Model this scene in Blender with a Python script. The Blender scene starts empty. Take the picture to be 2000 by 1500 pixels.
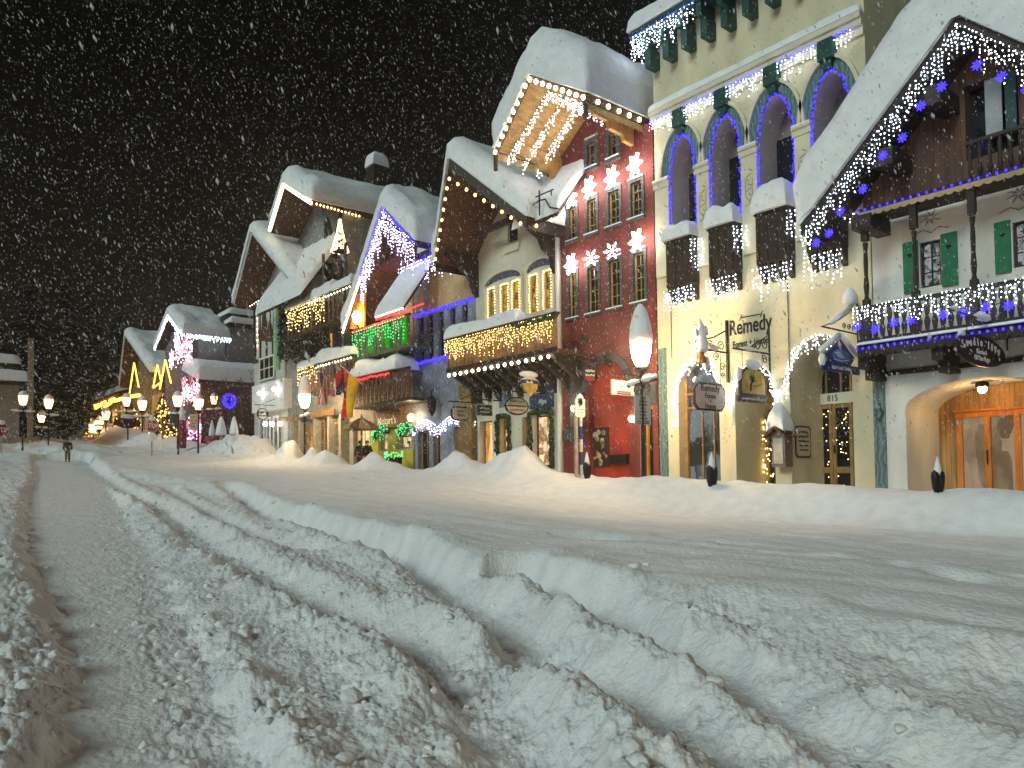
import bpy, math, random
import numpy as np
from mathutils import Vector, Matrix, geometry
R = math.radians
rnd = random.Random(7)
S = bpy.context.scene
COL = S.collection

# ------------------------------------------------------------------ camera
PHI, PITCH, ROLL, FOC, YC = math.atan2(1230, 1500), R(2.0), R(0.7), 1500.0, 878.0
_f0 = Vector((-math.cos(PHI), math.sin(PHI), 0)); _r0 = Vector((_f0.y, -_f0.x, 0)); _z = Vector((0, 0, 1))
FWD = _f0 * math.cos(PITCH) + _z * math.sin(PITCH)
_up = -_f0 * math.sin(PITCH) + _z * math.cos(PITCH)
RIGHT = _r0 * math.cos(ROLL) - _up * math.sin(ROLL)
UP = _up * math.cos(ROLL) + _r0 * math.sin(ROLL)
cam = bpy.data.cameras.new('camera'); camo = bpy.data.objects.new('camera', cam); COL.objects.link(camo)
cam.sensor_width = 36; cam.lens = 36 * FOC / 2000; cam.shift_y = (YC - 750) / 2000
cam.clip_start = 0.05; cam.clip_end = 3000
M = Matrix.Identity(4)
for i in range(3):
    M[i][0], M[i][1], M[i][2] = RIGHT[i], UP[i], -FWD[i]
camo.matrix_world = M
S.camera = camo
cam.dof.use_dof = True; cam.dof.focus_distance = 22; cam.dof.aperture_fstop = 12.0

def ray(x, y): return FWD + RIGHT * ((x - 1000) / FOC) + UP * ((YC - y) / FOC)
def P(x, y, Y):                      # where the sight line of a measured point meets the upright plane at depth Y
    d = ray(x, y); return d * (Y / d.y)
def PX(x, y, X):
    d = ray(x, y); return d * (X / d.x)
def G(x, y, Y):
    p = P(x, y, Y); return p.x, p.z
def RC(x0, y0, x1, y1, Y):           # upright rectangle on the plane Y from measured corners -> X0,X1,Z0,Z1
    ym, xm = (y0 + y1) / 2, (x0 + x1) / 2
    return P(x0, ym, Y).x, P(x1, ym, Y).x, P(xm, y1, Y).z, P(xm, y0, Y).z

# ------------------------------------------------------------------ ground profile
def zs(X):
    a = np.abs(np.minimum(X, 0.0)); b = np.minimum(a, 56.0)
    return -1.6 + .028 * b + .0004 * b * b + .07 * np.maximum(a - 56, 0) - .028 * np.maximum(X, 0)
def gpx(x, y, h=.2):
    d = ray(x, y); t = 5.0
    for _ in range(40):
        t = t + .6 * ((float(zs(d.x * t)) + h) / d.z - t) if d.z < -1e-4 else t
        t = max(1.0, min(t, 120))
    lo, hi = 1.0, 150.0
    f = lambda k: d.z * k - (float(zs(d.x * k)) + h)
    for k in np.linspace(1, 150, 600):
        if f(k) < 0: hi = k; break
        lo = k
    for _ in range(30):
        m = (lo + hi) / 2
        if f(m) < 0: hi = m
        else: lo = m
    return d.x * hi, d.y * hi

_rs = np.random.RandomState(3)
_perm = np.tile(_rs.permutation(256), 3); _ang = _rs.rand(256) * 6.2832
_gx, _gy = np.cos(_ang), np.sin(_ang)
def perlin(x, y):
    xi = np.floor(x).astype(int); yi = np.floor(y).astype(int)
    xf, yf = x - xi, y - yi; xi &= 255; yi &= 255
    u = xf * xf * xf * (xf * (xf * 6 - 15) + 10); v = yf * yf * yf * (yf * (yf * 6 - 15) + 10)
    def g(a, b, fx, fy):
        h = _perm[_perm[(xi + a) & 255] + ((yi + b) & 255)]
        return _gx[h] * fx + _gy[h] * fy
    n0 = g(0, 0, xf, yf) * (1 - u) + g(1, 0, xf - 1, yf) * u
    n1 = g(0, 1, xf, yf - 1) * (1 - u) + g(1, 1, xf - 1, yf - 1) * u
    return (n0 * (1 - v) + n1 * v) * 1.4
def fbm(x, y, o=4, g=.5):
    s = 0; a = 1
    for i in range(o):
        s = s + a * perlin(x + 17.3 * i, y - 9.1 * i); a *= g; x = x * 2.03; y = y * 2.03
    return s
def sm(a, b, x):
    t = np.clip((x - a) / (b - a), 0, 1); return t * t * (3 - 2 * t)

def line_px(pts, h=.2): return np.array([gpx(x, y, h) for x, y in pts])
def seg_dist(X, Y, L, w=None):       # distance to a polyline, signed (+ on its far side), and the interpolated width
    best = np.full(X.shape, 1e9); sg = np.zeros(X.shape); ww = np.zeros(X.shape)
    for i in range(len(L) - 1):
        ax, ay = L[i]; bx, by = L[i + 1]; dx, dy = bx - ax, by - ay; l2 = dx * dx + dy * dy
        t = np.clip(((X - ax) * dx + (Y - ay) * dy) / l2, 0, 1)
        d = np.hypot(X - ax - t * dx, Y - ay - t * dy); m = d < best
        best = np.where(m, d, best); sg = np.where(m, np.sign(dx * (Y - ay) - dy * (X - ax)), sg)
        if w is not None: ww = np.where(m, w[i] * (1 - t) + w[i + 1] * t, ww)
    return best, sg, ww

PATH = line_px([(290, 1900), (312, 1500), (296, 1350), (232, 1190), (185, 1100), (155, 1030), (142, 975), (132, 930), (122, 908)], 0)
PATHW = [.5, .46, .47, .58, .8, .95, 1.2, 1.3, 1.5]
RUTS = [(line_px(p, .05), w, d) for p, w, d in [
    ([(1100, 1700), (1005, 1491), (964, 1417), (930, 1376), (848, 1285), (724, 1235), (641, 1202), (496, 1120), (413, 1078), (310, 996), (248, 963), (175, 915)], .30, .34),
    ([(1720, 1650), (1480, 1510), (1300, 1413), (1178, 1368), (1096, 1326), (1034, 1285), (972, 1231), (889, 1165), (786, 1111), (640, 1055), (537, 1025), (475, 985), (440, 965)], .30, .36),
    ([(2050, 1620), (1720, 1496), (1580, 1436), (1480, 1376), (1420, 1336), (1352, 1308), (1300, 1280), (1207, 1239), (1158, 1210), (1090, 1185), (1000, 1160)], .28, .36),
    ([(460, 1500), (400, 1370), (340, 1240), (305, 1185)], .10, .16),
    ([(700, 1095), (578, 1103 - 20), (480, 1050), (390, 1000), (330, 960)], .22, .2),
    ([(900, 1600), (700, 1420), (560, 1300), (440, 1190), (330, 1080), (240, 990)], .35, .16),
]]
_e = line_px([(2400, 1330), (2000, 1262), (1700, 1225), (1500, 1185), (1250, 1140), (1000, 1108), (860, 1085), (720, 1052), (600, 1010), (500, 975), (430, 950)], .4)
_o = np.argsort(_e[:, 0]); EX, EY = _e[_o, 0], _e[_o, 1]
FOOT = [line_px(p, .15) for p in ([(2100, 1215), (1800, 1168), (1550, 1128), (1300, 1096), (1100, 1080)], [(1500, 1010), (1350, 1000), (1200, 990), (1000, 975), (850, 962), (700, 948)],[(2100, 1100), (2000, 1088), (1850, 1072), (1700, 1068), (1560, 1052), (1420, 1032), (1300, 1025)],
                                  [(2100, 1180), (1900, 1150), (1700, 1120), (1500, 1095), (1300, 1072)])]
_h = [(-70, 1.0, 3.5, .3)]
def hump(x, y, w, s): X, Z = G(x, y, 19.2); return (X, Z, w, s)
HUMPS = [hump(1012, 889, 1.15, 1.0), hump(1040, 903, 1.3, 1.0), hump(897, 888, 1.05, 1.0), hump(930, 905, 1.1, 1.0), hump(735, 882, .75, 1.0), hump(770, 903, 1.2, 1.), hump(643, 880, .85, 1.), hump(614, 878, .75, 1.),
         hump(572, 860, 1.1, 1.), hump(500, 858, 2.4, 1.), hump(462, 856, 2.6, 1.), hump(1290, 932, 1.2, 1.), hump(1220, 935, 1.1, 1.)]
CX = np.array([-200, -90, -66, -55, -48, -43, -39, -36.7, -34, -29.3, -25, -20, -14, -7, 0, 30.])
CZ = np.array([13.6, 6.0, 3.3, 2.0, 1.4, 1.02, .78, .66, .48, .24, .12, .0, -.22, -.47, -.62, -1.4])
def ground(X, Y, fine=True):
    X = np.asarray(X, float); Y = np.asarray(Y, float)
    b = zs(X)
    # deep, smooth snow beyond the edge; churned road snow on this side of it
    e = Y - np.interp(X, EX, EY)
    wob = .25 * fbm(X * .9, Y * .9, 2)
    flat = sm(-.75, .45, e + wob)
    far = sm(45, 58, -X)
    h = .17 * (1 - flat) + (.46 - .42 * sm(7.5, 16, Y) * sm(-24, -12, X)) * flat
    h += (.07 * fbm(X * .35, Y * .35, 3) + .055 * fbm(X * .22 + Y * .12, Y * 1.25 - X * .2, 3)) * flat
    if fine:
        churn = (1 - .93 * sm(-.2, .5, e)) * (.45 + 1.1 * np.clip(.5 + .9 * fbm(X * .55 + 4, Y * .55, 3), 0, 1))
    else: churn = 0
    d, sg, w = seg_dist(X, Y, PATH, PATHW)
    pm = 1 - sm(w - .08, w + .22, d + .12 * fbm(X * 2, Y * 2, 2))
    bank = np.exp(-((d - w - .45) / .38) ** 2)
    h = h * (1 - pm) + .02 * pm + bank * (.03 + .05 * fbm(X * 1.3, Y * 1.3, 2))
    left = (sg > 0) * (1 - pm)
    h = h + left * (.0 + .07 * np.abs(fbm(X * 1.1 + 8, Y * 1.1, 3)))
    churn = churn * (1 - .72 * pm) * (1 + 1.0 * left)
    for L, w0, dp in RUTS:
        d, sg, _ = seg_dist(X, Y, L)
        dj = d + .09 * fbm(X * 1.7, Y * 1.7, 2)
        g = 1 - sm(w0 * .30, w0 * 1.45, dj)
        ridge = np.exp(-((dj - w0 * 1.75) / (w0 * .62)) ** 2)
        lo = np.minimum(h, .0)
        h = h * (1 - g * min(1, dp * 2.9)) + lo * g * min(1, dp * 2.9)
        h += ridge * dp * .22 * (1 + .6 * fbm(X * .9 + 5, Y * .9, 2)) * (1 - pm) * (1 - .6 * flat)
        churn = churn * (1 - .45 * g) + .5 * ridge * (1 - .5 * flat)
    for L in FOOT:
        d, sg, _ = seg_dist(X, Y, L)
        steps = .5 + .5 * np.sin(X * 7.5 + 2 * fbm(X, Y, 2))
        h -= (1 - sm(.06, .34, d + .10 * fbm(X * 2.2, Y * 2.2, 2))) * (.06 + .10 * steps) * (.5 + .5 * np.clip(1 + 2 * fbm(X * .5, Y * .5 + 9, 2), 0, 1))
    # berm along the kerb, a trodden pavement behind it
    crest = np.interp(X, CX, CZ)
    foot = 17.5 - 1.6 * sm(12, 19, -X) + .4 * fbm(X * .25, X * 0 + 3, 2)
    up = sm(0, 1, (Y - foot) / (19.2 - foot)) 
    z = b + h
    zb = crest + .10 * fbm(X * .55, Y * .55, 3)
    z = z * (1 - up) + zb * up
    dn = sm(19.7, 20.3, Y)
    z = z * (1 - dn) + (b + .25) * dn
    for hx, hz, hw, s in HUMPS:
        base = float(np.interp(hx, CX, CZ)); dd = ((X - hx) ** 2 + (1.35 * (Y - 19.0)) ** 2) / (hw * (1 + .4 * fbm(X * .8 + hx, Y * .8, 2))) ** 2
        z = z + max(0, hz - base) * np.exp(-dd ** .95) * (1 + .25 * fbm(X * 1.2, Y * 1.2, 2)) * (1 - sm(20.0, 20.9, Y))
    if fine:
        r = np.hypot(X, Y)
        fade = 1 / (1 + (r / 40) ** 2)
        n = np.abs(fbm(X * 2.3, Y * 2.3, 3, .55)); n2 = np.abs(fbm(X * 6.1 + 3, Y * 6.1, 3, .6))
        n3 = fbm(X * 17, Y * 17, 3, .6)
        lump = .050 * n + .034 * n2 + .013 * n3 - .028
        z += lump * np.clip(churn, 0, 1.3) * (1 - up) * (1 - .5 * far)
        z += .004 * n3 * fade
        z += .02 * np.abs(fbm(X * 1.1, Y * 1.1, 3)) * flat
        # distant heaps where the side road was ploughed
        z += far * (1 - sm(13, 18, Y)) * (.35 * np.abs(fbm(X * .12, Y * .2, 3)) * 1.6)
    return z
def gz(x, y): return float(ground(np.array([x]), np.array([y]), False)[0])

# ------------------------------------------------------------------ materials
MATS = {}
def mat(name, col, rough=.7, var=.12, scale=3.0, bump=.15, bscale=None, spec=.3, metal=0, stretch=None):
    if name in MATS: return MATS[name]
    m = bpy.data.materials.new(name); m.use_nodes = True; nt = m.node_tree; N = nt.nodes
    b = N['Principled BSDF']; b.inputs['Roughness'].default_value = rough; b.inputs['Metallic'].default_value = metal
    b.inputs['Specular IOR Level'].default_value = spec
    tc = N.new('ShaderNodeTexCoord'); mp = N.new('ShaderNodeMapping'); nt.links.new(tc.outputs['Object'], mp.inputs[0])
    if stretch: mp.inputs['Scale'].default_value = stretch
    n = N.new('ShaderNodeTexNoise'); n.inputs['Scale'].default_value = scale; n.inputs['Detail'].default_value = 6
    nt.links.new(mp.outputs[0], n.inputs['Vector'])
    r = N.new('ShaderNodeValToRGB'); e = r.color_ramp.elements
    e[0].position, e[1].position = .3, .7
    e[0].color = (*[max(0, c * (1 - var * 1.6)) for c in col], 1); e[1].color = (*[min(1, c * (1 + var)) for c in col], 1)
    nt.links.new(n.outputs['Fac'], r.inputs[0]); nt.links.new(r.outputs[0], b.inputs['Base Color'])
    if bump:
        n2 = N.new('ShaderNodeTexNoise'); n2.inputs['Scale'].default_value = bscale or scale * 8; n2.inputs['Detail'].default_value = 5
        nt.links.new(mp.outputs[0], n2.inputs['Vector'])
        bp = N.new('ShaderNodeBump'); bp.inputs['Strength'].default_value = bump; bp.inputs['Distance'].default_value = .02
        nt.links.new(n2.outputs['Fac'], bp.inputs['Height']); nt.links.new(bp.outputs[0], b.inputs['Normal'])
    MATS[name] = m; return m
def planks(name, col, width=.14, axis=0, var=.25, rough=.6):
    if name in MATS: return MATS[name]
    m = mat(name, col, rough, .3, 1.2, .2, 30, stretch=(6, 6, .6) if axis == 0 else (.6, 6, 6)); nt = m.node_tree; N = nt.nodes
    tc = [n for n in N if n.type == 'TEX_COORD'][0]
    w = N.new('ShaderNodeTexWave'); w.wave_type = 'BANDS'; w.bands_direction = 'X' if axis == 0 else 'Z'
    w.inputs['Scale'].default_value = .314 / width; w.inputs['Distortion'].default_value = 0; w.wave_profile = 'SAW'
    nt.links.new(tc.outputs['Object'], w.inputs[0])
    r = N.new('ShaderNodeValToRGB'); e = r.color_ramp.elements; e[0].position = 0; e[0].color = (.12, .12, .12, 1); e[1].position = .13; e[1].color = (1, 1, 1, 1)
    nt.links.new(w.outputs['Fac'], r.inputs[0])
    b = N['Principled BSDF']; src = b.inputs['Base Color'].links[0].from_socket
    mx = N.new('ShaderNodeMix'); mx.data_type = 'RGBA'; mx.blend_type = 'MULTIPLY'; mx.inputs[0].default_value = 1
    nt.links.new(src, mx.inputs[6]); nt.links.new(r.outputs[0], mx.inputs[7]); nt.links.new(mx.outputs[2], b.inputs['Base Color'])
    return m
def emit(name, col, s, sampling='AUTO'):
    if name in MATS: return MATS[name]
    m = bpy.data.materials.new(name); m.use_nodes = True; nt = m.node_tree; N = nt.nodes
    N.remove(N['Principled BSDF']); e = N.new('ShaderNodeEmission'); e.inputs[0].default_value = (*col, 1); e.inputs[1].default_value = s
    nt.links.new(e.outputs[0], N['Material Output'].inputs[0])
    try: m.cycles.emission_sampling = sampling
    except Exception: pass
    MATS[name] = m; return m
def litpane(name, c0, c1, s, scale=(2.5, 2.5, 1.2)):      # a lit shop window: goods and curtains behind the glass
    if name in MATS: return MATS[name]
    m = bpy.data.materials.new(name); m.use_nodes = True; nt = m.node_tree; N = nt.nodes
    b = N['Principled BSDF']; b.inputs['Roughness'].default_value = .08; b.inputs['Base Color'].default_value = (.02, .02, .02, 1)
    tc = N.new('ShaderNodeTexCoord'); mp = N.new('ShaderNodeMapping'); mp.inputs['Scale'].default_value = scale
    nt.links.new(tc.outputs['Object'], mp.inputs[0])
    v = N.new('ShaderNodeTexVoronoi'); v.inputs['Scale'].default_value = 1.6; v.distance = 'CHEBYCHEV'; nt.links.new(mp.outputs[0], v.inputs['Vector'])
    n = N.new('ShaderNodeTexNoise'); n.inputs['Scale'].default_value = 2.2; n.inputs['Detail'].default_value = 4; nt.links.new(mp.outputs[0], n.inputs['Vector'])
    mx = N.new('ShaderNodeMix'); mx.data_type = 'RGBA'; mx.inputs[0].default_value = .45
    nt.links.new(n.outputs['Fac'], mx.inputs[6]); nt.links.new(v.outputs['Color'], mx.inputs[7])
    bw = N.new('ShaderNodeRGBToBW'); nt.links.new(mx.outputs[2], bw.inputs[0])
    r = N.new('ShaderNodeValToRGB'); e = r.color_ramp.elements; e[0].position = .36; e[0].color = (*c0, 1); e[1].position = .62; e[1].color = (*c1, 1)
    nt.links.new(bw.outputs[0], r.inputs[0]); nt.links.new(r.outputs[0], b.inputs['Emission Color']); b.inputs['Emission Strength'].default_value = s
    MATS[name] = m; return m
def marble(name, c0, c1):
    if name in MATS: return MATS[name]
    m = mat(name, c0, .4, .1, 2, .05); nt = m.node_tree; N = nt.nodes; b = N['Principled BSDF']
    w = N.new('ShaderNodeTexWave'); w.inputs['Scale'].default_value = 2.2; w.inputs['Distortion'].default_value = 9; w.inputs['Detail'].default_value = 4
    tc = [n for n in N if n.type == 'TEX_COORD'][0]; nt.links.new(tc.outputs['Object'], w.inputs[0])
    r = N.new('ShaderNodeValToRGB'); r.color_ramp.elements[0].color = (*c0, 1); r.color_ramp.elements[1].color = (*c1, 1)
    nt.links.new(w.outputs['Fac'], r.inputs[0]); nt.links.new(r.outputs[0], b.inputs['Base Color']); return m
def snowmat(name, bump=.5, scale=25):
    if name in MATS: return MATS[name]
    m = mat(name, (.84, .85, .86), .75, .05, 3, bump, scale, spec=.2)
    nt = m.node_tree
    bp = [n for n in nt.nodes if n.type == 'BUMP'][0]; bp.inputs['Distance'].default_value = .03
    return m
SNOW = snowmat('snow', .42, 9); GSNOW = snowmat('ground_snow', .75, 22)
CREAM = mat('yellow_plaster', (.68, .61, .41), .85, .13, 1.1, .3, 25, stretch=(1, 1, .4))
CREAM2 = mat('cream_moulding', (.68, .63, .46), .8, .06, 2, .15)
WHITE = mat('white_plaster', (.74, .73, .68), .85, .11, 1.2, .25, 25, stretch=(1, 1, .4))
OFFW = mat('cream_plaster', (.62, .60, .48), .85, .13, 1.2, .25, 25, stretch=(1, 1, .4))
RED = mat('red_plaster', (.19, .038, .03), .8, .3, 1.6, .35, 22, stretch=(1, 1, .5))
GREY = mat('grey_stone', (.075, .08, .08), .7, .25, 5, .3)
BLUEG = mat('grey_blue_plaster', (.21, .23, .28), .85, .25, 2.2, .3, 14)
OCHRE = mat('ochre_plaster', (.46, .33, .15), .85, .15, 1.2, .25)
DARK = mat('dark_wood', (.035, .024, .018), .55, .3, 4, .25)
BROWN = mat('brown_wood', (.11, .05, .025), .6, .35, 3, .3, stretch=(1, 1, 5))
DKPL = planks('dark_planks', (.10, .055, .03), .16)
GABPL = planks('gable_planks', (.12, .06, .03), .17)
HONEY = mat('honey_wood', (.52, .29, .08), .5, .25, 2, .2, stretch=(5, 1, 1))
ORANGEW = mat('orange_wood', (.55, .19, .04), .35, .2, 3, .1, stretch=(4, 4, .6))
HONPL = planks('honey_planks', (.42, .24, .09), .13)
OAK = mat('oak_wood', (.34, .20, .07), .45, .2, 3, .15)
IRON = mat('black_iron', (.012, .012, .013), .45, .2, 6, .1)
GREEN = mat('green_paint', (.015, .16, .075), .5, .15, 5, .1)
DGREEN = mat('dark_green_paint', (.02, .075, .06), .5, .2, 5, .1)
TEALM = marble('green_marble', (.07, .13, .13), (.17, .26, .25))
GLASS = mat('dark_glass', (.012, .014, .016), .08, .4, 1.5, 0, spec=.6)
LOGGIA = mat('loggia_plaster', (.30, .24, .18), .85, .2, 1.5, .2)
FOLI = mat('garland_needles', (.03, .055, .025), .8, .4, 6, .2)
PINEM = mat('pine_needles', (.011, .018, .011), .9, .4, 3, 0)
WHITEP = mat('white_paint', (.8, .8, .78), .5, .05, 5, .05)
BEIGE = mat('beige_board', (.55, .47, .36), .6, .1, 5, .05)
B_WHITE = emit('white_bulb', (.80, .89, 1.0), 20)
B_COOL = emit('lavender_bulb', (.66, .62, 1.0), 12)
B_BLUE = emit('blue_bulb', (.025, .012, 1.0), 7)
B_WARM = emit('warm_bulb', (1.0, .62, .20), 13)
B_AMBER = emit('amber_bulb', (1.0, .55, .13), 11)
B_WWHITE = emit('warm_white_bulb', (1.0, .88, .60), 16)
B_RED = emit('red_bulb', (1.0, .03, .03), 6)
B_GREEN = emit('green_bulb', (.04, .9, .25), 5)
B_FLAKE = emit('bright_white_light', (1, .95, .88), 26)
GLOBE = emit('lamp_globe_light', (1.0, .70, .38), 190)
GLOBE_DIM = emit('far_lamp_globe_light', (1.0, .52, .17), 9)

# ------------------------------------------------------------------ mesh building
class MB:
    def __init__(s): s.v = []; s.f = []; s.mi = []
    def add(s, vs, fs, k=0):
        n = len(s.v); s.v += [tuple(v) for v in vs]; s.f += [tuple(i + n for i in f) for f in fs]; s.mi += [k] * len(fs); return s
    def box(s, x0, x1, y0, y1, z0, z1, k=0):
        x0, x1 = min(x0, x1), max(x0, x1); y0, y1 = min(y0, y1), max(y0, y1); z0, z1 = min(z0, z1), max(z0, z1)
        return s.add([(x, y, z) for z in (z0, z1) for y in (y0, y1) for x in (x0, x1)],
                     [(0, 2, 3, 1), (4, 5, 7, 6), (0, 1, 5, 4), (2, 6, 7, 3), (0, 4, 6, 2), (1, 3, 7, 5)], k)
    def beam(s, a, b, w, h, k=0):        # a square bar from a to b
        a, b = Vector(a), Vector(b); d = (b - a).normalized()
        u = Vector((0, 0, 1)) if abs(d.z) < .95 else Vector((1, 0, 0))
        r = d.cross(u).normalized() * (w / 2); t = r.cross(d).normalized() * (h / 2)
        vs = [p + sx * r + sz * t for p in (a, b) for sx, sz in ((-1, -1), (1, -1), (1, 1), (-1, 1))]
        return s.add(vs, [(3, 2, 1, 0), (4, 5, 6, 7)] + [(i, (i + 1) % 4, 4 + (i + 1) % 4, 4 + i) for i in range(4)], k)
    def tube(s, pts, r, n=6, k=0):
        pts = [Vector(p) for p in pts]; rings = []; base = len(s.v); prev = None
        for i, p in enumerate(pts):
            d = (pts[min(i + 1, len(pts) - 1)] - pts[max(i - 1, 0)])
            d = d.normalized() if d.length > 1e-9 else Vector((0, 0, 1))
            if prev is None: a = d.cross(Vector((0, 0, 1)) if abs(d.z) < .9 else Vector((1, 0, 0))).normalized()
            else: a = (prev - d * prev.dot(d)).normalized()
            prev = a; b = d.cross(a); rr = r[i] if isinstance(r, (list, tuple)) else r
            s.v += [tuple(p + (a * math.cos(6.2832 * j / n) + b * math.sin(6.2832 * j / n)) * rr) for j in range(n)]
        for i in range(len(pts) - 1):
            for j in range(n):
                o = base + i * n; s.f.append((o + j, o + (j + 1) % n, o + n + (j + 1) % n, o + n + j)); s.mi.append(k)
        s.f.append(tuple(base + j for j in range(n))[::-1]); s.f.append(tuple(base + (len(pts) - 1) * n + j for j in range(n))); s.mi += [k, k]
        return s
    def lathe(s, c, prof, n=14, k=0, axis='z', jit=0):
        base = len(s.v); c = Vector(c)
        for r, h in prof:
            for j in range(n):
                a = 6.2832 * j / n; rr = r * (1 + jit * (rnd.random() - .5))
                p = Vector((rr * math.cos(a), rr * math.sin(a), h))
                if axis == 'y': p = Vector((p.x, p.z, p.y))
                if axis == 'x': p = Vector((p.z, p.x, p.y))
                s.v.append(tuple(c + p))
        for i in range(len(prof) - 1):
            for j in range(n):
                o = base + i * n; s.f.append((o + j, o + (j + 1) % n, o + n + (j + 1) % n, o + n + j)); s.mi.append(k)
        s.f.append(tuple(base + j for j in range(n))[::-1]); s.f.append(tuple(base + (len(prof) - 1) * n + j for j in range(n))); s.mi += [k, k]
        return s
    def ball(s, c, r, n=10, k=0, sq=(1, 1, 1)):
        m = max(4, n // 2); base = len(s.v)
        for i in range(m + 1):
            t = math.pi * i / m
            for j in range(n):
                a = 6.2832 * j / n
                s.v.append((c[0] + sq[0] * r * math.sin(t) * math.cos(a), c[1] + sq[1] * r * math.sin(t) * math.sin(a), c[2] + sq[2] * r * math.cos(t)))
        for i in range(m):
            for j in range(n):
                o = base + i * n; s.f.append((o + n + j, o + n + (j + 1) % n, o + (j + 1) % n, o + j)); s.mi.append(k)
        return s
    def bulb(s, p, r, e=1.35, k=0):
        x, y, z = p
        return s.add([(x + r, y, z), (x, y + r, z), (x - r, y, z), (x, y - r, z), (x, y, z + r * e), (x, y, z - r * e)],
                     [(0, 1, 4), (1, 2, 4), (2, 3, 4), (3, 0, 4), (1, 0, 5), (2, 1, 5), (3, 2, 5), (0, 3, 5)], k)
    def prism(s, poly, y0, y1, k=0, plane='xz', holes=(), back=True, hd=None):
        """polygon in the XZ plane (or YZ / XY) pushed from y0 to y1, holes cut through (reveals hd deep)"""
        f = {'xz': lambda a, b, c: (a, c, b), 'yz': lambda a, b, c: (c, a, b), 'xy': lambda a, b, c: (a, b, c)}[plane]
        loops = [list(poly)] + [list(h) for h in holes]
        tri = geometry.tessellate_polygon([[Vector((a, b, 0)) for a, b in l] for l in loops])
        flat = [p for l in loops for p in l]
        s.add([f(a, b, y0) for a, b in flat], tri, k)
        if back and not holes: s.add([f(a, b, y1) for a, b in flat], [t[::-1] for t in tri], k)
        for li, l in enumerate(loops):
            yy = y1 if li == 0 or hd is None else y0 + hd
            n = len(l)
            s.add([f(a, b, y0) for a, b in l] + [f(a, b, yy) for a, b in l], [(i, (i + 1) % n, n + (i + 1) % n, n + i) for i in range(n)], k)
        return s
    def build(s, name, m, parent=None, smooth=False, bev=0, **props):
        me = bpy.data.meshes.new(name); me.from_pydata(s.v, [], s.f); me.update()
        ms = m if isinstance(m, (list, tuple)) else [m]
        for x in ms: me.materials.append(x)
        if len(ms) > 1: me.polygons.foreach_set('material_index', s.mi)
        if smooth: me.polygons.foreach_set('use_smooth', [True] * len(me.polygons))
        return link(name, me, parent, **props)
def split_build(mb, name, m, parent=None, smooth=False):
    par = list(range(len(mb.v)))
    def find(i):
        while par[i] != i: par[i] = par[par[i]]; i = par[i]
        return i
    for f in mb.f:
        r = find(f[0])
        for i in f[1:]: par[find(i)] = r
    grp = {}
    for k, f in enumerate(mb.f): grp.setdefault(find(f[0]), []).append(f)
    sets = []
    for fs in grp.values():
        ids = {i for f in fs for i in f}; lo = [min(mb.v[i][c] for i in ids) - .01 for c in range(3)]; hi = [max(mb.v[i][c] for i in ids) + .01 for c in range(3)]; sets.append([fs, lo, hi])
    done = False
    while not done:
        done = True
        for a in range(len(sets)):
            for b in range(a + 1, len(sets)):
                A, B = sets[a], sets[b]
                if all(A[1][c] <= B[2][c] and B[1][c] <= A[2][c] for c in range(3)):
                    sets[a] = [A[0] + B[0], [min(A[1][c], B[1][c]) for c in range(3)], [max(A[2][c], B[2][c]) for c in range(3)]]; sets.pop(b); done = False; break
            if not done: break
    for fs, _, _ in sets:
        ids = sorted({i for f in fs for i in f}); mp = {i: k for k, i in enumerate(ids)}; q = MB(); q.v = [mb.v[i] for i in ids]; q.f = [tuple(mp[i] for i in f) for f in fs]; q.mi = [0] * len(fs); q.build(name, m, parent, smooth)
ORD = ['first', 'second', 'third', 'fourth', 'fifth', 'sixth', 'seventh', 'eighth']
WORLD = {}
def link(name, data, parent=None, loc=None, **props):
    o = bpy.data.objects.new(name, data); COL.objects.link(o); WORLD[o.name] = Matrix.Identity(4)
    if parent is not None:
        o.parent = parent; o.matrix_parent_inverse = WORLD[parent.name].inverted()
    for k, v in props.items():
        if v is not None: o[k] = v
    return o
def thing(name, label, cat, loc=(0, 0, 0), group=None, rz=0):
    o = bpy.data.objects.new(name, None); COL.objects.link(o); o.location = loc; o.rotation_euler = (0, 0, rz)
    o.empty_display_size = .2
    WORLD[o.name] = Matrix.LocRotScale(Vector(loc), Matrix.Rotation(rz, 3, 'Z').to_quaternion(), None)
    o['label'] = label; o['category'] = cat
    if group: o['group'] = group
    return o
def tag(o, label, cat, group=None):
    o['label'] = label; o['category'] = cat
    if group: o['group'] = group
    return o
def dup(root, loc, rz=0, label=None, scale=1, group=None):
    c = root.copy(); COL.objects.link(c); c.location = loc; c.rotation_euler = (0, 0, rz); c.scale = (scale,) * 3
    if label: c['label'] = label
    if group: c['group'] = group
    def kids(a, b):
        for ch in list(a.children):
            k = ch.copy(); COL.objects.link(k); k.parent = b; kids(ch, k)
    kids(root, c); return c

def arch(x0, x1, z0, zsp, ztop, n=14):      # opening outline with a rounded head
    cx, hw = (x0 + x1) / 2, (x1 - x0) / 2
    return [(x0, z0), (x1, z0)] + [(cx + hw * math.cos(math.pi * i / n), zsp + (ztop - zsp) * math.sin(math.pi * i / n)) for i in range(n + 1)]
def rect(x0, x1, z0, z1): return [(x0, z0), (x1, z0), (x1, z1), (x0, z1)]

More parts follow.
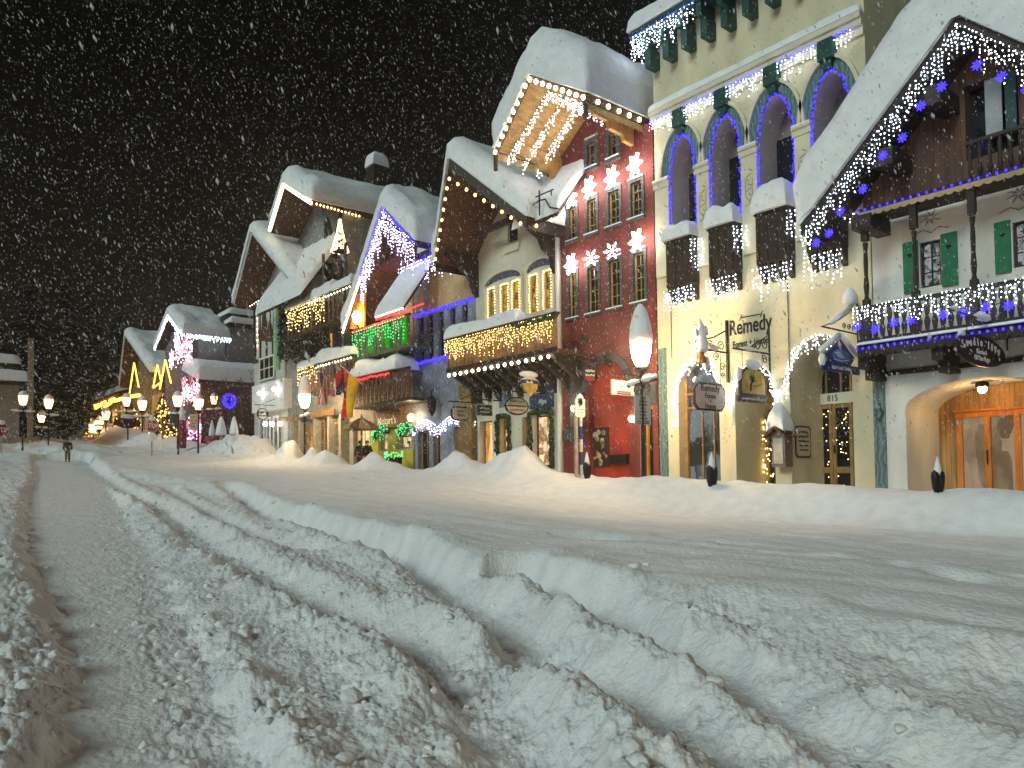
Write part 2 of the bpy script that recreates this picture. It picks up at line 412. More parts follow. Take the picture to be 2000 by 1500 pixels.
def falloff(d, r): t = np.clip(1 - d / r, 0, 1); return np.sqrt(np.maximum(0, 1 - t ** 2.4))
def edge_samples(n, ends=4):
    a = np.linspace(0, 1, n); k = np.array([.0, .006, .02, .045, .075]); return np.unique(np.round(np.concatenate([a, k, 1 - k]), 4))
def snow_slab(parent, x0, x1, y0, y1, base, t, r=.3, name='snow_cap', nx=18, ny=10, front=None, noise=.12, m=None, bulge=0, **props):
    """a rounded slab of lying snow over base(x, y)"""
    us, vs = edge_samples(nx), edge_samples(ny)
    U, V = np.meshgrid(us, vs); X = x0 + (x1 - x0) * U
    F = np.vectorize(front)(X) if front else np.full_like(X, y0)
    Y = F + (y1 - F) * V
    Bz = np.vectorize(base)(X, Y)
    d = np.minimum(np.minimum(X - x0, x1 - X), np.minimum(Y - F, y1 - Y))
    q = falloff(d, r)
    T = t * q * (1 + noise * (fbm(X * .55 + x0, Y * .55, 3) + .35 * fbm(X * 2.1, Y * 2.1 + x0, 2))) + .012
    if bulge:
        cx, cy = (x0 + x1) / 2, (y0 + y1) / 2
        s = bulge * np.sin(np.clip(q, 0, 1) * math.pi)
        X = X + s * np.sign(X - cx) * (np.minimum(X - x0, x1 - X) < r); Y = Y - s * ((Y - F) < r)
    nv, nu = X.shape; mb = MB()
    top = np.stack([X, Y, Bz + T], -1).reshape(-1, 3); bot = np.stack([X, Y, Bz + .004], -1).reshape(-1, 3)
    fs = []
    for i in range(nv - 1):
        for j in range(nu - 1):
            a = i * nu + j; fs.append((a, a + 1, a + nu + 1, a + nu))
    mb.add(top, fs); mb.add(bot, [f[::-1] for f in fs])
    o = nv * nu
    ring = list(range(nu)) + [i * nu + nu - 1 for i in range(1, nv)] + [(nv - 1) * nu + j for j in range(nu - 2, -1, -1)] + [i * nu for i in range(nv - 2, 0, -1)]
    mb.add(list(top) + list(bot), [(ring[(i + 1) % len(ring)], ring[i], o + ring[i], o + ring[(i + 1) % len(ring)]) for i in range(len(ring))])
    return mb.build(name, m or SNOW, parent, smooth=True, **props)

def gable_roof(parent, L, A, Rr, ye, yp, yb, th=.2, snow=1.0, r=.5, rm=None, fm=None, fw=.22, sn=.12):
    """L, A, Rr: (X, Z) of the two eave ends and the peak; the peak may stand further out (yp) than the eaves (ye)"""
    rm = rm or BROWN; fm = fm or DARK
    def fr(x):
        t = (x - L[0]) / (A[0] - L[0]) if x < A[0] else (Rr[0] - x) / (Rr[0] - A[0])
        return ye + (yp - ye) * max(0, min(1, t))
    def bz(x, y=0):
        return L[1] + (A[1] - L[1]) * (x - L[0]) / (A[0] - L[0]) if x < A[0] else Rr[1] + (A[1] - Rr[1]) * (Rr[0] - x) / (Rr[0] - A[0])
    mb = MB()
    for E in (L, Rr):
        a = [(E[0], ye, E[1]), (A[0], yp, A[1]), (A[0], yb, A[1]), (E[0], yb, E[1])]
        mb.add(a + [(x, y, z - th) for x, y, z in a], [(0, 1, 2, 3), (7, 6, 5, 4), (0, 4, 5, 1), (1, 5, 6, 2), (2, 6, 7, 3), (3, 7, 4, 0)])
    roof = mb.build('roof', rm, parent)
    fb = MB()
    for E in (L, Rr):
        a = Vector((E[0], ye - .03, E[1])); b = Vector((A[0], yp - .03, A[1]))
        fb.add([a, b, b - Vector((0, 0, fw)), a - Vector((0, 0, fw)), a + Vector((0, .06, 0)), b + Vector((0, .06, 0)), b + Vector((0, .06, -fw)), a + Vector((0, .06, -fw))],
               [(0, 1, 2, 3), (7, 6, 5, 4), (0, 4, 5, 1), (3, 2, 6, 7), (0, 3, 7, 4), (1, 5, 6, 2)])
        fb.box(E[0] - .04, E[0] + .04, ye, yb, E[1] - fw, E[1] - .002)
    fb.build('bargeboard', fm, roof)
    if snow:
        # two-slope slab: sample the peak exactly
        snow_slab(roof, L[0] - .06, Rr[0] + .06, ye, yb, lambda x, y: bz(min(max(x, L[0]), Rr[0])), snow, r, 'roof_snow', nx=44, ny=22, front=lambda x: fr(min(max(x, L[0]), Rr[0])) - .08, noise=sn * 1.6, bulge=.16)
    return roof, fr, bz

def bulb_mesh(r, m, name='bulb'):
    key = (name, round(r, 4), m.name)
    if key not in bulb_mesh.c:
        mb = MB(); mb.ball((0, 0, 0), r, 8, sq=(1, 1, 1.25)); me = bpy.data.meshes.new(name); me.from_pydata(mb.v, [], mb.f); me.materials.append(m); bulb_mesh.c[key] = me
    return bulb_mesh.c[key]
bulb_mesh.c = {}
def poly_points(pts, sp):
    pts = [Vector(p) for p in pts]; out = []; carry = 0
    for a, b in zip(pts, pts[1:]):
        l = (b - a).length; t = carry
        while t < l: out.append(a + (b - a) * (t / l)); t += sp
        carry = t - l
    return out
def string_lights(label, pts, sp, m, r=.02, group=None, parts=False, jit=.0, name='string_lights', cat='string lights'):
    w = MB(); w.tube([Vector(p) + Vector((0, 0, r * 1.2)) for p in pts], .008, 4)
    o = tag(w.build(name, IRON), label, cat, group); q = poly_points(pts, sp)
    q = [p + Vector((rnd.uniform(-jit, jit), rnd.uniform(-jit, jit) * .5, rnd.uniform(-jit, jit))) for p in q]
    if parts and len(q) <= 100:
        me = bulb_mesh(r, m)
        for p in q: link('bulb', me, o).location = p
    else:
        b = MB()
        for p in q: b.bulb(p, r)
        b.build('bulb_string', m, o, kind='stuff')
    return o
def icicle(label, pts, m, drop=(.15, .5), sp=.11, bs=.085, r=.019, group=None, name='icicle_lights', extra=None, jit=.03):
    w = MB(); w.tube([Vector(p) for p in pts], .008, 4); b = MB(); e = MB()
    for i, p in enumerate(poly_points(pts, sp)):
        L = drop[0] + (drop[1] - drop[0]) * (.35 * ((i * 7) % 5) / 4 + .65 * rnd.random()); z = 0
        w.tube([p, p - Vector((0, 0, L))], .003, 3)
        while z < L:
            q = p + Vector((rnd.uniform(-jit, jit), rnd.uniform(-jit, jit), -z))
            if rnd.random() < .88: b.bulb(q, r * rnd.uniform(.75, 1.15))
            z += bs * rnd.uniform(.75, 1.3)
        if extra:
            for q in (-.04, 0, .04): e.bulb(p + Vector((q + rnd.uniform(-.02, .02), -.02, .02 + rnd.uniform(-.02, .03))), r * 1.25)
    o = tag(w.build(name, IRON), label, 'icicle lights', group)
    b.build('bulb_strand', m, o, kind='stuff')
    if extra: e.build('top_strand', extra, o, kind='stuff')
    return o
def text(s, size, m, parent, pos, face='y', name='lettering', ext=.004, sx=1.0, rot=0, align='CENTER', off=0):
    c = bpy.data.curves.new('t', 'FONT'); c.body = s; c.size = size; c.align_x = align; c.align_y = 'CENTER'; c.extrude = ext; c.offset = off; c.resolution_u = 3
    o = bpy.data.objects.new('t', c); COL.objects.link(o)
    dg = bpy.context.evaluated_depsgraph_get(); me = bpy.data.meshes.new_from_object(o.evaluated_get(dg)); bpy.data.objects.remove(o); bpy.data.curves.remove(c)
    ax = {'y': (Vector((1, 0, 0)), Vector((0, 0, 1)), Vector((0, -1, 0))), 'x': (Vector((0, 1, 0)), Vector((0, 0, 1)), Vector((1, 0, 0)))}[face]
    T = Matrix.Identity(4)
    for i in range(3): T[i][0], T[i][1], T[i][2], T[i][3] = ax[0][i], ax[1][i], ax[2][i], pos[i]
    me.transform(T @ Matrix.Rotation(rot, 4, 'Z') @ Matrix.Diagonal((sx, 1, 1, 1)))
    me.materials.clear(); me.materials.append(m); me.name = name
    return link(name, me, parent)

def window(parent, x0, x1, z0, z1, y, fm, pm, fw=.07, fd=.06, inset=.12, mull=(1, 2), surround=None, sw=.14, shape=None, label=None, sill=True):
    """frame (part) > pane, surround; pane sits inset behind y"""
    f = MB(); yi = y + inset
    if shape is None:
        f.box(x0, x0 + fw, yi - fd, yi, z0, z1); f.box(x1 - fw, x1, yi - fd, yi, z0, z1)
        f.box(x0 + fw, x1 - fw, yi - fd, yi, z0, z0 + fw); f.box(x0 + fw, x1 - fw, yi - fd, yi, z1 - fw, z1)
        pl = rect(x0 + .01, x1 - .01, z0 + .01, z1 - .01)
    else: 
        f.box(x0, x0 + fw, yi - fd, yi, z0, shape[3][1]); f.box(x1 - fw, x1, yi - fd, yi, z0, shape[3][1]); f.box(x0 + fw, x1 - fw, yi - fd, yi, z0, z0 + fw); pl = shape
    mw = fw * .45
    for i in range(1, mull[0] + 1):
        x = x0 + (x1 - x0) * i / (mull[0] + 1); f.box(x - mw / 2, x + mw / 2, yi - fd * .8, yi - .003, z0 + fw, z1 - fw)
    for i in range(1, mull[1] + 1):
        z = z0 + (z1 - z0) * i / (mull[1] + 1); f.box(x0 + fw, x1 - fw, yi - fd * .75, yi - .002, z - mw / 2, z + mw / 2)
    o = f.build('window', fm, parent, label=label)
    MB().prism(pl, yi + .004, yi + .012).build('pane', pm, o)
    if surround:
        s_ = MB(); yo = y - .05
        s_.box(x0 - sw, x0, yo, y + .03, z0 - sw, z1 + sw); s_.box(x1, x1 + sw, yo, y + .03, z0 - sw, z1 + sw)
        s_.box(x0, x1, yo, y + .03, z1, z1 + sw); s_.box(x0, x1, yo, y + .03, z0 - sw, z0)
        if sill: s_.box(x0 - sw - .05, x1 + sw + .05, yo - .07, yo, z0 - sw, z0 - sw + .08)
        s_.build('surround', surround, o)
    return o
def flake_mesh(r, m, arm=.012, seg=6):
    mb = MB()
    for i in range(seg):
        a = math.pi * i / seg * 2; d = Vector((math.cos(a), 0, math.sin(a)))
        mb.beam((0, 0, 0), d * r, arm, arm)
        for q in (.45, .72):
            for s_ in (-1, 1):
                e = Vector((math.cos(a + s_ * .9), 0, math.sin(a + s_ * .9)))
                mb.beam(d * r * q, d * r * q + e * r * .3 * (1.25 - q), arm * .8, arm * .8)
    mb.ball((0, 0, 0), arm * 1.6, 6)
    me = bpy.data.meshes.new('snowflake'); me.from_pydata(mb.v, [], mb.f); me.materials.append(m); return me
def scroll(mb, c, r, turns=1.4, axis='y', flip=1, t=.012, up=1):      # a wrought-iron scroll
    pts = []
    for i in range(26):
        a = turns * 6.2832 * i / 25; q = r * (1 - .8 * i / 25); u, v = flip * q * math.cos(a), up * q * math.sin(a)
        pts.append((c[0], c[1] + u, c[2] + v) if axis == 'x' else (c[0] + u, c[1], c[2] + v))
    mb.tube(pts, t, 5)
# ------------------------------------------------------------------ snow-covered ground, one sheet
def build_ground():
    a0 = math.atan2(FWD.y, FWD.x)
    fine = np.linspace(-R(39), R(39), 720); rest = np.linspace(R(39), 2 * math.pi - R(39), 120)[1:-1]
    az = np.concatenate([fine, rest]) + a0
    rr = np.concatenate([[.05, .5, 1.0, 1.5], np.exp(np.linspace(math.log(2.0), math.log(130), 620)), [150, 190, 260, 400]])
    A, RR = np.meshgrid(az, rr); X, Y = RR * np.cos(A), RR * np.sin(A)
    Xc, Yc = np.clip(X, -130, 60), np.clip(Y, -60, 60)
    Z = ground(Xc, Yc)
    nr, na = X.shape
    co = np.stack([X, Y, Z], -1).reshape(-1, 3)
    i, j = np.meshgrid(np.arange(nr - 1), np.arange(na), indexing='ij'); j2 = (j + 1) % na
    q = np.stack([i * na + j, (i + 1) * na + j, (i + 1) * na + j2, i * na + j2], -1).reshape(-1, 4)
    me = bpy.data.meshes.new('snow_ground'); me.vertices.add(len(co)); me.vertices.foreach_set('co', co.ravel())
    me.loops.add(q.size); me.loops.foreach_set('vertex_index', q.ravel().astype(np.int32)); me.polygons.add(len(q))
    me.polygons.foreach_set('loop_start', np.arange(0, q.size, 4, dtype=np.int32)); me.polygons.foreach_set('loop_total', np.full(len(q), 4, dtype=np.int32))
    me.polygons.foreach_set('use_smooth', np.ones(len(q), dtype=bool)); me.update(); me.validate()
    me.materials.append(GSNOW)
    link('snow_ground', me, None, kind='structure', label='deep rutted snow covering the street and pavement')
build_ground()

Y0 = 22.0
BASEZ = -2.2
# ================================================================== white chalet with the arched entrance
def chalet():
    root = thing('chalet_building', 'white chalet with dark gable, wooden balcony and lit arched entrance', 'building', (-7.6, 24, -1.3))
    XL = P(1712, 800, Y0).x; XR = -4.6
    A = G(1870, 30, 20.3); L = G(1566, 440, 20.3); L = (L[0], L[1]); XRE = 2 * A[0] - L[0]
    gable_roof(root, L, A, (XRE, L[1]), 20.3, 20.3, 32, th=.22, snow=2.1, r=.36, rm=DARK, fm=DARK, fw=.28, sn=.05)
    a0, a1 = P(1770, 860, Y0).x, None
    zt, zsp = P(1915, 737, Y0).z, P(1770, 800, Y0).z; cx = P(1915, 760, Y0).x; a1 = 2 * cx - a0
    zfl = P(1800, 417 - 25, Y0).z
    AR = arch(a0, a1, BASEZ, zsp, zt, 22)
    win = [RC(1797, 470, 1838, 560, Y0), RC(1978, 430, 2022, 520, Y0)]
    zu = P(1850, 385, Y0).z
    mb = MB(); mb.prism([(XL, BASEZ), (XR, BASEZ), (XR, zu), (XL, zu)], Y0, 32, holes=[AR[2:] + [AR[0], AR[1]]] + [rect(*w) for w in win], hd=.25)
    # the deep reveal of the entrance arch
    mb.prism(AR, Y0 + .25, Y0 + 2.2, back=False) if False else None
    n = len(AR); mb.add([(x, Y0 + .24, z) for x, z in AR] + [(x, Y0 + 2.2, z) for x, z in AR], [(i, (i + 1) % n, n + (i + 1) % n, n + i) for i in range(n)])
    mb.build('wall', WHITE, root)
    yb = Y0 + 2.18
    MB().box(a0 - .02, a1 + .02, yb, yb + .1, BASEZ, zt + .05).build('panelled_wall', HONPL, root)
    # entrance doors
    dx0, dx1, dz0, dz1 = RC(1872, 806, 2010, 1010, yb); dx0 = P(1872, 880, yb).x; dz1 = P(1900, 805, yb).z; dx1 = dx0 + 3.1
    f = MB(); w = .16
    f.box(dx0, dx1, yb - .14, yb - .004, dz1 - w, dz1); f.box(dx0 - .05, dx1 + .05, yb - .18, yb - .004, dz1 + .002, dz1 + .07)
    npan = 4
    for i in range(npan + 1):
        x = dx0 + (dx1 - dx0 - w) * i / npan; f.box(x, x + w, yb - .12 - .03 * (i % 2), yb - .006, BASEZ, dz1 - w - .002)
    d = f.build('door_frame', ORANGEW, root)
    for i in range(npan):
        x = dx0 + (dx1 - dx0 - w) * i / npan
        MB().box(x + w + .002, x + (dx1 - dx0 - w) / npan - .002, yb - .05, yb - .03, BASEZ, dz1 - w - .004).build('door_pane', PORCHGL, d)
    h = MB(); 
    for i in (1, 3): h.tube([(dx0 + (dx1 - dx0 - w) * i / npan + .08, yb - .2, dz1 - 1.5), (dx0 + (dx1 - dx0 - w) * i / npan + .08, yb - .2, dz1 - 1.1)], .02)
    h.build('handle', IRON, d)
    # porch lamp under the arch
    lm = MB(); lc = (cx - .3, Y0 + 1.0, zt - .16); lm.lathe((lc[0], lc[1], lc[2]), [(.02, .2), (.16, .12), (.17, .0)], 12)
    lo = lm.build('porch_lamp', IRON, root); g = MB(); g.ball((lc[0], lc[1], lc[2] - .06), .11, 10); g.build('bulb', emit('porch_light', (1, .58, .2), 150), lo)
    # dark band and cornice above the arch
    b = MB(); z0, z1 = P(1850, 722, Y0).z, P(1850, 712, Y0).z
    b.box(P(1727, 730, Y0).x, XR, Y0 - .06, Y0 - .003, z0, z1); b.build('dark_band', DARK, root)
    # green marble strip with a diamond
    s0, s1 = P(1708, 830, Y0).x, P(1731, 830, Y0).x; zt2 = P(1718, 700, Y0).z
    st = MB(); st.box(s0, s1, Y0 - .05, Y0 - .004, BASEZ, zt2); so = st.build('marble_strip', TEALM, root)
    cz, cxs = P(1720, 808, Y0).z, (s0 + s1) / 2; hw = (s1 - s0) / 2 * .86
    dm = MB(); dm.prism([(cxs - hw, cz), (cxs, cz - hw * 2), (cxs + hw, cz), (cxs, cz + hw * 2)], Y0 - .075, Y0 - .052); dmo = dm.build('diamond', DGREEN, so)
    dm = MB(); dm.prism([(cxs - hw * .5, cz), (cxs, cz - hw), (cxs + hw * .5, cz), (cxs, cz + hw)], Y0 - .085, Y0 - .077); dm.build('diamond_centre', TEALM, so)
    # gable of dark planks, standing on the upper floor
    yg = Y0 - .25; slope = (A[1] - L[1]) / (A[0] - L[0]); zt = A[1] - .25
    gw = MB(); zl = lambda x: min(A[1] - .24, L[1] - .24 + slope * (x - L[0])) if x < A[0] else A[1] - .24 - slope * (x - A[0])
    gx0, gx1 = XL - .1, XR + .1
    op = RC(1885, 150, 1990, 300, yg)
    gw.prism([(gx0, zu + .002), (gx1, zu + .002), (gx1, zl(gx1)), (A[0], zl(A[0])), (gx0, zl(gx0))], yg, 31.8, holes=[rect(op[0], op[1], op[2], op[3])], hd=.4)
    gw.build('gable', GABPL, root)
    MB().box(op[0], op[1], yg + .38, yg + .42, op[2], op[3]).build('gable_window', GLASS, root)
    pz = RC(1925, 150, 1958, 270, yg + .1); MB().box(pz[0], pz[1], yg + .06, yg + .1, pz[2], pz[3]).build('gable_panel', mat('pale_shutter_paint', (.35, .38, .36), .6), root)
    pz = RC(1963, 140, 1985, 260, yg - .05); MB().box(pz[0], pz[1], yg - .06, yg - .01, pz[2], pz[3]).build('gable_shutter', DGREEN, root)
    for q in ((1692, 300, 1755, 334), (1787, 180, 1848, 216), (1620, 432, 1712, 460)):     # purlin ends
        x0, x1, z0, z1 = RC(*q, 20.9); bm = MB(); bm.box(x1 - .38, x1, 20.55, yg, z0, z1); bm.box(x1 - .38 - .25, x1 - .385, 20.75, yg, z0 + .1, z1 + .12); bm.build('purlin', DARK, root)
    # upper floor slab with a scalloped trim
    yf = 20.7; fx0 = P(1678, 413, yf).x; fz = P(1840, 365, yf).z; fx1 = XR + .3
    fl = MB(); fl.box(fx0, fx1, yf, yg - .003, fz - .16, fz); flo = fl.build('upper_balcony', DARK, root)
    tr = MB(); k = int((fx1 - fx0) / .22)
    pts = [(fx0, fz - .1)] + [(fx1, fz - .1)]
    for i in range(k, -1, -1):
        x = fx0 + (fx1 - fx0) * i / k; pts += [(x, fz - .20)] + ([(x - .055, fz - .24), (x - .11, fz - .25), (x - .165, fz - .24)] if i else [])
    tr.prism(pts, yf - .045, yf - .005); tr.build('scalloped_trim', OCHRE, flo)
    rz = fz + .95; rx0 = P(1885, 300, yf).x
    rl = MB(); rl.box(rx0, fx1, yf - .03, yf + .06, rz - .09, rz); rl.build('handrail', DARK, flo)
    for i in range(14):
        x = rx0 + .1 + (fx1 - rx0 - .2) * i / 13; bb = MB(); bb.lathe((x, yf + .02, fz), [(.035, 0), (.06, .18), (.035, .32), (.05, .55), (.06, .7), (.035, .86)], 8); bb.build('baluster', DARK, flo, True)
    # main balcony
    yq = 20.75; bx0 = P(1675, 640, yq).x; bx1 = XR + .5; bz = P(1760, 664, yq).z; tz = P(1700, 598, yq).z
    bf = MB(); bf.box(bx0, bx1, yq, Y0 - .003, bz - .14, bz)
    bo = bf.build('balcony', DARK, root)
    pts = [(bx0, bz - .05), (bx1, bz - .05)]; k = int((bx1 - bx0) / .2)
    for i in range(k, -1, -1):
        x = bx0 + (bx1 - bx0) * i / k; pts += [(x, bz - .27)] + ([(x - .05, bz - .33), (x - .1, bz - .35), (x - .15, bz - .33)] if i else [])
    MB().prism(pts, yq - .05, yq - .005).build('scalloped_trim', DARK, bo)
    hr = MB(); hr.box(bx0, bx1, yq - .05, yq + .09, tz - .08, tz); hr.box(bx0, bx0 + .12, yq + .09, Y0, tz - .08, tz); hr.box(bx0, bx1, yq, yq + .04, bz + .1, bz + .16); hr.build('handrail', DARK, bo)
    nb = int((bx1 - bx0) / .19)
    for i in range(nb):
        x = bx0 + .1 + (bx1 - bx0 - .2) * i / (nb - 1); h = tz - bz; b = MB()
        b.prism([(x - .04, bz + .161), (x + .04, bz + .161), (x + .075, bz + h * .38), (x + .035, bz + h * .52), (x + .075, bz + h * .72), (x + .04, tz - .082), (x - .04, tz - .082), (x - .075, bz + h * .72), (x - .035, bz + h * .52), (x - .075, bz + h * .38)], yq, yq + .035)
        b.build('baluster', DARK, bo)
    snow_slab(bo, bx0, bx1, yq - .1, yq + .12, lambda x, y: bz + .002, .07, .08, nx=40, ny=5)
    for px in (1690, 1786, 1901):
        x = P(px, 500, yq + .05).x; h = fz - .26 - bz; b = MB()
        b.box(x - .085, x + .085, yq - .02, yq + .15, bz, bz + h * .36); b.box(x - .085, x + .085, yq - .02, yq + .15, fz - .17 - h * .2, fz - .17)
        b.lathe((x, yq + .065, bz + h * .36), [(.075, 0), (.05, h * .03), (.075, h * .1), (.05, h * .2), (.062, h * .3), (.05, h * .38), (.075, h * .45)], 10)
        b.box(x - .12, x + .12, yq - .05, yq + .18, fz - .26, fz - .172)
        b.build('post', DARK, bo)
    for px in (1690, 1835):                                    # carved beam ends under the balcony
        x = P(px, 690, yq + .3).x; b = MB(); b.box(x - .14, x + .14, yq + .15, Y0 - .004, bz - .62, bz - .142); b.box(x - .14, x + .14, yq + .55, Y0 - .004, bz - .9, bz - .625); b.build('beam_end', DARK, bo)
    # windows with green shutters
    for i, w in enumerate(win):
        window(root, w[0], w[1], w[2], w[3], Y0, DARK, LACEGL, fw=.06, inset=.14, mull=(1, 2))
        sw = (w[1] - w[0]) * .74
        for sgn in (-1, 1):
            x0 = w[0] - sw - .03 if sgn < 0 else w[1] + .03; x1 = x0 + sw; c, zc, q = (x0 + x1) / 2, w[3] - (w[3] - w[2]) * .24, sw * .17
            heart = [(c + q * 1.0 * 16 * math.sin(t) ** 3 / 16, zc + q * (13 * math.cos(t) - 5 * math.cos(2 * t) - 2 * math.cos(3 * t) - math.cos(4 * t)) / 13) for t in [6.2832 * k / 20 for k in range(20)]]
            b = MB(); b.prism(rect(x0, x1, w[2] - .08, w[3] + .08), Y0 - .07, Y0 - .02, holes=[heart]); so = b.build('shutter', GREEN, root)
            MB().box(c - q * 1.2, c + q * 1.2, Y0 - .018, Y0 - .012, zc - q * 1.4, zc + q * 1.2).build('heart_backing', DARK, so)
    # painted flower motifs above the windows
    for (x, y) in ((1817, 425), (1990, 378)):
        c = P(x, y, Y0); b = MB()
        for k in range(16): 
            a = 6.2832 * k / 8; q = .16 if k < 8 else .28
            b.tube([(c.x + q * .3 * math.cos(a), Y0 - .006, c.z + q * .3 * math.sin(a)), (c.x + q * math.cos(a + .3), Y0 - .006, c.z + q * .8 * math.sin(a + .3))], .012, 4)
        b.tube([(c.x - .45, Y0 - .006, c.z - .38), (c.x - .2, Y0 - .006, c.z - .3), (c.x, Y0 - .006, c.z - .42), (c.x + .2, Y0 - .006, c.z - .3), (c.x + .45, Y0 - .006, c.z - .38)], .014, 4)
        b.build('painted_flowers', mat('flower_paint', (.28, .24, .22), .8, .5, 14, 0), root)
    # --- lights
    e = Vector((0, 0, -.25)); Pl, Pa, Pr = Vector((L[0], 20.24, L[1])), Vector((A[0], 20.24, A[1])), Vector((XRE, 20.24, L[1]))
    icicle('long curtain of white icicle lights down the steep gable edge of the white chalet', [Pl + e, Pa + e], B_WHITE, (.25, .95), .115, .105, .0148, 'icicle lights on the white chalet')
    icicle('white icicle lights on the gable edge above the green upper shutter', [Pa + e, Pr + e], B_WHITE, (.25, .95), .115, .105, .0148, 'icicle lights on the white chalet')
    icicle('dense white icicle lights over the main balcony railing of the white chalet', [(bx0 - .05, yq - .08, tz), (bx1, yq - .08, tz)], B_WHITE, (.2, .72), .10, .10, .0155, 'icicle lights on the white chalet')
    string_lights('row of blue bulbs under the main balcony of the white chalet', [(bx0, yq - .09, bz - .1), (bx1, yq - .09, bz - .1)], .17, B_BLUE, .03, 'blue bulb strings', True)
    string_lights('row of blue bulbs on the upper balcony edge below the dark gable', [(fx0, yf - .08, fz - .06), (fx1, yf - .08, fz - .06)], .2, B_BLUE, .03, 'blue bulb strings', True)
    me = flake_mesh(.13, emit('blue_flake_light', (.04, .025, 1.0), 4), .016, 8)
    n = 0
    for t in (.1, .19, .27, .42, .55, .67, .78, .9): 
        p = Pl.lerp(Pa, t); o = link('snowflake_ornament', me); o.location = (p.x + .05, 20.2, p.z - 1.05 - .2 * (n % 2)); n += 1
        tag(o, 'blue snowflake ornament on the long lit gable edge, %s from the bottom' % ORD[n - 1], 'ornament', 'blue snowflakes on the gable edge')
    for n, t in enumerate((.1, .22, .34)):
        p = Pa.lerp(Pr, t); o = link('snowflake_ornament', me); o.location = (p.x, 20.2, p.z - 1.05)
        tag(o, 'blue snowflake ornament under the short gable edge, %s from the peak' % ORD[n], 'ornament', 'blue snowflakes under the peak')
    for n, (x, y) in enumerate(((1674, 637), (1709, 643), (1746, 630), (1779, 625), (1842, 615), (1883, 610), (1924, 600), (1970, 597))):
        c = P(x, y, yq - .14); o = link('snowflake_ornament', me); o.location = c
        tag(o, 'blue snowflake ornament on the balcony railing, %s from the clothing sign' % ORD[n], 'ornament', 'blue snowflakes on the balcony railing')
    return root
PORCHGL = litpane('porch_glass', (.16, .10, .05), (.42, .30, .18), .75, (1.2, 1, .5))
LACEGL = litpane('lace_curtain', (.05, .06, .07), (.75, .78, .8), .4, (7, 3, 7))
chalet()

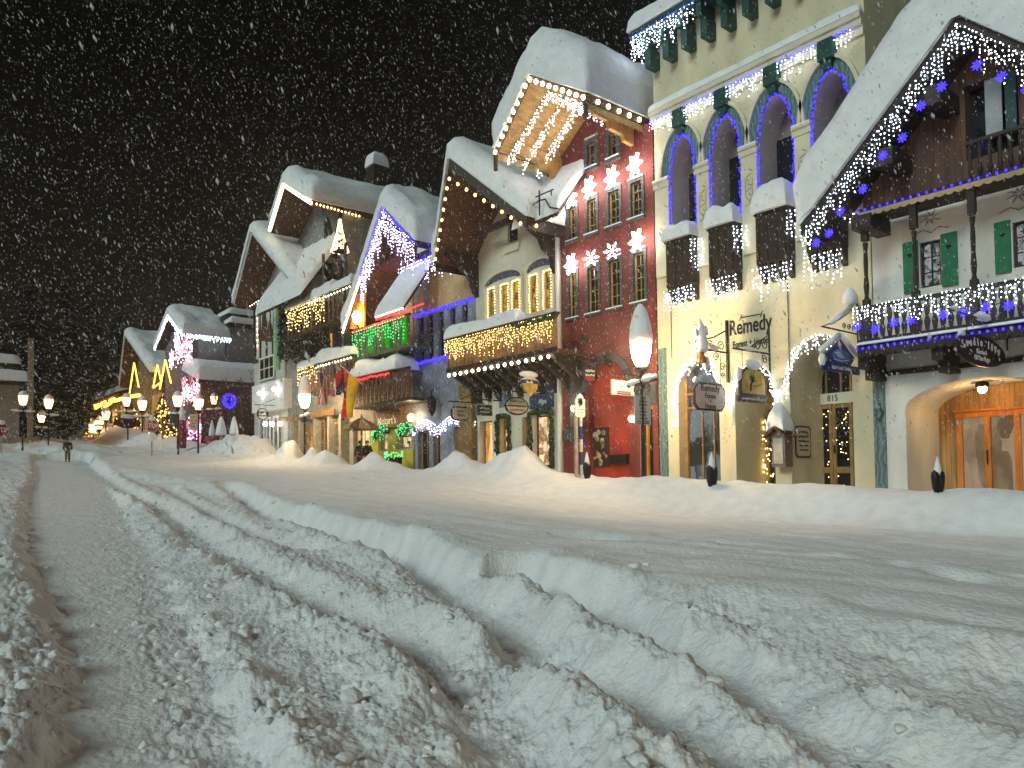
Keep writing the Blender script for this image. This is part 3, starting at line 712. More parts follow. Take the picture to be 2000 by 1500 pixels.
# ================================================================== yellow building with the arcade
def yellow():
    root = thing('arcade_building', 'yellow plaster building with tall arched loggia and icicle lights', 'building', (-14.4, 24, -1.0))
    XL, XR = P(1282, 500, Y0).x, P(1710, 800, Y0).x - .004
    ztop = P(1300, 40, Y0).z + .3
    arcs = [(1311, 1361, 272, 350, 480), (1390, 1448, 236, 318, 440), (1483, 1552, 178, 275, 415), (1588, 1662, 122, 225, 380)]
    loops, ar = [], []
    for x0, x1, yt, ysp, yb in arcs:
        X0, X1 = P(x0, ysp + 40, Y0).x, P(x1, ysp + 40, Y0).x; xm = (x0 + x1) / 2
        zt, zp, zb = P(xm, yt, Y0).z, P(xm, ysp, Y0).z, P(xm, yb + 30, Y0).z
        ar.append([X0, X1, zb, zp, zt])
    mz = sum(a[4] for a in ar) / 4; ms = sum(a[3] for a in ar) / 4; mb_ = sum(a[2] for a in ar) / 4
    for a in ar: a[2], a[3], a[4] = mb_, ms, mz
    for a in ar: loops.append(arch(a[0], a[1], a[2], a[3], a[4], 16))
    gw = []
    for x0, x1, yt, ysp in ((1326, 1406, 702, 765), (1437, 1513, 712, 772), (1545, 1668, 655, 740)):
        X0, X1 = P(x0, 850, Y0).x, P(x1, 850, Y0).x; xm = (x0 + x1) / 2; gw.append((X0, X1, BASEZ, P(xm, ysp, Y0).z, P(xm, yt, Y0).z))
    gl = [arch(*g, 14) for g in gw]
    mb = MB(); mb.prism([(XL, BASEZ), (XR, BASEZ), (XR, ztop), (XL, ztop)], Y0, 33, holes=loops + gl, hd=2.0); mb.build('wall', CREAM, root)
    # loggia back wall
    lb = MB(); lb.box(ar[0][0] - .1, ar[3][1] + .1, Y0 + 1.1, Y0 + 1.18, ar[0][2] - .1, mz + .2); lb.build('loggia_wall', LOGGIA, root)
    for a in ar: MB().box(a[0] + .02, a[1] - .05, Y0 + 1.02, Y0 + 1.09, a[2], ms + .5).build('loggia_door', GLASS, root)
    # ledge
    lz = (P(1280, 220, Y0).z + P(1700, 22, Y0).z) / 2; 
    c = MB(); c.box(XL - .05, XR, Y0 - .28, Y0 - .003, lz - .16, lz); c.box(XL - .03, XR, Y0 - .20, Y0 - .003, lz - .36, lz - .163); c.box(XL, XR, Y0 - .10, Y0 - .003, lz - .62, lz - .363); c.build('ledge', CREAM2, root)
    snow_slab(root, XL - .05, XR, Y0 - .3, Y0 - .01, lambda x, y: lz + .003, .3, .22, 'ledge_snow', nx=40, ny=6, m=SNOW)
    # arch bands, hoods, keystones, capitals
    for i, a in enumerate(ar):
        cx, hw, n = (a[0] + a[1]) / 2, (a[1] - a[0]) / 2, 20
        def ringpoly(r0, r1, zoff=0):
            h0 = a[4] - a[3]; k0, k1 = r0, r1
            o = [(cx + (hw + k1) * math.cos(math.pi * j / n), a[3] + (h0 + k1) * math.sin(math.pi * j / n)) for j in range(n + 1)]
            q = [(cx + (hw + k0) * math.cos(math.pi * j / n), a[3] + (h0 + k0) * math.sin(math.pi * j / n)) for j in range(n, -1, -1)]
            return o + q
        b = MB(); b.prism(ringpoly(.005, .34), Y0 - .05, Y0 - .003); b.build('arch_band', TEALM, root)
        b = MB(); b.prism(ringpoly(.345, .46), Y0 - .15, Y0 - .003); b.build('arch_hood', CREAM2, root)
        k = MB(); zk, zk2 = a[4] + .02, lz - .63
        k.prism([(cx - .13, zk), (cx + .13, zk), (cx + .2, zk2), (cx - .2, zk2)], Y0 - .2, Y0 - .16); k.prism([(cx - .13, zk), (cx + .13, zk), (cx + .2, zk2), (cx - .2, zk2)], Y0 - .16, Y0 - .004)
        k.box(cx - .24, cx + .24, Y0 - .3, Y0 - .004, zk2 - .35, zk2 + .25); k.build('keystone', DGREEN, root)
    edges = [XL] + [v for a in ar for v in (a[0], a[1])] + [XR]
    for j in range(0, len(edges), 2):
        e0, e1 = edges[j], edges[j + 1]
        b = MB(); b.box(e0 + (.0 if j else .02), e1, Y0 - .14, Y0 - .003, ms - .14, ms + .06); b.box(e0 + (.0 if j else .02), e1, Y0 - .2, Y0 - .003, ms + .063, ms + .13); b.box(e0 + .05, e1 - .05, Y0 - .09, Y0 - .003, ms - 3.4, ms - .143)
        cap = b.build('pilaster', CREAM2, root)
        snow_slab(cap, e0 + (.0 if j else .02), e1, Y0 - .2, Y0 - .01, lambda x, y: ms + .133, .09, .08, nx=10, ny=5, noise=.5)
        if 0 < j < 8:
            m = MB(); cxp = (e0 + e1) / 2
            for q in range(9): m.tube([(cxp + .1 * math.sin(q * 1.9), Y0 - .095, ms - .6 - q * .16), (cxp + .14 * math.cos(q * 2.3), Y0 - .095, ms - .7 - q * .16)], .014, 4)
            m.tube([(cxp - .13, Y0 - .095, ms - .9), (cxp - .13, Y0 - .095, ms - 1.5), (cxp, Y0 - .095, ms - 1.7), (cxp + .13, Y0 - .095, ms - 1.5), (cxp + .13, Y0 - .095, ms - .9)], .01, 4)
            m.build('painted_ornament', mat('ornament_paint', (.30, .27, .15), .8, .3, 10, 0), cap)
    # small balconies
    bal = [(1301, 1366, 474, 566), (1384, 1450, 440, 536), (1476, 1553, 410, 502), (1574, 1656, 378, 478)]
    yb = Y0 - .42; hz = []
    for i, (x0, x1, yt, yl) in enumerate(bal):
        X0, X1, Z0, Z1 = RC(x0, yt, x1, yl, yb); hz.append((Z0, Z1))
    mz0, mz1 = sum(h[0] for h in hz) / 4, sum(h[1] for h in hz) / 4
    for i, (x0, x1, yt, yl) in enumerate(bal):
        X0, X1 = P(x0, (yt + yl) / 2, yb).x, P(x1, (yt + yl) / 2, Y0).x; Z0, Z1 = mz0, mz1
        b = MB(); b.box(X0, X1, yb, Y0 - .004, Z0, Z0 + .1); b.box(X0, X1, yb, yb + .07, Z0 + .1, Z1); b.box(X0, X0 + .07, yb + .07, Y0 - .004, Z0 + .1, Z1); b.box(X1 - .07, X1, yb + .07, Y0 - .004, Z0 + .1, Z1)
        for k in range(4): b.box(X0 + .08 + (X1 - X0 - .2) * k / 3, X0 + .12 + (X1 - X0 - .2) * k / 3, yb - .03, yb - .001, Z0 + .02, Z1 - .02)
        b.box(X0 - .03, X1 + .03, yb - .05, Y0 - .004, Z1 + .001, Z1 + .07)
        bo = b.build('small_balcony', DARK, root)
        for k in range(4):
            xx = X0 + .02 + (X1 - X0 - .18) * k / 3
            br = MB(); br.prism([(yb + .02, Z0 - .004), (Y0 - .005, Z0 - .004), (Y0 - .005, Z0 - .55), (Y0 - .14, Z0 - .5), (Y0 - .2, Z0 - .3), (Y0 - .3, Z0 - .3), (yb + .06, Z0 - .14)], xx, xx + .14, plane='yz'); br.build('bracket', DARK, bo)
        st = (.6, .72, .9, .8)[i]
        snow_slab(bo, X0 - .06, X1 + .06, yb - .2, Y0 + .5, lambda x, y: Z1 + .075, st, .32, nx=16, ny=10, noise=.25)
    # eave with corbels
    ez = P(1290, 45, Y0 - .8).z; e = MB(); e.box(XL - .3, XR, Y0 - .95, Y0 + .3, ez, ez + .2); eo = e.build('eave', DGREEN, root)
    snow_slab(eo, XL - .35, XR, Y0 - 1.05, Y0 + 1.5, lambda x, y: ez + .203, .75, .4, nx=36, ny=8)
    k = int((XR - XL) / .82)
    for i in range(k + 1):
        x = XL + .22 + (XR - XL - .5) * i / k; b = MB()
        b.box(x - .1, x + .1, Y0 - .8, Y0 - .004, ez - .5, ez - .002); b.box(x - .13, x + .13, Y0 - .55, Y0 - .004, ez - 1.15, ez - .502); b.build('corbel', DGREEN, root)
    icicle('white icicle lights on the green-corbelled top eave of the yellow building', [(XL - .25, Y0 - .2, ez - .02), (XL - .25, Y0 - .9, ez - .02), (XL + 2.6, Y0 - .9, ez - .02)], B_WHITE, (.3, 1.0), .12, .11, .018, None, extra=B_BLUE)
    # marble edge strip
    s0, s1 = P(1289, 800, Y0).x, P(1304, 800, Y0).x; MB().box(s0, s1, Y0 - .05, Y0 - .004, BASEZ, P(1296, 680, Y0).z).build('marble_strip', TEALM, root)
    dp = MB(); dx = P(1541, 640, Y0).x; dp.tube([(dx, Y0 - .03, P(1541, 775, Y0).z), (dx, Y0 - .03, P(1540, 520, Y0).z)], .016, 5); dx2 = P(1312, 640, Y0).x; dp.tube([(dx2, Y0 - .03, P(1314, 700, Y0).z), (dx2, Y0 - .03, P(1313, 590, Y0).z)], .014, 5); dp.build('cable', DARK, root)
    # ---- ground floor openings
    g = gw[0]; yw = Y0 + .3
    f = MB(); f.box(g[0], g[0] + .16, yw, yw + .12, BASEZ, g[4]); f.box(g[1] - .1, g[1], yw, yw + .12, BASEZ, g[4])
    for q in (.42, .75): f.box(g[0] + .16 + (g[1] - g[0] - .26) * q - .02, g[0] + .16 + (g[1] - g[0] - .26) * q + .02, yw + .02, yw + .1, BASEZ, g[3] - .6)
    for q in (g[3] - .05, g[3] - .55): f.box(g[0] + .16, g[1] - .1, yw + .01, yw + .11, q, q + .07)
    fo = f.build('shop_window', OAK, root); MB().box(g[0], g[1], yw + .13, yw + .15, BASEZ, g[4] + .05).build('pane', SHOPDIM, fo)
    g = gw[1]; yw = Y0 + 1.9
    f = MB(); f.box(g[0], g[0] + .1, yw - .1, yw, BASEZ, g[4]); f.box(g[1] - .1, g[1], yw - .1, yw, BASEZ, g[4]); f.box(g[0] + .1, g[1] - .1, yw - .1, yw, g[3] - .35, g[4] + .02)
    fo = f.build('shop_window', OAK, root); MB().box(g[0], g[1], yw + .005, yw + .03, BASEZ, g[4] + .02).build('pane', GLASS, fo)
    g = gw[2]; yw = Y0 + 1.95; zl0, zl1 = P(1630, 789, yw).z, P(1630, 768, yw).z
    l = MB(); l.box(g[0], g[1], yw - .12, yw + .05, zl0, zl1); lo = l.build('door_lintel', CREAM2, root)
    text('815', (zl1 - zl0) * .8, IRON, lo, ((P(1630, 778, yw).x), yw - .13, (zl0 + zl1) / 2), sx=.9)
    f = MB(); xm = P(1629, 880, yw).x; hw = .085
    x0, x1 = P(1590, 880, yw).x, P(1668, 880, yw).x
    for a_, b_ in ((x0, xm - .01), (xm + .01, x1)):
        f.box(a_, a_ + .1, yw - .08, yw, BASEZ, zl0 - .002); f.box(b_ - .1, b_, yw - .08, yw, BASEZ, zl0 - .002)
        f.box(a_ + .1, b_ - .1, yw - .08, yw, zl0 - .14, zl0 - .002); f.box(a_ + .1, b_ - .1, yw - .08, yw, zl0 - 2.25, zl0 - 2.05)
    do = f.build('double_door', OAK, root); MB().box(x0, x1, yw + .005, yw + .03, BASEZ, zl0 - .01).build('pane', GLASS, do)
    h = MB(); h.tube([(xm + .08, yw - .12, zl0 - 1.6), (xm + .08, yw - .12, zl0 - 1.35)], .025); h.build('handle', IRON, do)
    f = MB(); 
    for q in (x0, x0 + (x1 - x0) * .35, x0 + (x1 - x0) * .72, x1 - .06): f.box(q, q + .06, yw - .06, yw, zl1 + .002, g[4] - .05)
    f.box(g[0], g[1], yw - .05, yw, g[4] - .22, g[4] + .02); to = f.build('transom', OAK, root); MB().box(x0, x1, yw + .005, yw + .03, zl1, g[4] + .02).build('pane', GLASS, to)
    bk = MB(); bk.box(g[0] - .02, x0, yw + .0, yw + .06, BASEZ, g[4] + .1); bk.box(x1, g[1] + .02, yw, yw + .06, BASEZ, g[4] + .1); bk.build('recess_wall', CREAM2, root)
    # wall lettering
    c1, c2 = P(1465, 636, Y0), P(1466, 669, Y0); hh = abs(P(1466, 622, Y0).z - P(1466, 652, Y0).z)
    text('Remedy', hh * 1.42, IRON, root, (c1.x, Y0 - .02, c1.z), sx=.68, off=.012); text('Forest + Home', hh * .62, IRON, root, (c2.x, Y0 - .02, c2.z), sx=.68, off=.005)
    u = MB(); a, b = P(1447, 629, Y0), P(1488, 611, Y0); zz = P(1467, 617, Y0).z; u.tube([(a.x, Y0 - .02, zz), (b.x, Y0 - .02, zz)], .014, 5)
    for x in (a.x, b.x): u.tube([(x - .05, Y0 - .02, zz - .1), (x, Y0 - .02, zz), (x + .05, Y0 - .02, zz + .1)], .014, 5)
    u.build('painted_rule', IRON, root)
    # ---- lights
    kx = [XL] + [(a[0] + a[1]) / 2 for a in ar] + [XR]
    nm = ['beside the red house', 'between the first two keystones', 'between the two middle keystones', 'between the last two keystones', 'next to the chalet roof']
    for i in range(5):
        icicle('white icicle lights under the long snowy ledge, ' + nm[i], [(kx[i] + (.26 if i else 0), Y0 - .24, lz - .42), (kx[i + 1] - .26, Y0 - .24, lz - .42)], B_WHITE, (.2, .7), .125, .105, .0165, 'icicle lights under the ledge', extra=B_BLUE)
    nm = ['narrow arch beside the red house', 'second arch from the red house', 'third arch from the red house', 'arch partly hidden by the chalet roof']
    for i, a in enumerate(ar):
        cx, hw = (a[0] + a[1]) / 2, (a[1] - a[0]) / 2; pts = [(a[0], Y0 - .06, a[2] + .9)]
        pts += [(cx - hw * math.cos(math.pi * j / 16), Y0 - .06, a[3] + (a[4] - a[3]) * math.sin(math.pi * j / 16)) for j in range(17)] + [(a[1], Y0 - .06, a[2] + .6)]
        string_lights('string of blue bulbs framing the ' + nm[i], pts, .085, B_BLUE, .034, 'blue bulbs around the arches', jit=.04)
        X0, X1 = P(bal[i][0], bal[i][3], yb).x, P(bal[i][1], bal[i][3], Y0).x
        icicle('white icicle lights below the balcony, ' + nm[i], [(X0 - .1, yb + .02, mz0 - .12), (X1 + .1, yb + .02, mz0 - .12)], B_WHITE, (.35, 1.05), .13, .115, .018, 'icicle lights below the small balconies')
        icicle('white light tangle on the balcony edge, ' + nm[i], [(X1 + .02, yb - .05, mz1 - .1), (X1 + .12, yb + .1, mz1 - .1), (X1 + .3, Y0 - .1, mz1 - .1)], B_WHITE, (.5, 1.2), .14, .115, .017, 'lights on the small balcony edges')
    # swag above the shop arches
    pts = []
    for g in gw:
        cx, hw = (g[0] + g[1]) / 2, (g[1] - g[0]) / 2
        pts += [(cx - (hw + .1) * math.cos(math.pi * j / 12), Y0 - .1, g[3] - .1 + (g[4] + .12 - g[3]) * max(0, math.sin(math.pi * j / 12))) for j in range(13)]
        if g is gw[0]: pts = [(pts[0][0], Y0 - .1, pts[0][2] - .9)] + pts
    icicle('white lights draped over the three shop arches of the yellow building', pts[:-4], B_WHITE, (.12, .5), .085, .105, .0175, 'shop lights', jit=.06)
    # lit fir inside the second window
    t = thing('christmas_tree', 'small fir tree with fairy lights behind the narrow shop window', 'christmas tree', ((gw[1][0] + gw[1][1]) / 2, Y0 + 1.6, -1.0))
    c = Vector((P(1497, 870, Y0 + 1.7).x, Y0 + 1.72, 0)); z0, z1 = -1.2, P(1497, 800, Y0 + 1.7).z; lv = MB(); bl = MB()
    for k in range(700):
        u = rnd.random() ** .7; zz = z1 - u * (z1 - z0); rr = .05 + .42 * u; a = rnd.uniform(0, 6.28); q = Vector((c.x + rr * math.cos(a) * rnd.uniform(.4, 1), c.y + .35 * rr * math.sin(a), zz))
        s_ = .07; lv.add([q, q + Vector((s_ * math.cos(a), .3 * s_ * math.sin(a), -s_ * .5)), q + Vector((s_ * .4 * math.cos(a + 1), 0, s_ * .6))], [(0, 1, 2)])
    for k in range(110):
        u = rnd.random() ** .6; zz = z1 - u * (z1 - z0); rr = .06 + .45 * u; a = rnd.uniform(0, 6.28); bl.bulb((c.x + rr * math.cos(a), c.y - .12 - .1 * rr, zz), .02)
    lv.build('branches', FOLI, t); bl.build('fairy_lights', B_WARM, t, kind='stuff')
    bl = MB()
    for k in range(60):
        q = (rnd.uniform(x0 + .12, x1 - .12), yw - .03, zl0 - .2 - 2.6 * rnd.random()); bl.bulb(q, .014)
    bl.build('fairy_lights', B_WARM, do, kind='stuff')
SHOPDIM = litpane('dim_shop_glass', (.02, .03, .03), (.36, .46, .48), .38, (1.3, 1, .7))
yellow()

# ================================================================== red house
def red():
    root = thing('red_house', 'narrow red house with a deep snow-laden gable hood and snowflake lights', 'building', (-20.9, 24, -.7))
    XL, XR = P(1097, 500, Y0).x, P(1281, 600, Y0).x - .004
    ye, yp = 19.0, 18.6
    L, A, Rr = G(970, 292, ye), G(1043, 140, yp), G(1145, 178, ye)
    Lz = (L[1] + Rr[1]) / 2; A = ((L[0] + Rr[0]) / 2, A[1]); L, Rr = (L[0], L[1] * .6 + Lz * .4), (Rr[0], Rr[1] * .6 + Lz * .4)
    roof, fr, bz = gable_roof(root, L, A, Rr, ye, yp, 33, th=.2, snow=2.1, r=.95, rm=HONEY, fm=BROWN, fw=.3, sn=.08)
    def zr(x): return bz(x) - .21
    atw = [RC(1148, 280, 1162, 328, Y0), RC(1190, 258, 1205, 303, Y0)]
    up = [RC(1112, 410, 1126, 470, Y0), RC(1148, 392, 1165, 455, Y0), RC(1189, 370, 1210, 435, Y0), RC(1233, 350, 1254, 425, Y0)]
    lo = [RC(1112, 540, 1127, 625, Y0), RC(1149, 522, 1169, 608, Y0), RC(1191, 506, 1212, 600, Y0), RC(1238, 488, 1259, 585, Y0)]
    def row(r):
        z0, z1 = sum(w[2] for w in r) / len(r), sum(w[3] for w in r) / len(r); return [(w[0], w[1], z0, z1) for w in r]
    atw, up, lo = row(atw), row(up), row(lo)
    dw = RC(1256, 792, 1282, 1000, Y0); dw = (dw[0], XR - .25, BASEZ, P(1268, 790, Y0).z)
    shp = RC(1148, 835, 1180, 912, Y0)
    ad = (P(1150, 800, Y0).x, P(1228, 800, Y0).x, BASEZ, P(1190, 760, Y0).z, P(1190, 705, Y0).z)
    mb = MB(); xs = [XL, XL, A[0], XR, XR]
    mb.prism([(XL, BASEZ), (XR, BASEZ), (XR, zr(XR)), (A[0], zr(A[0])), (XL, zr(XL))], Y0, 33, holes=[rect(*w) for w in atw + up + lo] + [rect(*dw), arch(*ad)], hd=.5); mb.build('wall', RED, root)
    for w in up + lo: window(root, *w, Y0, mat('gold_frame', (.34, .25, .08), .5), GLASS, fw=.05, inset=.14, mull=(1, 3), surround=GREY, sw=.13)
    for w in atw: window(root, *w, Y0, mat('gold_frame', (.34, .25, .08), .5), GLASS, fw=.06, inset=.14, mull=(0, 1), surround=GREY, sw=.2)
    sh = MB()
    for w in up + lo + atw:
        zz = w[3] + (.13 if w in up + lo else .2); sh.box(w[0] - .1, w[1] + .1, Y0 - .09, Y0 - .05, zz + .002, zz + .06); sh.box(w[0] - .15, w[1] + .15, Y0 - .13, Y0 - .06, w[2] - .045, w[2] - .0)
    split_build(sh, 'sill_snow', SNOW, root)
    # arched doorway of red boards with a grey moulding
    n = 18; cx, hw = (ad[0] + ad[1]) / 2, (ad[1] - ad[0]) / 2; r0, r1 = .02, .3
    ring = [(cx + (hw + r1) * math.cos(math.pi * j / n), ad[3] + (ad[4] - ad[3] + r1) * math.sin(math.pi * j / n)) for j in range(n + 1)] + [(cx + (hw + r0) * math.cos(math.pi * j / n), ad[3] + (ad[4] - ad[3] + r0) * math.sin(math.pi * j / n)) for j in range(n, -1, -1)]
    MB().prism(ring, Y0 - .12, Y0 - .003).build('arch_moulding', GREY, root)
    d = MB(); d.box(ad[0] - .02, ad[1] + .02, Y0 + .3, Y0 + .36, BASEZ, ad[4] + .05); do = d.build('arched_door', mat('red_door', (.36, .04, .02), .6, .2, 2), root)
    b = MB(); b.box(*shp[:2], Y0 + .24, Y0 + .29, shp[2], shp[3]); so = b.build('display_panel', DARK, do)
    b = MB()
    for k in range(22): b.ball((rnd.uniform(shp[0] + .1, shp[1] - .1), Y0 + .22, rnd.uniform(shp[2] + .1, shp[3] - .1)), rnd.uniform(.06, .13), 8, sq=(1, .4, 1))
    split_build(b, 'display_plate', mat('plates', (.38, .30, .17), .4, .5, 4), so, True)
    q = RC(1192, 888, 1226, 906, Y0 + .2); MB().box(q[0], q[1], Y0 + .1, Y0 + .29, q[2], q[3]).build('mail_box', IRON, do)
    b = MB(); p0, p1 = P(1114, 760, Y0).x, P(1141, 760, Y0).x; b.box(p0, p1, Y0 - .1, Y0 - .003, P(1128, 835, Y0).z, P(1128, 690, Y0).z)
    for k in range(3): b.box(p0 + .08 + k * (p1 - p0 - .2) / 2, p0 + .14 + k * (p1 - p0 - .2) / 2, Y0 - .14, Y0 - .101, P(1128, 830, Y0).z, P(1128, 695, Y0).z)
    b.build('carved_pilaster', GREY, root)
    b = MB(); e0, e1 = P(1216, 840, Y0).x, XR - .02; b.box(XL, p1, Y0 - .07, Y0 - .003, P(1120, 838, Y0).z - .45, P(1120, 838, Y0).z); b.box(ad[1] + .3, XR - .02, Y0 - .07, Y0 - .003, P(1250, 790, Y0).z, P(1250, 752, Y0).z); split_build(b, 'stone_course', GREY, root)
    b = MB(); z = P(1130, 682, Y0).z
    b.tube([(p0 - .15, Y0 - .1, z), (p0 + .6, Y0 - .1, z + .02), (p0 + 1.1, Y0 - .1, z + .1), (p0 + 1.3, Y0 - .1, z + .25)], .03, 5); scroll(b, (p0 + .3, Y0 - .1, z + .25), .2, 1.2, 'y', 1, .025); scroll(b, (p0 + .95, Y0 - .1, z + .35), .2, 1.2, 'y', -1, .025)
    b.build('wall_scroll', GREY, root)
    f = MB(); f.box(dw[0], dw[1], Y0 + .2, Y0 + .3, dw[3] - .15, dw[3]); f.box(dw[0], dw[0] + .1, Y0 + .2, Y0 + .3, BASEZ, dw[3] - .152); f.box(dw[1] - .1, dw[1], Y0 + .2, Y0 + .3, BASEZ, dw[3] - .152); fo = f.build('side_door', mat('ochre_door_frame', (.5, .28, .05), .5), root); MB().box(dw[0], dw[1], Y0 + .32, Y0 + .35, BASEZ, dw[3]).build('pane', GLASS, fo)
    # hood: rafters, purlins, valance
    for k, yy in enumerate((19.7, 20.5, 21.3)):
        b = MB(); off = -.25
        for E in (L, Rr): b.beam((E[0] + (A[0] - E[0]) * .02, yy, E[1] + off + (A[1] - E[1]) * .02), (A[0], yy, A[1] + off), .14, .2)
        b.build('rafter', HONEY, roof)
    for E, sg in ((L, 1), (Rr, -1)):
        x = E[0] + sg * .55; zz = bz(x) - .25
        b = MB(); b.prism([(ye + .5, zz), (Y0 - .004, zz), (Y0 - .004, zz - 1.0), (Y0 - .5, zz - .95), (Y0 - .6, zz - .75), (Y0 - 1.3, zz - .7), (Y0 - 1.4, zz - .45), (ye + .9, zz - .4), (ye + .6, zz - .2)], x - .09, x + .09, plane='yz'); b.build('hood_bracket', HONEY, roof)
        v = MB(); xe = E[0]; n = 16; zt = E[1] - .22; pts = [(ye, zt), (33, zt)]
        for i in range(n, -1, -1):
            y = ye + (22.5 - ye) * i / n; pts += [(y, zt - .25)] + ([(y - .06, zt - .32), (y - .15, zt - .32)] if i else [])
        pts = [(ye, zt), (22.5, zt)] + pts[2:]
        v.prism(pts, xe + sg * .02, xe + sg * .05, plane='yz'); v.build('eave_valance', OCHRE, roof)
        b = MB(); b.beam((E[0], ye - .06, E[1] - .3), (E[0], ye - .06, E[1] - .95), .12, .12); b.build('pendant', BROWN, roof)
    # ---- lights
    e = Vector((0, -.08, -.2)); pts = [Vector((L[0], ye, L[1])) + e, Vector((A[0], yp, A[1])) + e, Vector((Rr[0], ye, Rr[1])) + e]
    string_lights('large warm white bulbs along the gable edge of the red house hood', pts, .36, B_WWHITE, .075, 'large bulbs on the red house', True)
    string_lights('widely spaced large bulbs along the eave of the red house beside the yellow building', [(Rr[0] + .08, ye + .5, Rr[1] - .2), (Rr[0] + .08, 21.9, Rr[1] - .2)], .55, B_WWHITE, .075, 'large bulbs on the red house', True)
    for k, yy in enumerate((19.6, 20.4, 21.2)):
        o = -.38
        icicle('white icicle lights on the ' + ('outermost', 'middle', 'innermost')[k] + ' rafter under the red house hood', [(L[0] + .1, yy - .1, L[1] + o), (A[0], yy - .1, A[1] + o), (A[0] + (Rr[0] - A[0]) * .8, yy - .1, A[1] + o + (Rr[1] - A[1]) * .8)], B_WHITE, (.2, .6), .14, .115, .02, 'icicle lights under the red hood')
    me = flake_mesh(.43, B_FLAKE, .06); me2 = flake_mesh(.36, emit('flake_white', (.9, .93, 1), 8), .02)
    spots = [(1114, 386, 0, 'upper row, nearest the cream house'), (1150, 366, 0, 'upper row, second from the cream house'), (1194, 346, 0, 'upper row, third from the cream house'), (1239, 322, 0, 'upper row, nearest the yellow building'),
             (1115, 516, 0, 'lower row, nearest the cream house'), (1154, 504, 1, 'lower row, second from the cream house'), (1195, 490, 1, 'lower row, third from the cream house'), (1243, 470, 0, 'lower row, nearest the yellow building')]
    for x, y, kk, w in spots:
        c = P(x, y, Y0 - .45); t = thing('snowflake_light', ('outlined' if kk else 'dazzling') + ' snowflake light, ' + w, 'snowflake light', c, 'snowflake lights on the red house')
        for r_ in (0, R(60)):
            o = link('snowflake', me2 if kk else me, t); o.matrix_parent_inverse = Matrix.Identity(4); o.rotation_euler = (0, 0, R(20) if kk else R(-16) + r_ * .12)
            if kk: break
        if not kk: q = MB(); q.ball((0, 0, 0), .15, 10, sq=(1, 1, 2.0)); co = q.build('glare_core', B_FLAKE, t); co.matrix_parent_inverse = Matrix.Identity(4)  # glowing ball added to shape the burst of glare
        b = MB(); b.tube([c + Vector((0, .02, -.2)), c + Vector((0, .1, -.6)), c + Vector((-.02, .28, -1.15))], .018, 5); b.tube([c + Vector((0, .02, .3)), c + Vector((0, .1, .42)), c + Vector((0, .38, .45))], .014, 5); b.build('pole', IRON, t)
    for x, y, w in ((1121, 798, 'beside the carved grey pilaster'), (1234, 818, 'behind the notice post')):
        c = P(x, y, Y0 - .3); t = thing('wall_lamp', 'small glowing wall lamp on the red house ' + w, 'wall lamp', c, 'wall lamps on the red house')
        b = MB(); b.ball(c, .13, 10); b.build('globe', emit('sconce_light', (1, .72, .38), 60), t); b = MB(); b.tube([c + Vector((0, .3, -.2)), c + Vector((0, .05, -.22)), c + Vector((0, 0, -.1))], .025, 5); b.build('bracket', IRON, t)
red()
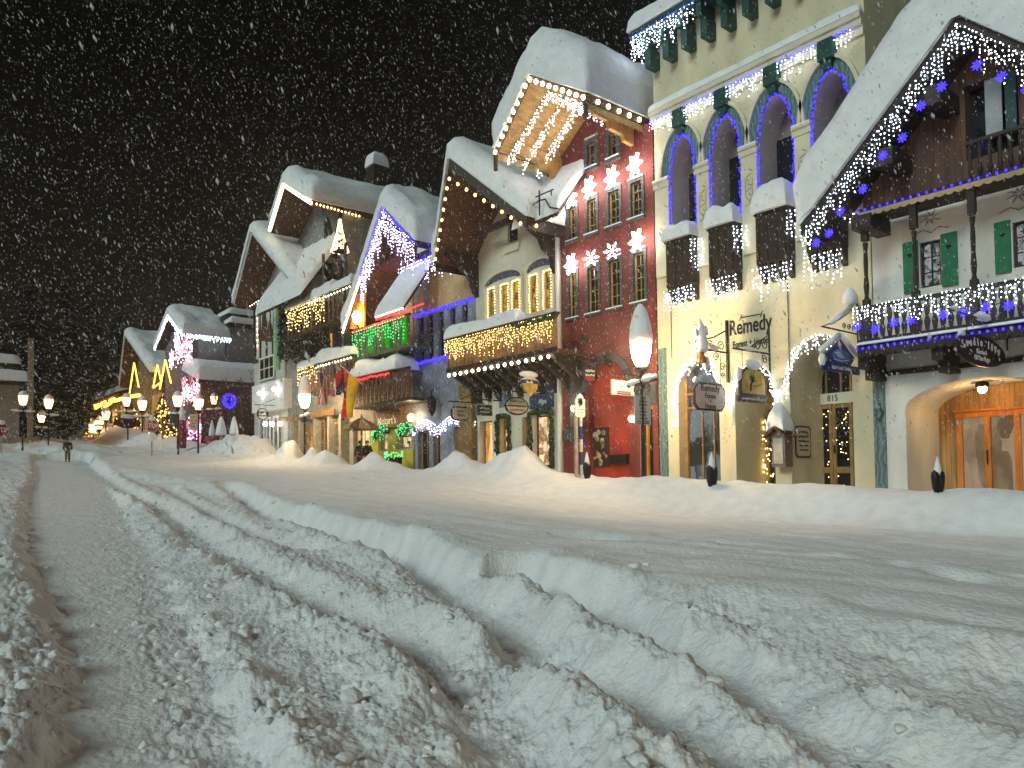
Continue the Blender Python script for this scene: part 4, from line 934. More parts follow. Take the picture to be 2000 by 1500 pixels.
# ================================================================== cream house with the carved wooden balcony
def cream():
    root = thing('balcony_house', 'cream house with steep dark gable and a wooden balcony hung with warm lights', 'building', (-26.4, 24, -.4))
    XL, XR = P(931, 750, Y0).x, P(1095, 700, Y0).x - .004
    ye, yp = 20.0, 18.57
    L, A, Rr = G(851, 512, ye), G(921, 284, yp), G(1030, 418, ye); zz = (L[1] + Rr[1]) / 2; A = ((L[0] + Rr[0]) / 2, A[1]); L, Rr = (L[0], zz * .5 + L[1] * .5), (Rr[0], zz * .5 + Rr[1] * .5)
    roof, fr, bz = gable_roof(root, L, A, Rr, ye, yp, 33, th=.22, snow=1.15, r=.6, rm=BROWN, fm=DARK, fw=.5, sn=.08)
    zr = lambda x: bz(x) - .23
    slot = RC(991, 400, 1011, 472, Y0)
    tri = [RC(953, 562, 968, 625, Y0), RC(978, 556, 994, 620, Y0), RC(1000, 548, 1016, 618, Y0)]; two = [RC(1034, 534, 1051, 615, Y0), RC(1061, 524, 1078, 612, Y0)]
    def row(r, z=None):
        z0, z1 = sum(w[2] for w in r) / len(r), sum(w[3] for w in r) / len(r); return [(w[0], w[1], z0, z1) for w in r]
    z0, z1 = sum(w[2] for w in tri + two) / 5, sum(w[3] for w in tri + two) / 5
    tri, two = [(w[0], w[1], z0, z1) for w in tri], [(w[0], w[1], z0, z1) for w in two]
    shop = [RC(938, 830, 962, 905, Y0), RC(977, 815, 994, 893, Y0), RC(1020, 812, 1033, 900, Y0), RC(1041, 808, 1078, 893, Y0)]
    st = sum(w[3] for w in shop) / 4; shop = [(w[0], w[1], w[2] - .4, st) for w in shop]
    mb = MB(); mb.prism([(XL, BASEZ), (XR, BASEZ), (XR, zr(XR)), (A[0], zr(A[0])), (XL, zr(XL))], Y0, 33, holes=[rect(*w) for w in [slot] + tri + two + shop], hd=.35); mb.build('wall', OFFW, root)
    window(root, *slot, Y0, DARK, GLASS, fw=.05, inset=.2, mull=(0, 0))
    b = MB(); q = RC(984, 478, 1018, 492, Y0); b.prism([(q[0], q[3]), (q[0] + .1, q[2]), (q[1] - .1, q[2]), (q[1], q[3])], Y0 - .12, Y0 - .004); b.build('carved_sill', CREAM2, root)
    for w in tri + two:
        o = window(root, *w, Y0, mat('gold_frame', (.34, .25, .08), .5), GOLDGL, fw=.05, inset=.16, mull=(0, 2))
        bl = MB()
        for zz in np.arange(w[2] + .05, w[3] - .02, .13):
            for x in (w[0] + .03, w[1] - .03): bl.bulb((x + rnd.uniform(-.02, .02), Y0 - .03, zz), .026)
        for x in np.arange(w[0] + .08, w[1] - .05, .1): bl.bulb((x, Y0 - .03, w[3] - .03), .026)
        bl.build('bulb_frame', B_WARM, o, kind='stuff')
    for grp in (tri, two):                        # painted blue pediments with a moulded rim
        x0, x1, zt = grp[0][0] - .12, grp[-1][1] + .12, grp[0][3] + .12; n = 14; c, hw = (x0 + x1) / 2, (x1 - x0) / 2
        top = lambda r: [(c + (hw + r) * math.cos(math.pi * j / n), zt + (.42 + r) * math.sin(math.pi * j / n)) for j in range(n + 1)]
        b = MB(); b.prism(top(0) + [(c - hw * .8 * math.cos(math.pi * j / n) , zt + .12 * math.sin(math.pi * j / n)) for j in range(1, n)], Y0 - .03, Y0 - .004); po = b.build('pediment', mat('slate_blue_paint', (.08, .10, .17), .6, .3, 6), root)
        b = MB(); b.prism(top(.14) + top(.015)[::-1], Y0 - .1, Y0 - .004); b.box(x0 - .12, x0 - .02, Y0 - .06, Y0 - .004, z0, zt); b.box(x1 + .02, x1 + .12, Y0 - .06, Y0 - .004, z0, zt); b.build('moulding', CREAM2, po)
    # balcony
    yb = 20.3; bx0 = P(873, 660, yb).x; bx1 = P(1086, 620, yb).x
    zt = (P(1080, 617, yb).z + P(880, 655, yb).z) / 2; zb = (P(1080, 690, yb).z + P(885, 725, yb).z) / 2
    b = MB(); b.box(bx0, bx1, yb, Y0 - .004, zb, zb + .14); bo = b.build('balcony', BROWN, root)
    b = MB(); b.box(bx0 + .02, bx1 - .02, yb + .05, yb + .09, zb + .14, zt - .1); b.box(bx0 + .05, bx0 + .09, yb + .09, Y0, zb + .14, zt - .1)
    n = int((bx1 - bx0) / .3)
    for i in range(n): x = bx0 + .02 + (bx1 - bx0 - .08) * i / (n - 1); b.box(x, x + .05, yb + .01, yb + .049, zb + .14, zt - .1)
    b.build('parapet', mat('warm_balcony_wood', (.30, .16, .06), .6, .3, 3, .3), bo); b = MB(); b.box(bx0 - .05, bx1 + .05, yb - .06, yb + .16, zt - .1, zt); b.box(bx0 - .04, bx1 + .04, yb - .04, yb + .02, zb + .02, zb + .2); b.build('handrail', DARK, bo)
    xm = P(1000, 640, yb).x
    snow_slab(bo, bx0 - .1, xm + .4, yb - .14, yb + .5, lambda x, y: zt + .005, .55, .3, nx=18, ny=8, noise=.2)
    b = MB()
    for i in range(9): x = xm + .3 + (bx1 - xm - .3) * i / 8; b.ball((x, yb - .08, zt - .12 - .12 * abs(math.sin(i * 1.1))), .14, 8, sq=(1.6, .6, .8))
    b.build('garland', FOLI, bo, True)
    n = 10
    for i in range(n):
        x = bx0 + .35 + (bx1 - bx0 - .7) * i / (n - 1); b = MB()
        b.prism([(yb + .1, zb - .003), (Y0 - .005, zb - .003), (Y0 - .005, zb - 1.35), (Y0 - .16, zb - 1.3), (Y0 - .35, zb - .95), (yb + .15, zb - .22)], x - .1, x + .1, plane='yz'); b.build('bracket', DARK, bo)
    # ground floor
    g = litpane('warm_shop', (.35, .13, .02), (1.0, .62, .20), 1.35, (1.6, 1, .5))
    for i, w in enumerate(shop):
        window(root, *w, Y0, OAK if i != 3 else DKPL, g if i < 3 else litpane('display_window', (.25, .12, .05), (1.0, .72, .42), 1.3, (2.2, 1, 2)), fw=.06, inset=.3, mull=(0, 0))
    b = MB()
    for w in (shop[1], shop[3]):
        for x in (w[0] - .1, w[1] + .1):
            for k in range(26): b.ball((x + rnd.uniform(-.05, .05), Y0 - .12 + rnd.uniform(-.05, .05), w[2] + (w[3] + .1 - w[2]) * k / 25), rnd.uniform(.07, .13), 6)
        for k in range(int((w[1] - w[0]) / .1) + 1): b.ball((w[0] + k * .1, Y0 - .12, w[3] + .12 + rnd.uniform(-.05, .05)), rnd.uniform(.08, .16), 6); b.ball((w[0] + k * .1, Y0 - .12, w[2] - .05 + rnd.uniform(-.05, .05)), rnd.uniform(.08, .13), 6)
    split_build(b, 'garland', FOLI, root, True)
    b = MB(); b.box(XR - .12, XR - .004, Y0 - .12, Y0 - .004, BASEZ, zr(XR) - .4); b.build('downpipe', WHITEP, root)
    q = RC(1036, 764, 1082, 797, Y0); n = 12; b = MB(); cx, hw = (q[0] + q[1]) / 2, (q[1] - q[0]) / 2
    b.prism([(q[0], q[2]), (q[1], q[2])] + [(cx + hw * math.cos(math.pi * j / n), q[3] - .1 + .42 * math.sin(math.pi * j / n)) for j in range(n + 1)], Y0 - .06, Y0 - .004); so = b.build('painted_sign', mat('navy_board', (.035, .055, .11), .5, .2, 5), root)
    text('Shop the', .2, WHITEP, so, (cx - .1, Y0 - .07, q[3] - .05), sx=.9); text('Alps', .3, WHITEP, so, (cx + .1, Y0 - .07, q[2] + .28), sx=1)
    q = RC(976, 768, 997, 795, Y0); MB().prism(arch(q[0], q[1], q[2], q[3] - .2, q[3] + .05, 10), Y0 - .05, Y0 - .004).build('painted_arch', mat('grey_blue_board', (.16, .2, .26), .6, .4, 6), root)
    q = RC(888, 742, 930, 838, Y0 - .6)
    MB().box(q[0], P(932, 780, Y0).x - .02, Y0 - .35, Y0 - .005, BASEZ, zb - .4).build('brown_pier', mat('stained_stone', (.24, .15, .06), .85, .4, 1.5, .4), root)
    # small corner roof by the red house: a snowy lean-to slope with a wrought rail in front
    ex0, ex1 = Rr[0] + .1, P(1096, 424, 20.6).x
    ez = P(1060, 424, 20.4).z; tz = P(1050, 300, 24.5).z
    b = MB(); b.add([(ex0, 20.4, ez), (ex1, 20.4, ez), (ex1, 24.6, tz), (ex0, 24.6, tz), (ex0, 20.4, ez - .2), (ex1, 20.4, ez - .2), (ex1, 24.6, tz - .2), (ex0, 24.6, tz - .2)], [(0, 1, 2, 3), (7, 6, 5, 4), (0, 4, 5, 1), (1, 5, 6, 2), (2, 6, 7, 3), (3, 7, 4, 0)])
    lo = b.build('lean_to_roof', DARK, root)
    snow_slab(lo, L[0] + 5.2, ex1, 20.35, 24.6, lambda x, y: ez + (tz - ez) * (y - 20.4) / 4.2 + .003, .55, .3, nx=20, ny=16)
    b = MB(); zr_ = ez + .42
    b.tube([(ex0 + .2, 20.2, zr_ + .4), (ex1, 20.2, zr_ + .4)], .03, 5); c = (ex0 + ex1) / 2 - .2; b.tube([(c, 20.2, zr_ - .4), (c, 20.2, zr_ + .6)], .035, 5)
    b.tube([(c - .9, 20.2, zr_ - .45), (c - .55, 20.2, zr_ - .3), (c - .35, 20.2, zr_ + .15), (c, 20.2, zr_ + .2), (c + .35, 20.2, zr_ + .15), (c + .6, 20.2, zr_ - .25), (c + 1.1, 20.2, zr_ - .45)], .035, 5)
    for k in (-.7, .7): b.tube([(c + k, 20.2, zr_ + .4), (c + k, 20.2, zr_ + .2)], .03, 5)
    b.build('iron_rail', IRON, lo)
    br = MB(); br.prism([(20.5, ez - .2), (Y0 - .005, ez - .2), (Y0 - .005, ez - 1.9), (Y0 - .2, ez - 1.6), (Y0 - .3, ez - 1.1), (Y0 - .7, ez - .9), (Y0 - .9, ez - .5)], XR - .35, XR - .15, plane='yz'); br.build('corner_bracket', DARK, lo)
    for xx in (XL + .12, A[0]):
        zz = bz(max(L[0], xx)) - .3; br = MB(); br.prism([(ye + .3, zz), (Y0 - .005, zz), (Y0 - .005, zz - 1.9), (Y0 - .2, zz - 1.7), (Y0 - .5, zz - 1.0), (Y0 - 1.1, zz - .6)], xx - .14, xx + .14, plane='yz'); br.build('gable_bracket', DARK, roof)
        MB().box(xx - .12, xx + .12, ye + .2, Y0 + .1, zz - .15, zz + .1).build('purlin', DARK, roof)
    b = MB(); zc = A[1] - 2.6; b.box(L[0] + 1.9, Rr[0] - 1.9, 20.9, 21.1, zc, zc + .25); b.build('tie_beam', DARK, roof)
    # ---- lights
    e = Vector((0, -.1, -.42))
    string_lights('amber bulbs spaced along the dark gable of the cream house', [Vector((L[0], ye, L[1])) + e, Vector((A[0], yp, A[1] - .5)) + e, Vector((Rr[0], ye, Rr[1])) + e], .52, B_AMBER, .06, 'amber bulbs', True)
    string_lights('three amber bulbs under the corner roof beside the red house', [(ex0 + .1, 20.3, ez - .3), (ex1, 20.3, ez - .3)], .9, B_AMBER, .06, 'amber bulbs', True)
    icicle('warm icicle lights covering the wooden balcony of the cream house', [(bx0 - .05, Y0 - .4, zt - .12), (bx0 - .06, yb - .1, zt - .12), (bx1, yb - .1, zt - .12)], B_WARM, (.3, 1.3), .13, .11, .019, 'warm icicle lights')
    string_lights('row of large white bulbs under the wooden balcony of the cream house', [(bx0 + .1, yb + .02, zb - .12), (bx1 - .1, yb + .02, zb - .12)], .46, B_WWHITE, .065, None, True)
GOLDGL = litpane('gold_glass', (.10, .05, .01), (.8, .48, .10), .8, (3, 1, 2))
cream()

# ================================================================== grey-blue house
def blue():
    root = thing('grey_blue_house', 'grey-blue and ochre house with tall window band outlined in blue lights', 'building', (-32.2, 24, 0))
    XL, XR = P(809, 700, Y0).x, P(931, 700, Y0).x - .004
    zt = P(870, 500, Y0).z
    zl0, zl1 = P(865, 700, Y0).z, P(865, 602, Y0).z
    wins = [(P(x - 5, 650, Y0).x, P(x + 6, 650, Y0).x, zl0 + .15, zl1 - .15) for x in (822, 840, 861, 884, 908)]
    door = [RC(816, 842, 838, 930, Y0), RC(846, 842, 860, 930, Y0), RC(886, 832, 926, 930, Y0)]; door = [(a, b, BASEZ, d) for a, b, c, d in door]
    mb = MB(); mb.prism([(XL, BASEZ), (XR, BASEZ), (XR, zt), (XL, zt)], Y0, 33, holes=[rect(*w) for w in wins + door], hd=.4); mb.build('wall', BLUEG, root)
    MB().box(P(840, 560, Y0).x, XR - .003, Y0 - .03, Y0 - .003, zl1 + .1, zt - .4).build('ochre_panel', OCHRE, root)
    for w in wins: window(root, *w, Y0, GREY, GLASS, fw=.05, inset=.2, mull=(0, 2))
    for i, w in enumerate(door): window(root, *w, Y0, OAK, GLASS if i < 2 else litpane('shop_cream_light', (.3, .17, .06), (.95, .66, .34), 1.2, (1.2, 1, .8)), fw=.09, inset=.3, mull=(1, 1))
    b = MB(); b.box(XL - .1, XR, Y0 - .9, 33, zt, zt + .25); ro = b.build('flat_roof', DARK, root)
    snow_slab(ro, XL - .1, XR, Y0 - .95, 33, lambda x, y: zt + .253, .9, .5)
    for z, w in ((zl1, 'above'), (zl0, 'below')): string_lights('thick blue rope of lights running ' + w + ' the tall windows of the grey-blue house', [(XL + .1, Y0 - .1, z), (XR - .1, Y0 - .1, z)], .05, B_BLUE, .04, None, jit=.05)
    for n, w in enumerate(wins):
        for x in (w[0] - .06, w[1] + .06):
            o = string_lights('faint vertical blue string on the %s edge of the %s tall window' % ('near' if x > w[1] else 'far', ORD[n]), [(x, Y0 - .06, zl0 + .1), (x, Y0 - .06, zl1 - .1)], .26, B_BLUE, .011, 'faint vertical blue strings')
    icicle('lavender icicle lights under the eave of the grey-blue house', [(XL - .1, Y0 - .85, zt - .15), (XR - .4, Y0 - .85, zt - .15)], B_COOL, (.3, 1.5), .15, .15, .026, 'lavender icicle lights')
    z = P(865, 832, Y0).z; sw = [(XL + (XR - XL) * t, Y0 - .15, z + .5 * abs(math.sin(t * 7.2)) - .1) for t in np.linspace(0, 1, 26)]
    icicle('lavender lights swagged over the shop front of the grey-blue house', sw, B_COOL, (.2, .75), .13, .13, .026, 'lavender icicle lights')
    c = P(843, 790, Y0 - .5); t = thing('hanging_lantern', 'unlit black iron lantern on the grey-blue wall', 'lantern', c)
    b = MB(); b.lathe(c, [(.05, .75), (.03, .5), (.16, .38), (.34, .28), (.36, .2), (.26, .18), (.2, -.35), (.12, -.45), (.05, -.6)], 8); b.tube([c + Vector((0, 0, .7)), c + Vector((0, .5, .9))], .03, 5); b.build('frame', IRON, t)
blue()

# ================================================================== restaurant with green and red lights
def mozart():
    root = thing('restaurant_house', 'tall half-timbered restaurant with purple-lit gable, red and green balcony lights', 'building', (-38.6, 24, .2))
    XL, XR = P(672, 800, Y0).x, P(808, 800, Y0).x - .004
    ye, yp = 20.0, 19.6
    L, A, Rr = G(672, 642, ye), G(750, 402, yp), G(812, 470, ye)
    roof, fr, bz = gable_roof(root, L, A, Rr, ye, yp, 32, th=.22, snow=1.3, r=.7, rm=BROWN, fm=DARK, fw=.3, sn=.15)
    zr = lambda x: bz(x) - .23
    w1 = [RC(x, 640, x + 11, 668, Y0) for x in (716, 738, 760, 782)]; w1 = [(a, b, sum(q[2] for q in w1) / 4, sum(q[3] for q in w1) / 4) for a, b, c, d in w1]
    sh = [RC(690, 828, 722, 930, Y0), RC(742, 838, 757, 880, Y0), RC(778, 850, 806, 876, Y0)]; sh[0] = (sh[0][0], sh[0][1], BASEZ, sh[0][3])
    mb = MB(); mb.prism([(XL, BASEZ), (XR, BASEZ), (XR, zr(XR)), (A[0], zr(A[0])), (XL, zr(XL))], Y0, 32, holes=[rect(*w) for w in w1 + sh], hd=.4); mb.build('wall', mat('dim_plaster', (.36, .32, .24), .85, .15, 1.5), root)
    zs_ = P(745, 828, Y0).z
    MB().box(sh[0][1] + .1, XR - .003, Y0 - .06, Y0 - .004, BASEZ, sh[1][2] - .05).build('dado', mat('olive_yellow_paint', (.46, .40, .04), .6, .15, 3), root)
    b = MB(); 
    for a, c in ((sh[0][1] + .1, sh[1][0] - .08), (sh[1][1] + .08, sh[2][0] - .08)): b.box(a, c, Y0 - .05, Y0 - .004, sh[1][2] - .048, zs_ - .3)
    split_build(b, 'yellow_panel', mat('olive_yellow_paint', (.46, .40, .04), .6, .15, 3), root)
    for w in w1: window(root, *w, Y0, DARK, litpane('green_lit', (.02, .08, .02), (.12, .6, .1), .5, (2, 1, 1)), fw=.08, inset=.2)
    warm = litpane('doorway_light', (.5, .24, .05), (1.0, .74, .36), 1.3, (1.4, 1, .4))
    for i, w in enumerate(sh): window(root, *w, Y0, OAK, warm if i == 0 else litpane('pub_window', (.03, .02, .015), (.95, .75, .4), .9, (1.8, 1, 1.6)), fw=.09, inset=.28, mull=(1 if i == 0 else 0, 0))
    # honey-lit side panel under the long rake and timber slats under the gable
    yw = ye + .12; wing = [G(x, y, yw) for x, y in ((682, 642), (710, 640), (712, 548), (700, 568))]
    MB().prism(wing, yw, yw + .12).build('honey_panel', mat('bright_honey_wood', (.62, .30, .05), .5, .25, 2), root)
    q0, q1, z0 = P(708, 600, Y0).x, P(790, 600, Y0).x, P(745, 610, Y0).z; b = MB(); n = 9
    for i in range(n):
        x = q0 + (q1 - q0) * (i + .5) / n; w_ = (q1 - q0) / n * .36; zt = zr(x) - .8 if zr(x) - .8 < z0 + 3.2 else z0 + 3.2
        b.prism([(x - w_, zt), (x - w_ * .9, z0 + 1.5), (x, z0 + .4), (x + w_ * .9, z0 + 1.5), (x + w_, zt)][::-1], Y0 - .06, Y0 - .005)
    b.build('painted_slats', mat('slat_paint', (.42, .40, .32), .8, .15, 2), root)
    b = MB(); b.box(q0, q1, Y0 - .18, Y0 - .07, z0 + 3.2, z0 + 3.5); b.box(q0, q1, Y0 - .1, Y0 - .062, z0 + .2, z0 + .42); split_build(b, 'timber', BROWN, root)
    # dormer-like upper box and the little snowy roof below
    d = [P(722, 490, 20.8).x, P(806, 500, 20.8).x]; zd0, zd1 = P(764, 522, 20.8).z, P(764, 450, 20.8).z
    b = MB(); b.prism([(d[0], zd0), (d[1], zd0), (d[1], zd1 - .3), ((d[0] + d[1]) / 2 - .4, zd1 + 1.5), (d[0], zd1 - .3)], 20.8, 21.99); b.box(d[0] - .1, d[1] + .1, 20.6, 20.79, zd0 - .1, zd0 + .35); b.build('oriel', mat('dark_red_wood', (.12, .035, .03), .6, .3, 3), root)
    sx0, sx1 = P(752, 560, 20.3).x, P(806, 560, 20.3).x; zz0, zz1 = P(780, 600, 19.8).z, P(775, 527, 21.9).z
    b = MB(); b.add([(sx0, 19.8, zz0), (sx1, 19.8, zz0), (sx1, 21.9, zz1), (sx0, 21.9, zz1), (sx0, 19.8, zz0 - .2), (sx1, 19.8, zz0 - .2), (sx1, 21.9, zz1 - .2), (sx0, 21.9, zz1 - .2)], [(0, 1, 2, 3), (7, 6, 5, 4), (0, 4, 5, 1), (1, 5, 6, 2), (2, 6, 7, 3), (3, 7, 4, 0)]); po = b.build('porch_roof', DARK, root)
    snow_slab(po, sx0 - .1, sx1, 19.7, 21.9, lambda x, y: zz0 + (zz1 - zz0) * (y - 19.8) / 2.1 + .004, .4, .25)
    c = P(735, 330, 27); b = MB(); b.box(c.x - .55, c.x + .55, 26.5, 27.6, c.z - 3.5, c.z + .1); co = b.build('chimney', DARK, roof); snow_slab(co, c.x - .6, c.x + .6, 26.4, 27.7, lambda x, y: c.z + .1, 1.0, .35, nx=10, ny=10)
    # balconies
    yb = 20.5
    for nm, (xa, xb, yt, yl) in (('green_balcony', (692, 800, 628, 690)), ('dark_balcony', (684, 800, 728, 790))):
        x0, x1 = P(xa, yl, yb).x, P(xb, yl, yb).x; zt, zb = P((xa + xb) / 2, yt, yb).z, P((xa + xb) / 2, yl, yb).z
        b = MB(); b.box(x0, x1, yb, Y0 - .004, zb, zb + .15); bo = b.build('balcony', DARK if nm[0] == 'd' else mat('green_stained_wood', (.08, .12, .05), .6, .3), root)
        b = MB(); b.box(x0, x1, yb - .04, yb + .1, zt - .12, zt); b.build('handrail', DARK, bo)
        k = 14
        for i in range(k): x = x0 + .05 + (x1 - x0 - .35) * i / (k - 1); MB().prism([(x, zb + .15), (x + .25, zb + .15), (x + .31, zb + (zt - zb) * .5), (x + .25, zt - .12), (x, zt - .12), (x - .05, zb + (zt - zb) * .5)], yb + .02, yb + .06).build('slat', BROWN if nm[0] == 'd' else mat('green_stained_wood', (.08, .12, .05), .6, .3), bo)
        if nm[0] == 'd': snow_slab(bo, P(684, 700, yb).x, P(778, 700, yb).x, yb - .25, yb + 1.3, lambda x, y: zt + .005, 1.0, .75, nx=22, ny=10, noise=.35)
        if nm[0] == 'g':
            for k in range(2): string_lights('red rope of lights along the ' + ('handrail' if k else 'wall above the handrail') + ' of the green-lit balcony', [(x0, yb - .1 - (0 if k else -1.2), zt - .1 + (0 if k else .75)), (x1 - .3, yb - .1 - (0 if k else -1.2), zt - .1 + (0 if k else .75))], .08, B_RED, .035, 'red ropes', jit=.03)
            icicle('green icicle lights hanging on the green-lit balcony', [(x0, yb - .1, zt - .15), (x1 - .2, yb - .1, zt - .15)], B_GREEN, (.4, 1.5), .26, .16, .03, None)
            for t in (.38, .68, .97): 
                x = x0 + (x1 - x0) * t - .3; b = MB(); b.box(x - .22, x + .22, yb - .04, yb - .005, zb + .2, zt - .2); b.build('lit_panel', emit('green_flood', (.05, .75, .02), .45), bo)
        else: string_lights('red rope of lights under the heaped snow of the dark balcony', [(x0, yb - .1, zt - .15), (x0 + (x1 - x0) * .72, yb - .1, zt - .15)], .09, B_RED, .035, 'red ropes', jit=.05)
    # sign
    b = MB(); q = RC(731, 812, 784, 832, Y0 - .25); b.box(q[0], q[1], Y0 - .3, Y0 - .005, q[2] - .1, q[3] + .45); so = b.build('sign_board', mat('brown_sign_board', (.20, .09, .03), .6, .2), root)
    text("Mozart's", .62, emit('sign_gold', (1, .8, .42), 1.0), so, ((q[0] + q[1]) / 2, Y0 - .31, (q[2] + q[3]) / 2), sx=.95)
    b = MB(); c = P(803, 816, Y0 - .5); b.ball(c, .2, 10); lo = b.build('sign_lamp', emit('sconce_light', (1, .72, .38), 60), root)
    # lights
    e = Vector((0, -.08, -.2)); PL, PA, PR = Vector((L[0], ye, L[1])), Vector((A[0], yp, A[1])), Vector((Rr[0], ye, Rr[1])); m = PL.lerp(PA, .48)
    icicle('purple-white icicle lights under the short rake of the restaurant gable', [PA + e, PR + e], B_COOL, (.5, 2.0), .14, .15, .028, 'purple-white gable lights', extra=B_BLUE)
    icicle('purple-white icicle lights under the long rake of the restaurant gable', [m + e, PA + e], B_COOL, (.5, 2.0), .14, .15, .028, 'purple-white gable lights', extra=B_BLUE)
    string_lights('tight white light line down the long rake of the restaurant roof', [PL + e, m + e], .16, B_WWHITE, .06, 'white light lines')
    string_lights('white bulbs around the little snowy porch roof', [(sx0 - .1, 21.9, zz1), (sx0 - .1, 19.75, zz0 - .1), (sx1, 19.75, zz0 - .1)], .26, B_WWHITE, .06, 'white light lines')
    c0, c1 = P(815, 470, 20.5), P(850, 510, 20.5)
    o = MB()
    for k in range(70): q = P(rnd.uniform(812, 848), rnd.uniform(470, 520), 20.6 + rnd.random()); o.bulb(q, .035)
    tag(o.build('blue_light_cluster', B_BLUE, None), 'loose cluster of blue lights on the eave between restaurant and grey-blue house', 'string lights')
    # garlands of green lights by the door windows
    for k, (x0, x1, y0, y1) in enumerate(((729, 757, 858, 832), (778, 812, 850, 832))):
        pts = [P(x0 + (x1 - x0) * t, y0 + (y1 - y0) * math.sin(t * 2.6), Y0 - .2) for t in np.linspace(0, 1, 8)]
        b = MB(); b.tube(pts, .14, 6); o = tag(b.build('garland', FOLI), 'green-lit garland over the ' + ('narrow pub window' if k == 0 else 'wide pub window'), 'garland', 'green-lit garlands'); b = MB()
        for p in poly_points(pts, .03): b.bulb(p + Vector((rnd.gauss(0, .22), -.14, rnd.gauss(-.05, .22))), .022)
        b.build('bulb_string', B_GREEN, o, kind='stuff')
    c = P(697, 620, 19.75); t = thing('wall_lamp', 'blazing wall lamp on the orange wood of the restaurant front', 'wall lamp', c); b = MB(); b.ball(c, .24, 10, sq=(1, 1, 1.5)); b.build('globe', emit('strong_sconce', (1, .62, .2), 90), t)
    b = MB(); b.tube([c + Vector((0, .38, -.5)), c + Vector((0, .1, -.6)), c + Vector((0, 0, -.3))], .05, 5); b.build('bracket', IRON, t)
    c = P(769, 890, 20.9); t = thing('planter', 'tub topped with a glowing green garland outside the pub', 'planter', c); b = MB(); b.lathe((c.x, c.y, -1), [(.35, 0), (.45, c.z + .7), (.5, c.z + .9)], 10); b.build('tub', DARK, t); b = MB()
    for k in range(60): a = rnd.uniform(0, 6.28); b.bulb((c.x + .5 * math.cos(a) * rnd.random() ** .5, c.y + .5 * math.sin(a), c.z + rnd.gauss(0, .13)), .026)
    b.build('bulb_ring', B_GREEN, t, kind='stuff')
mozart()

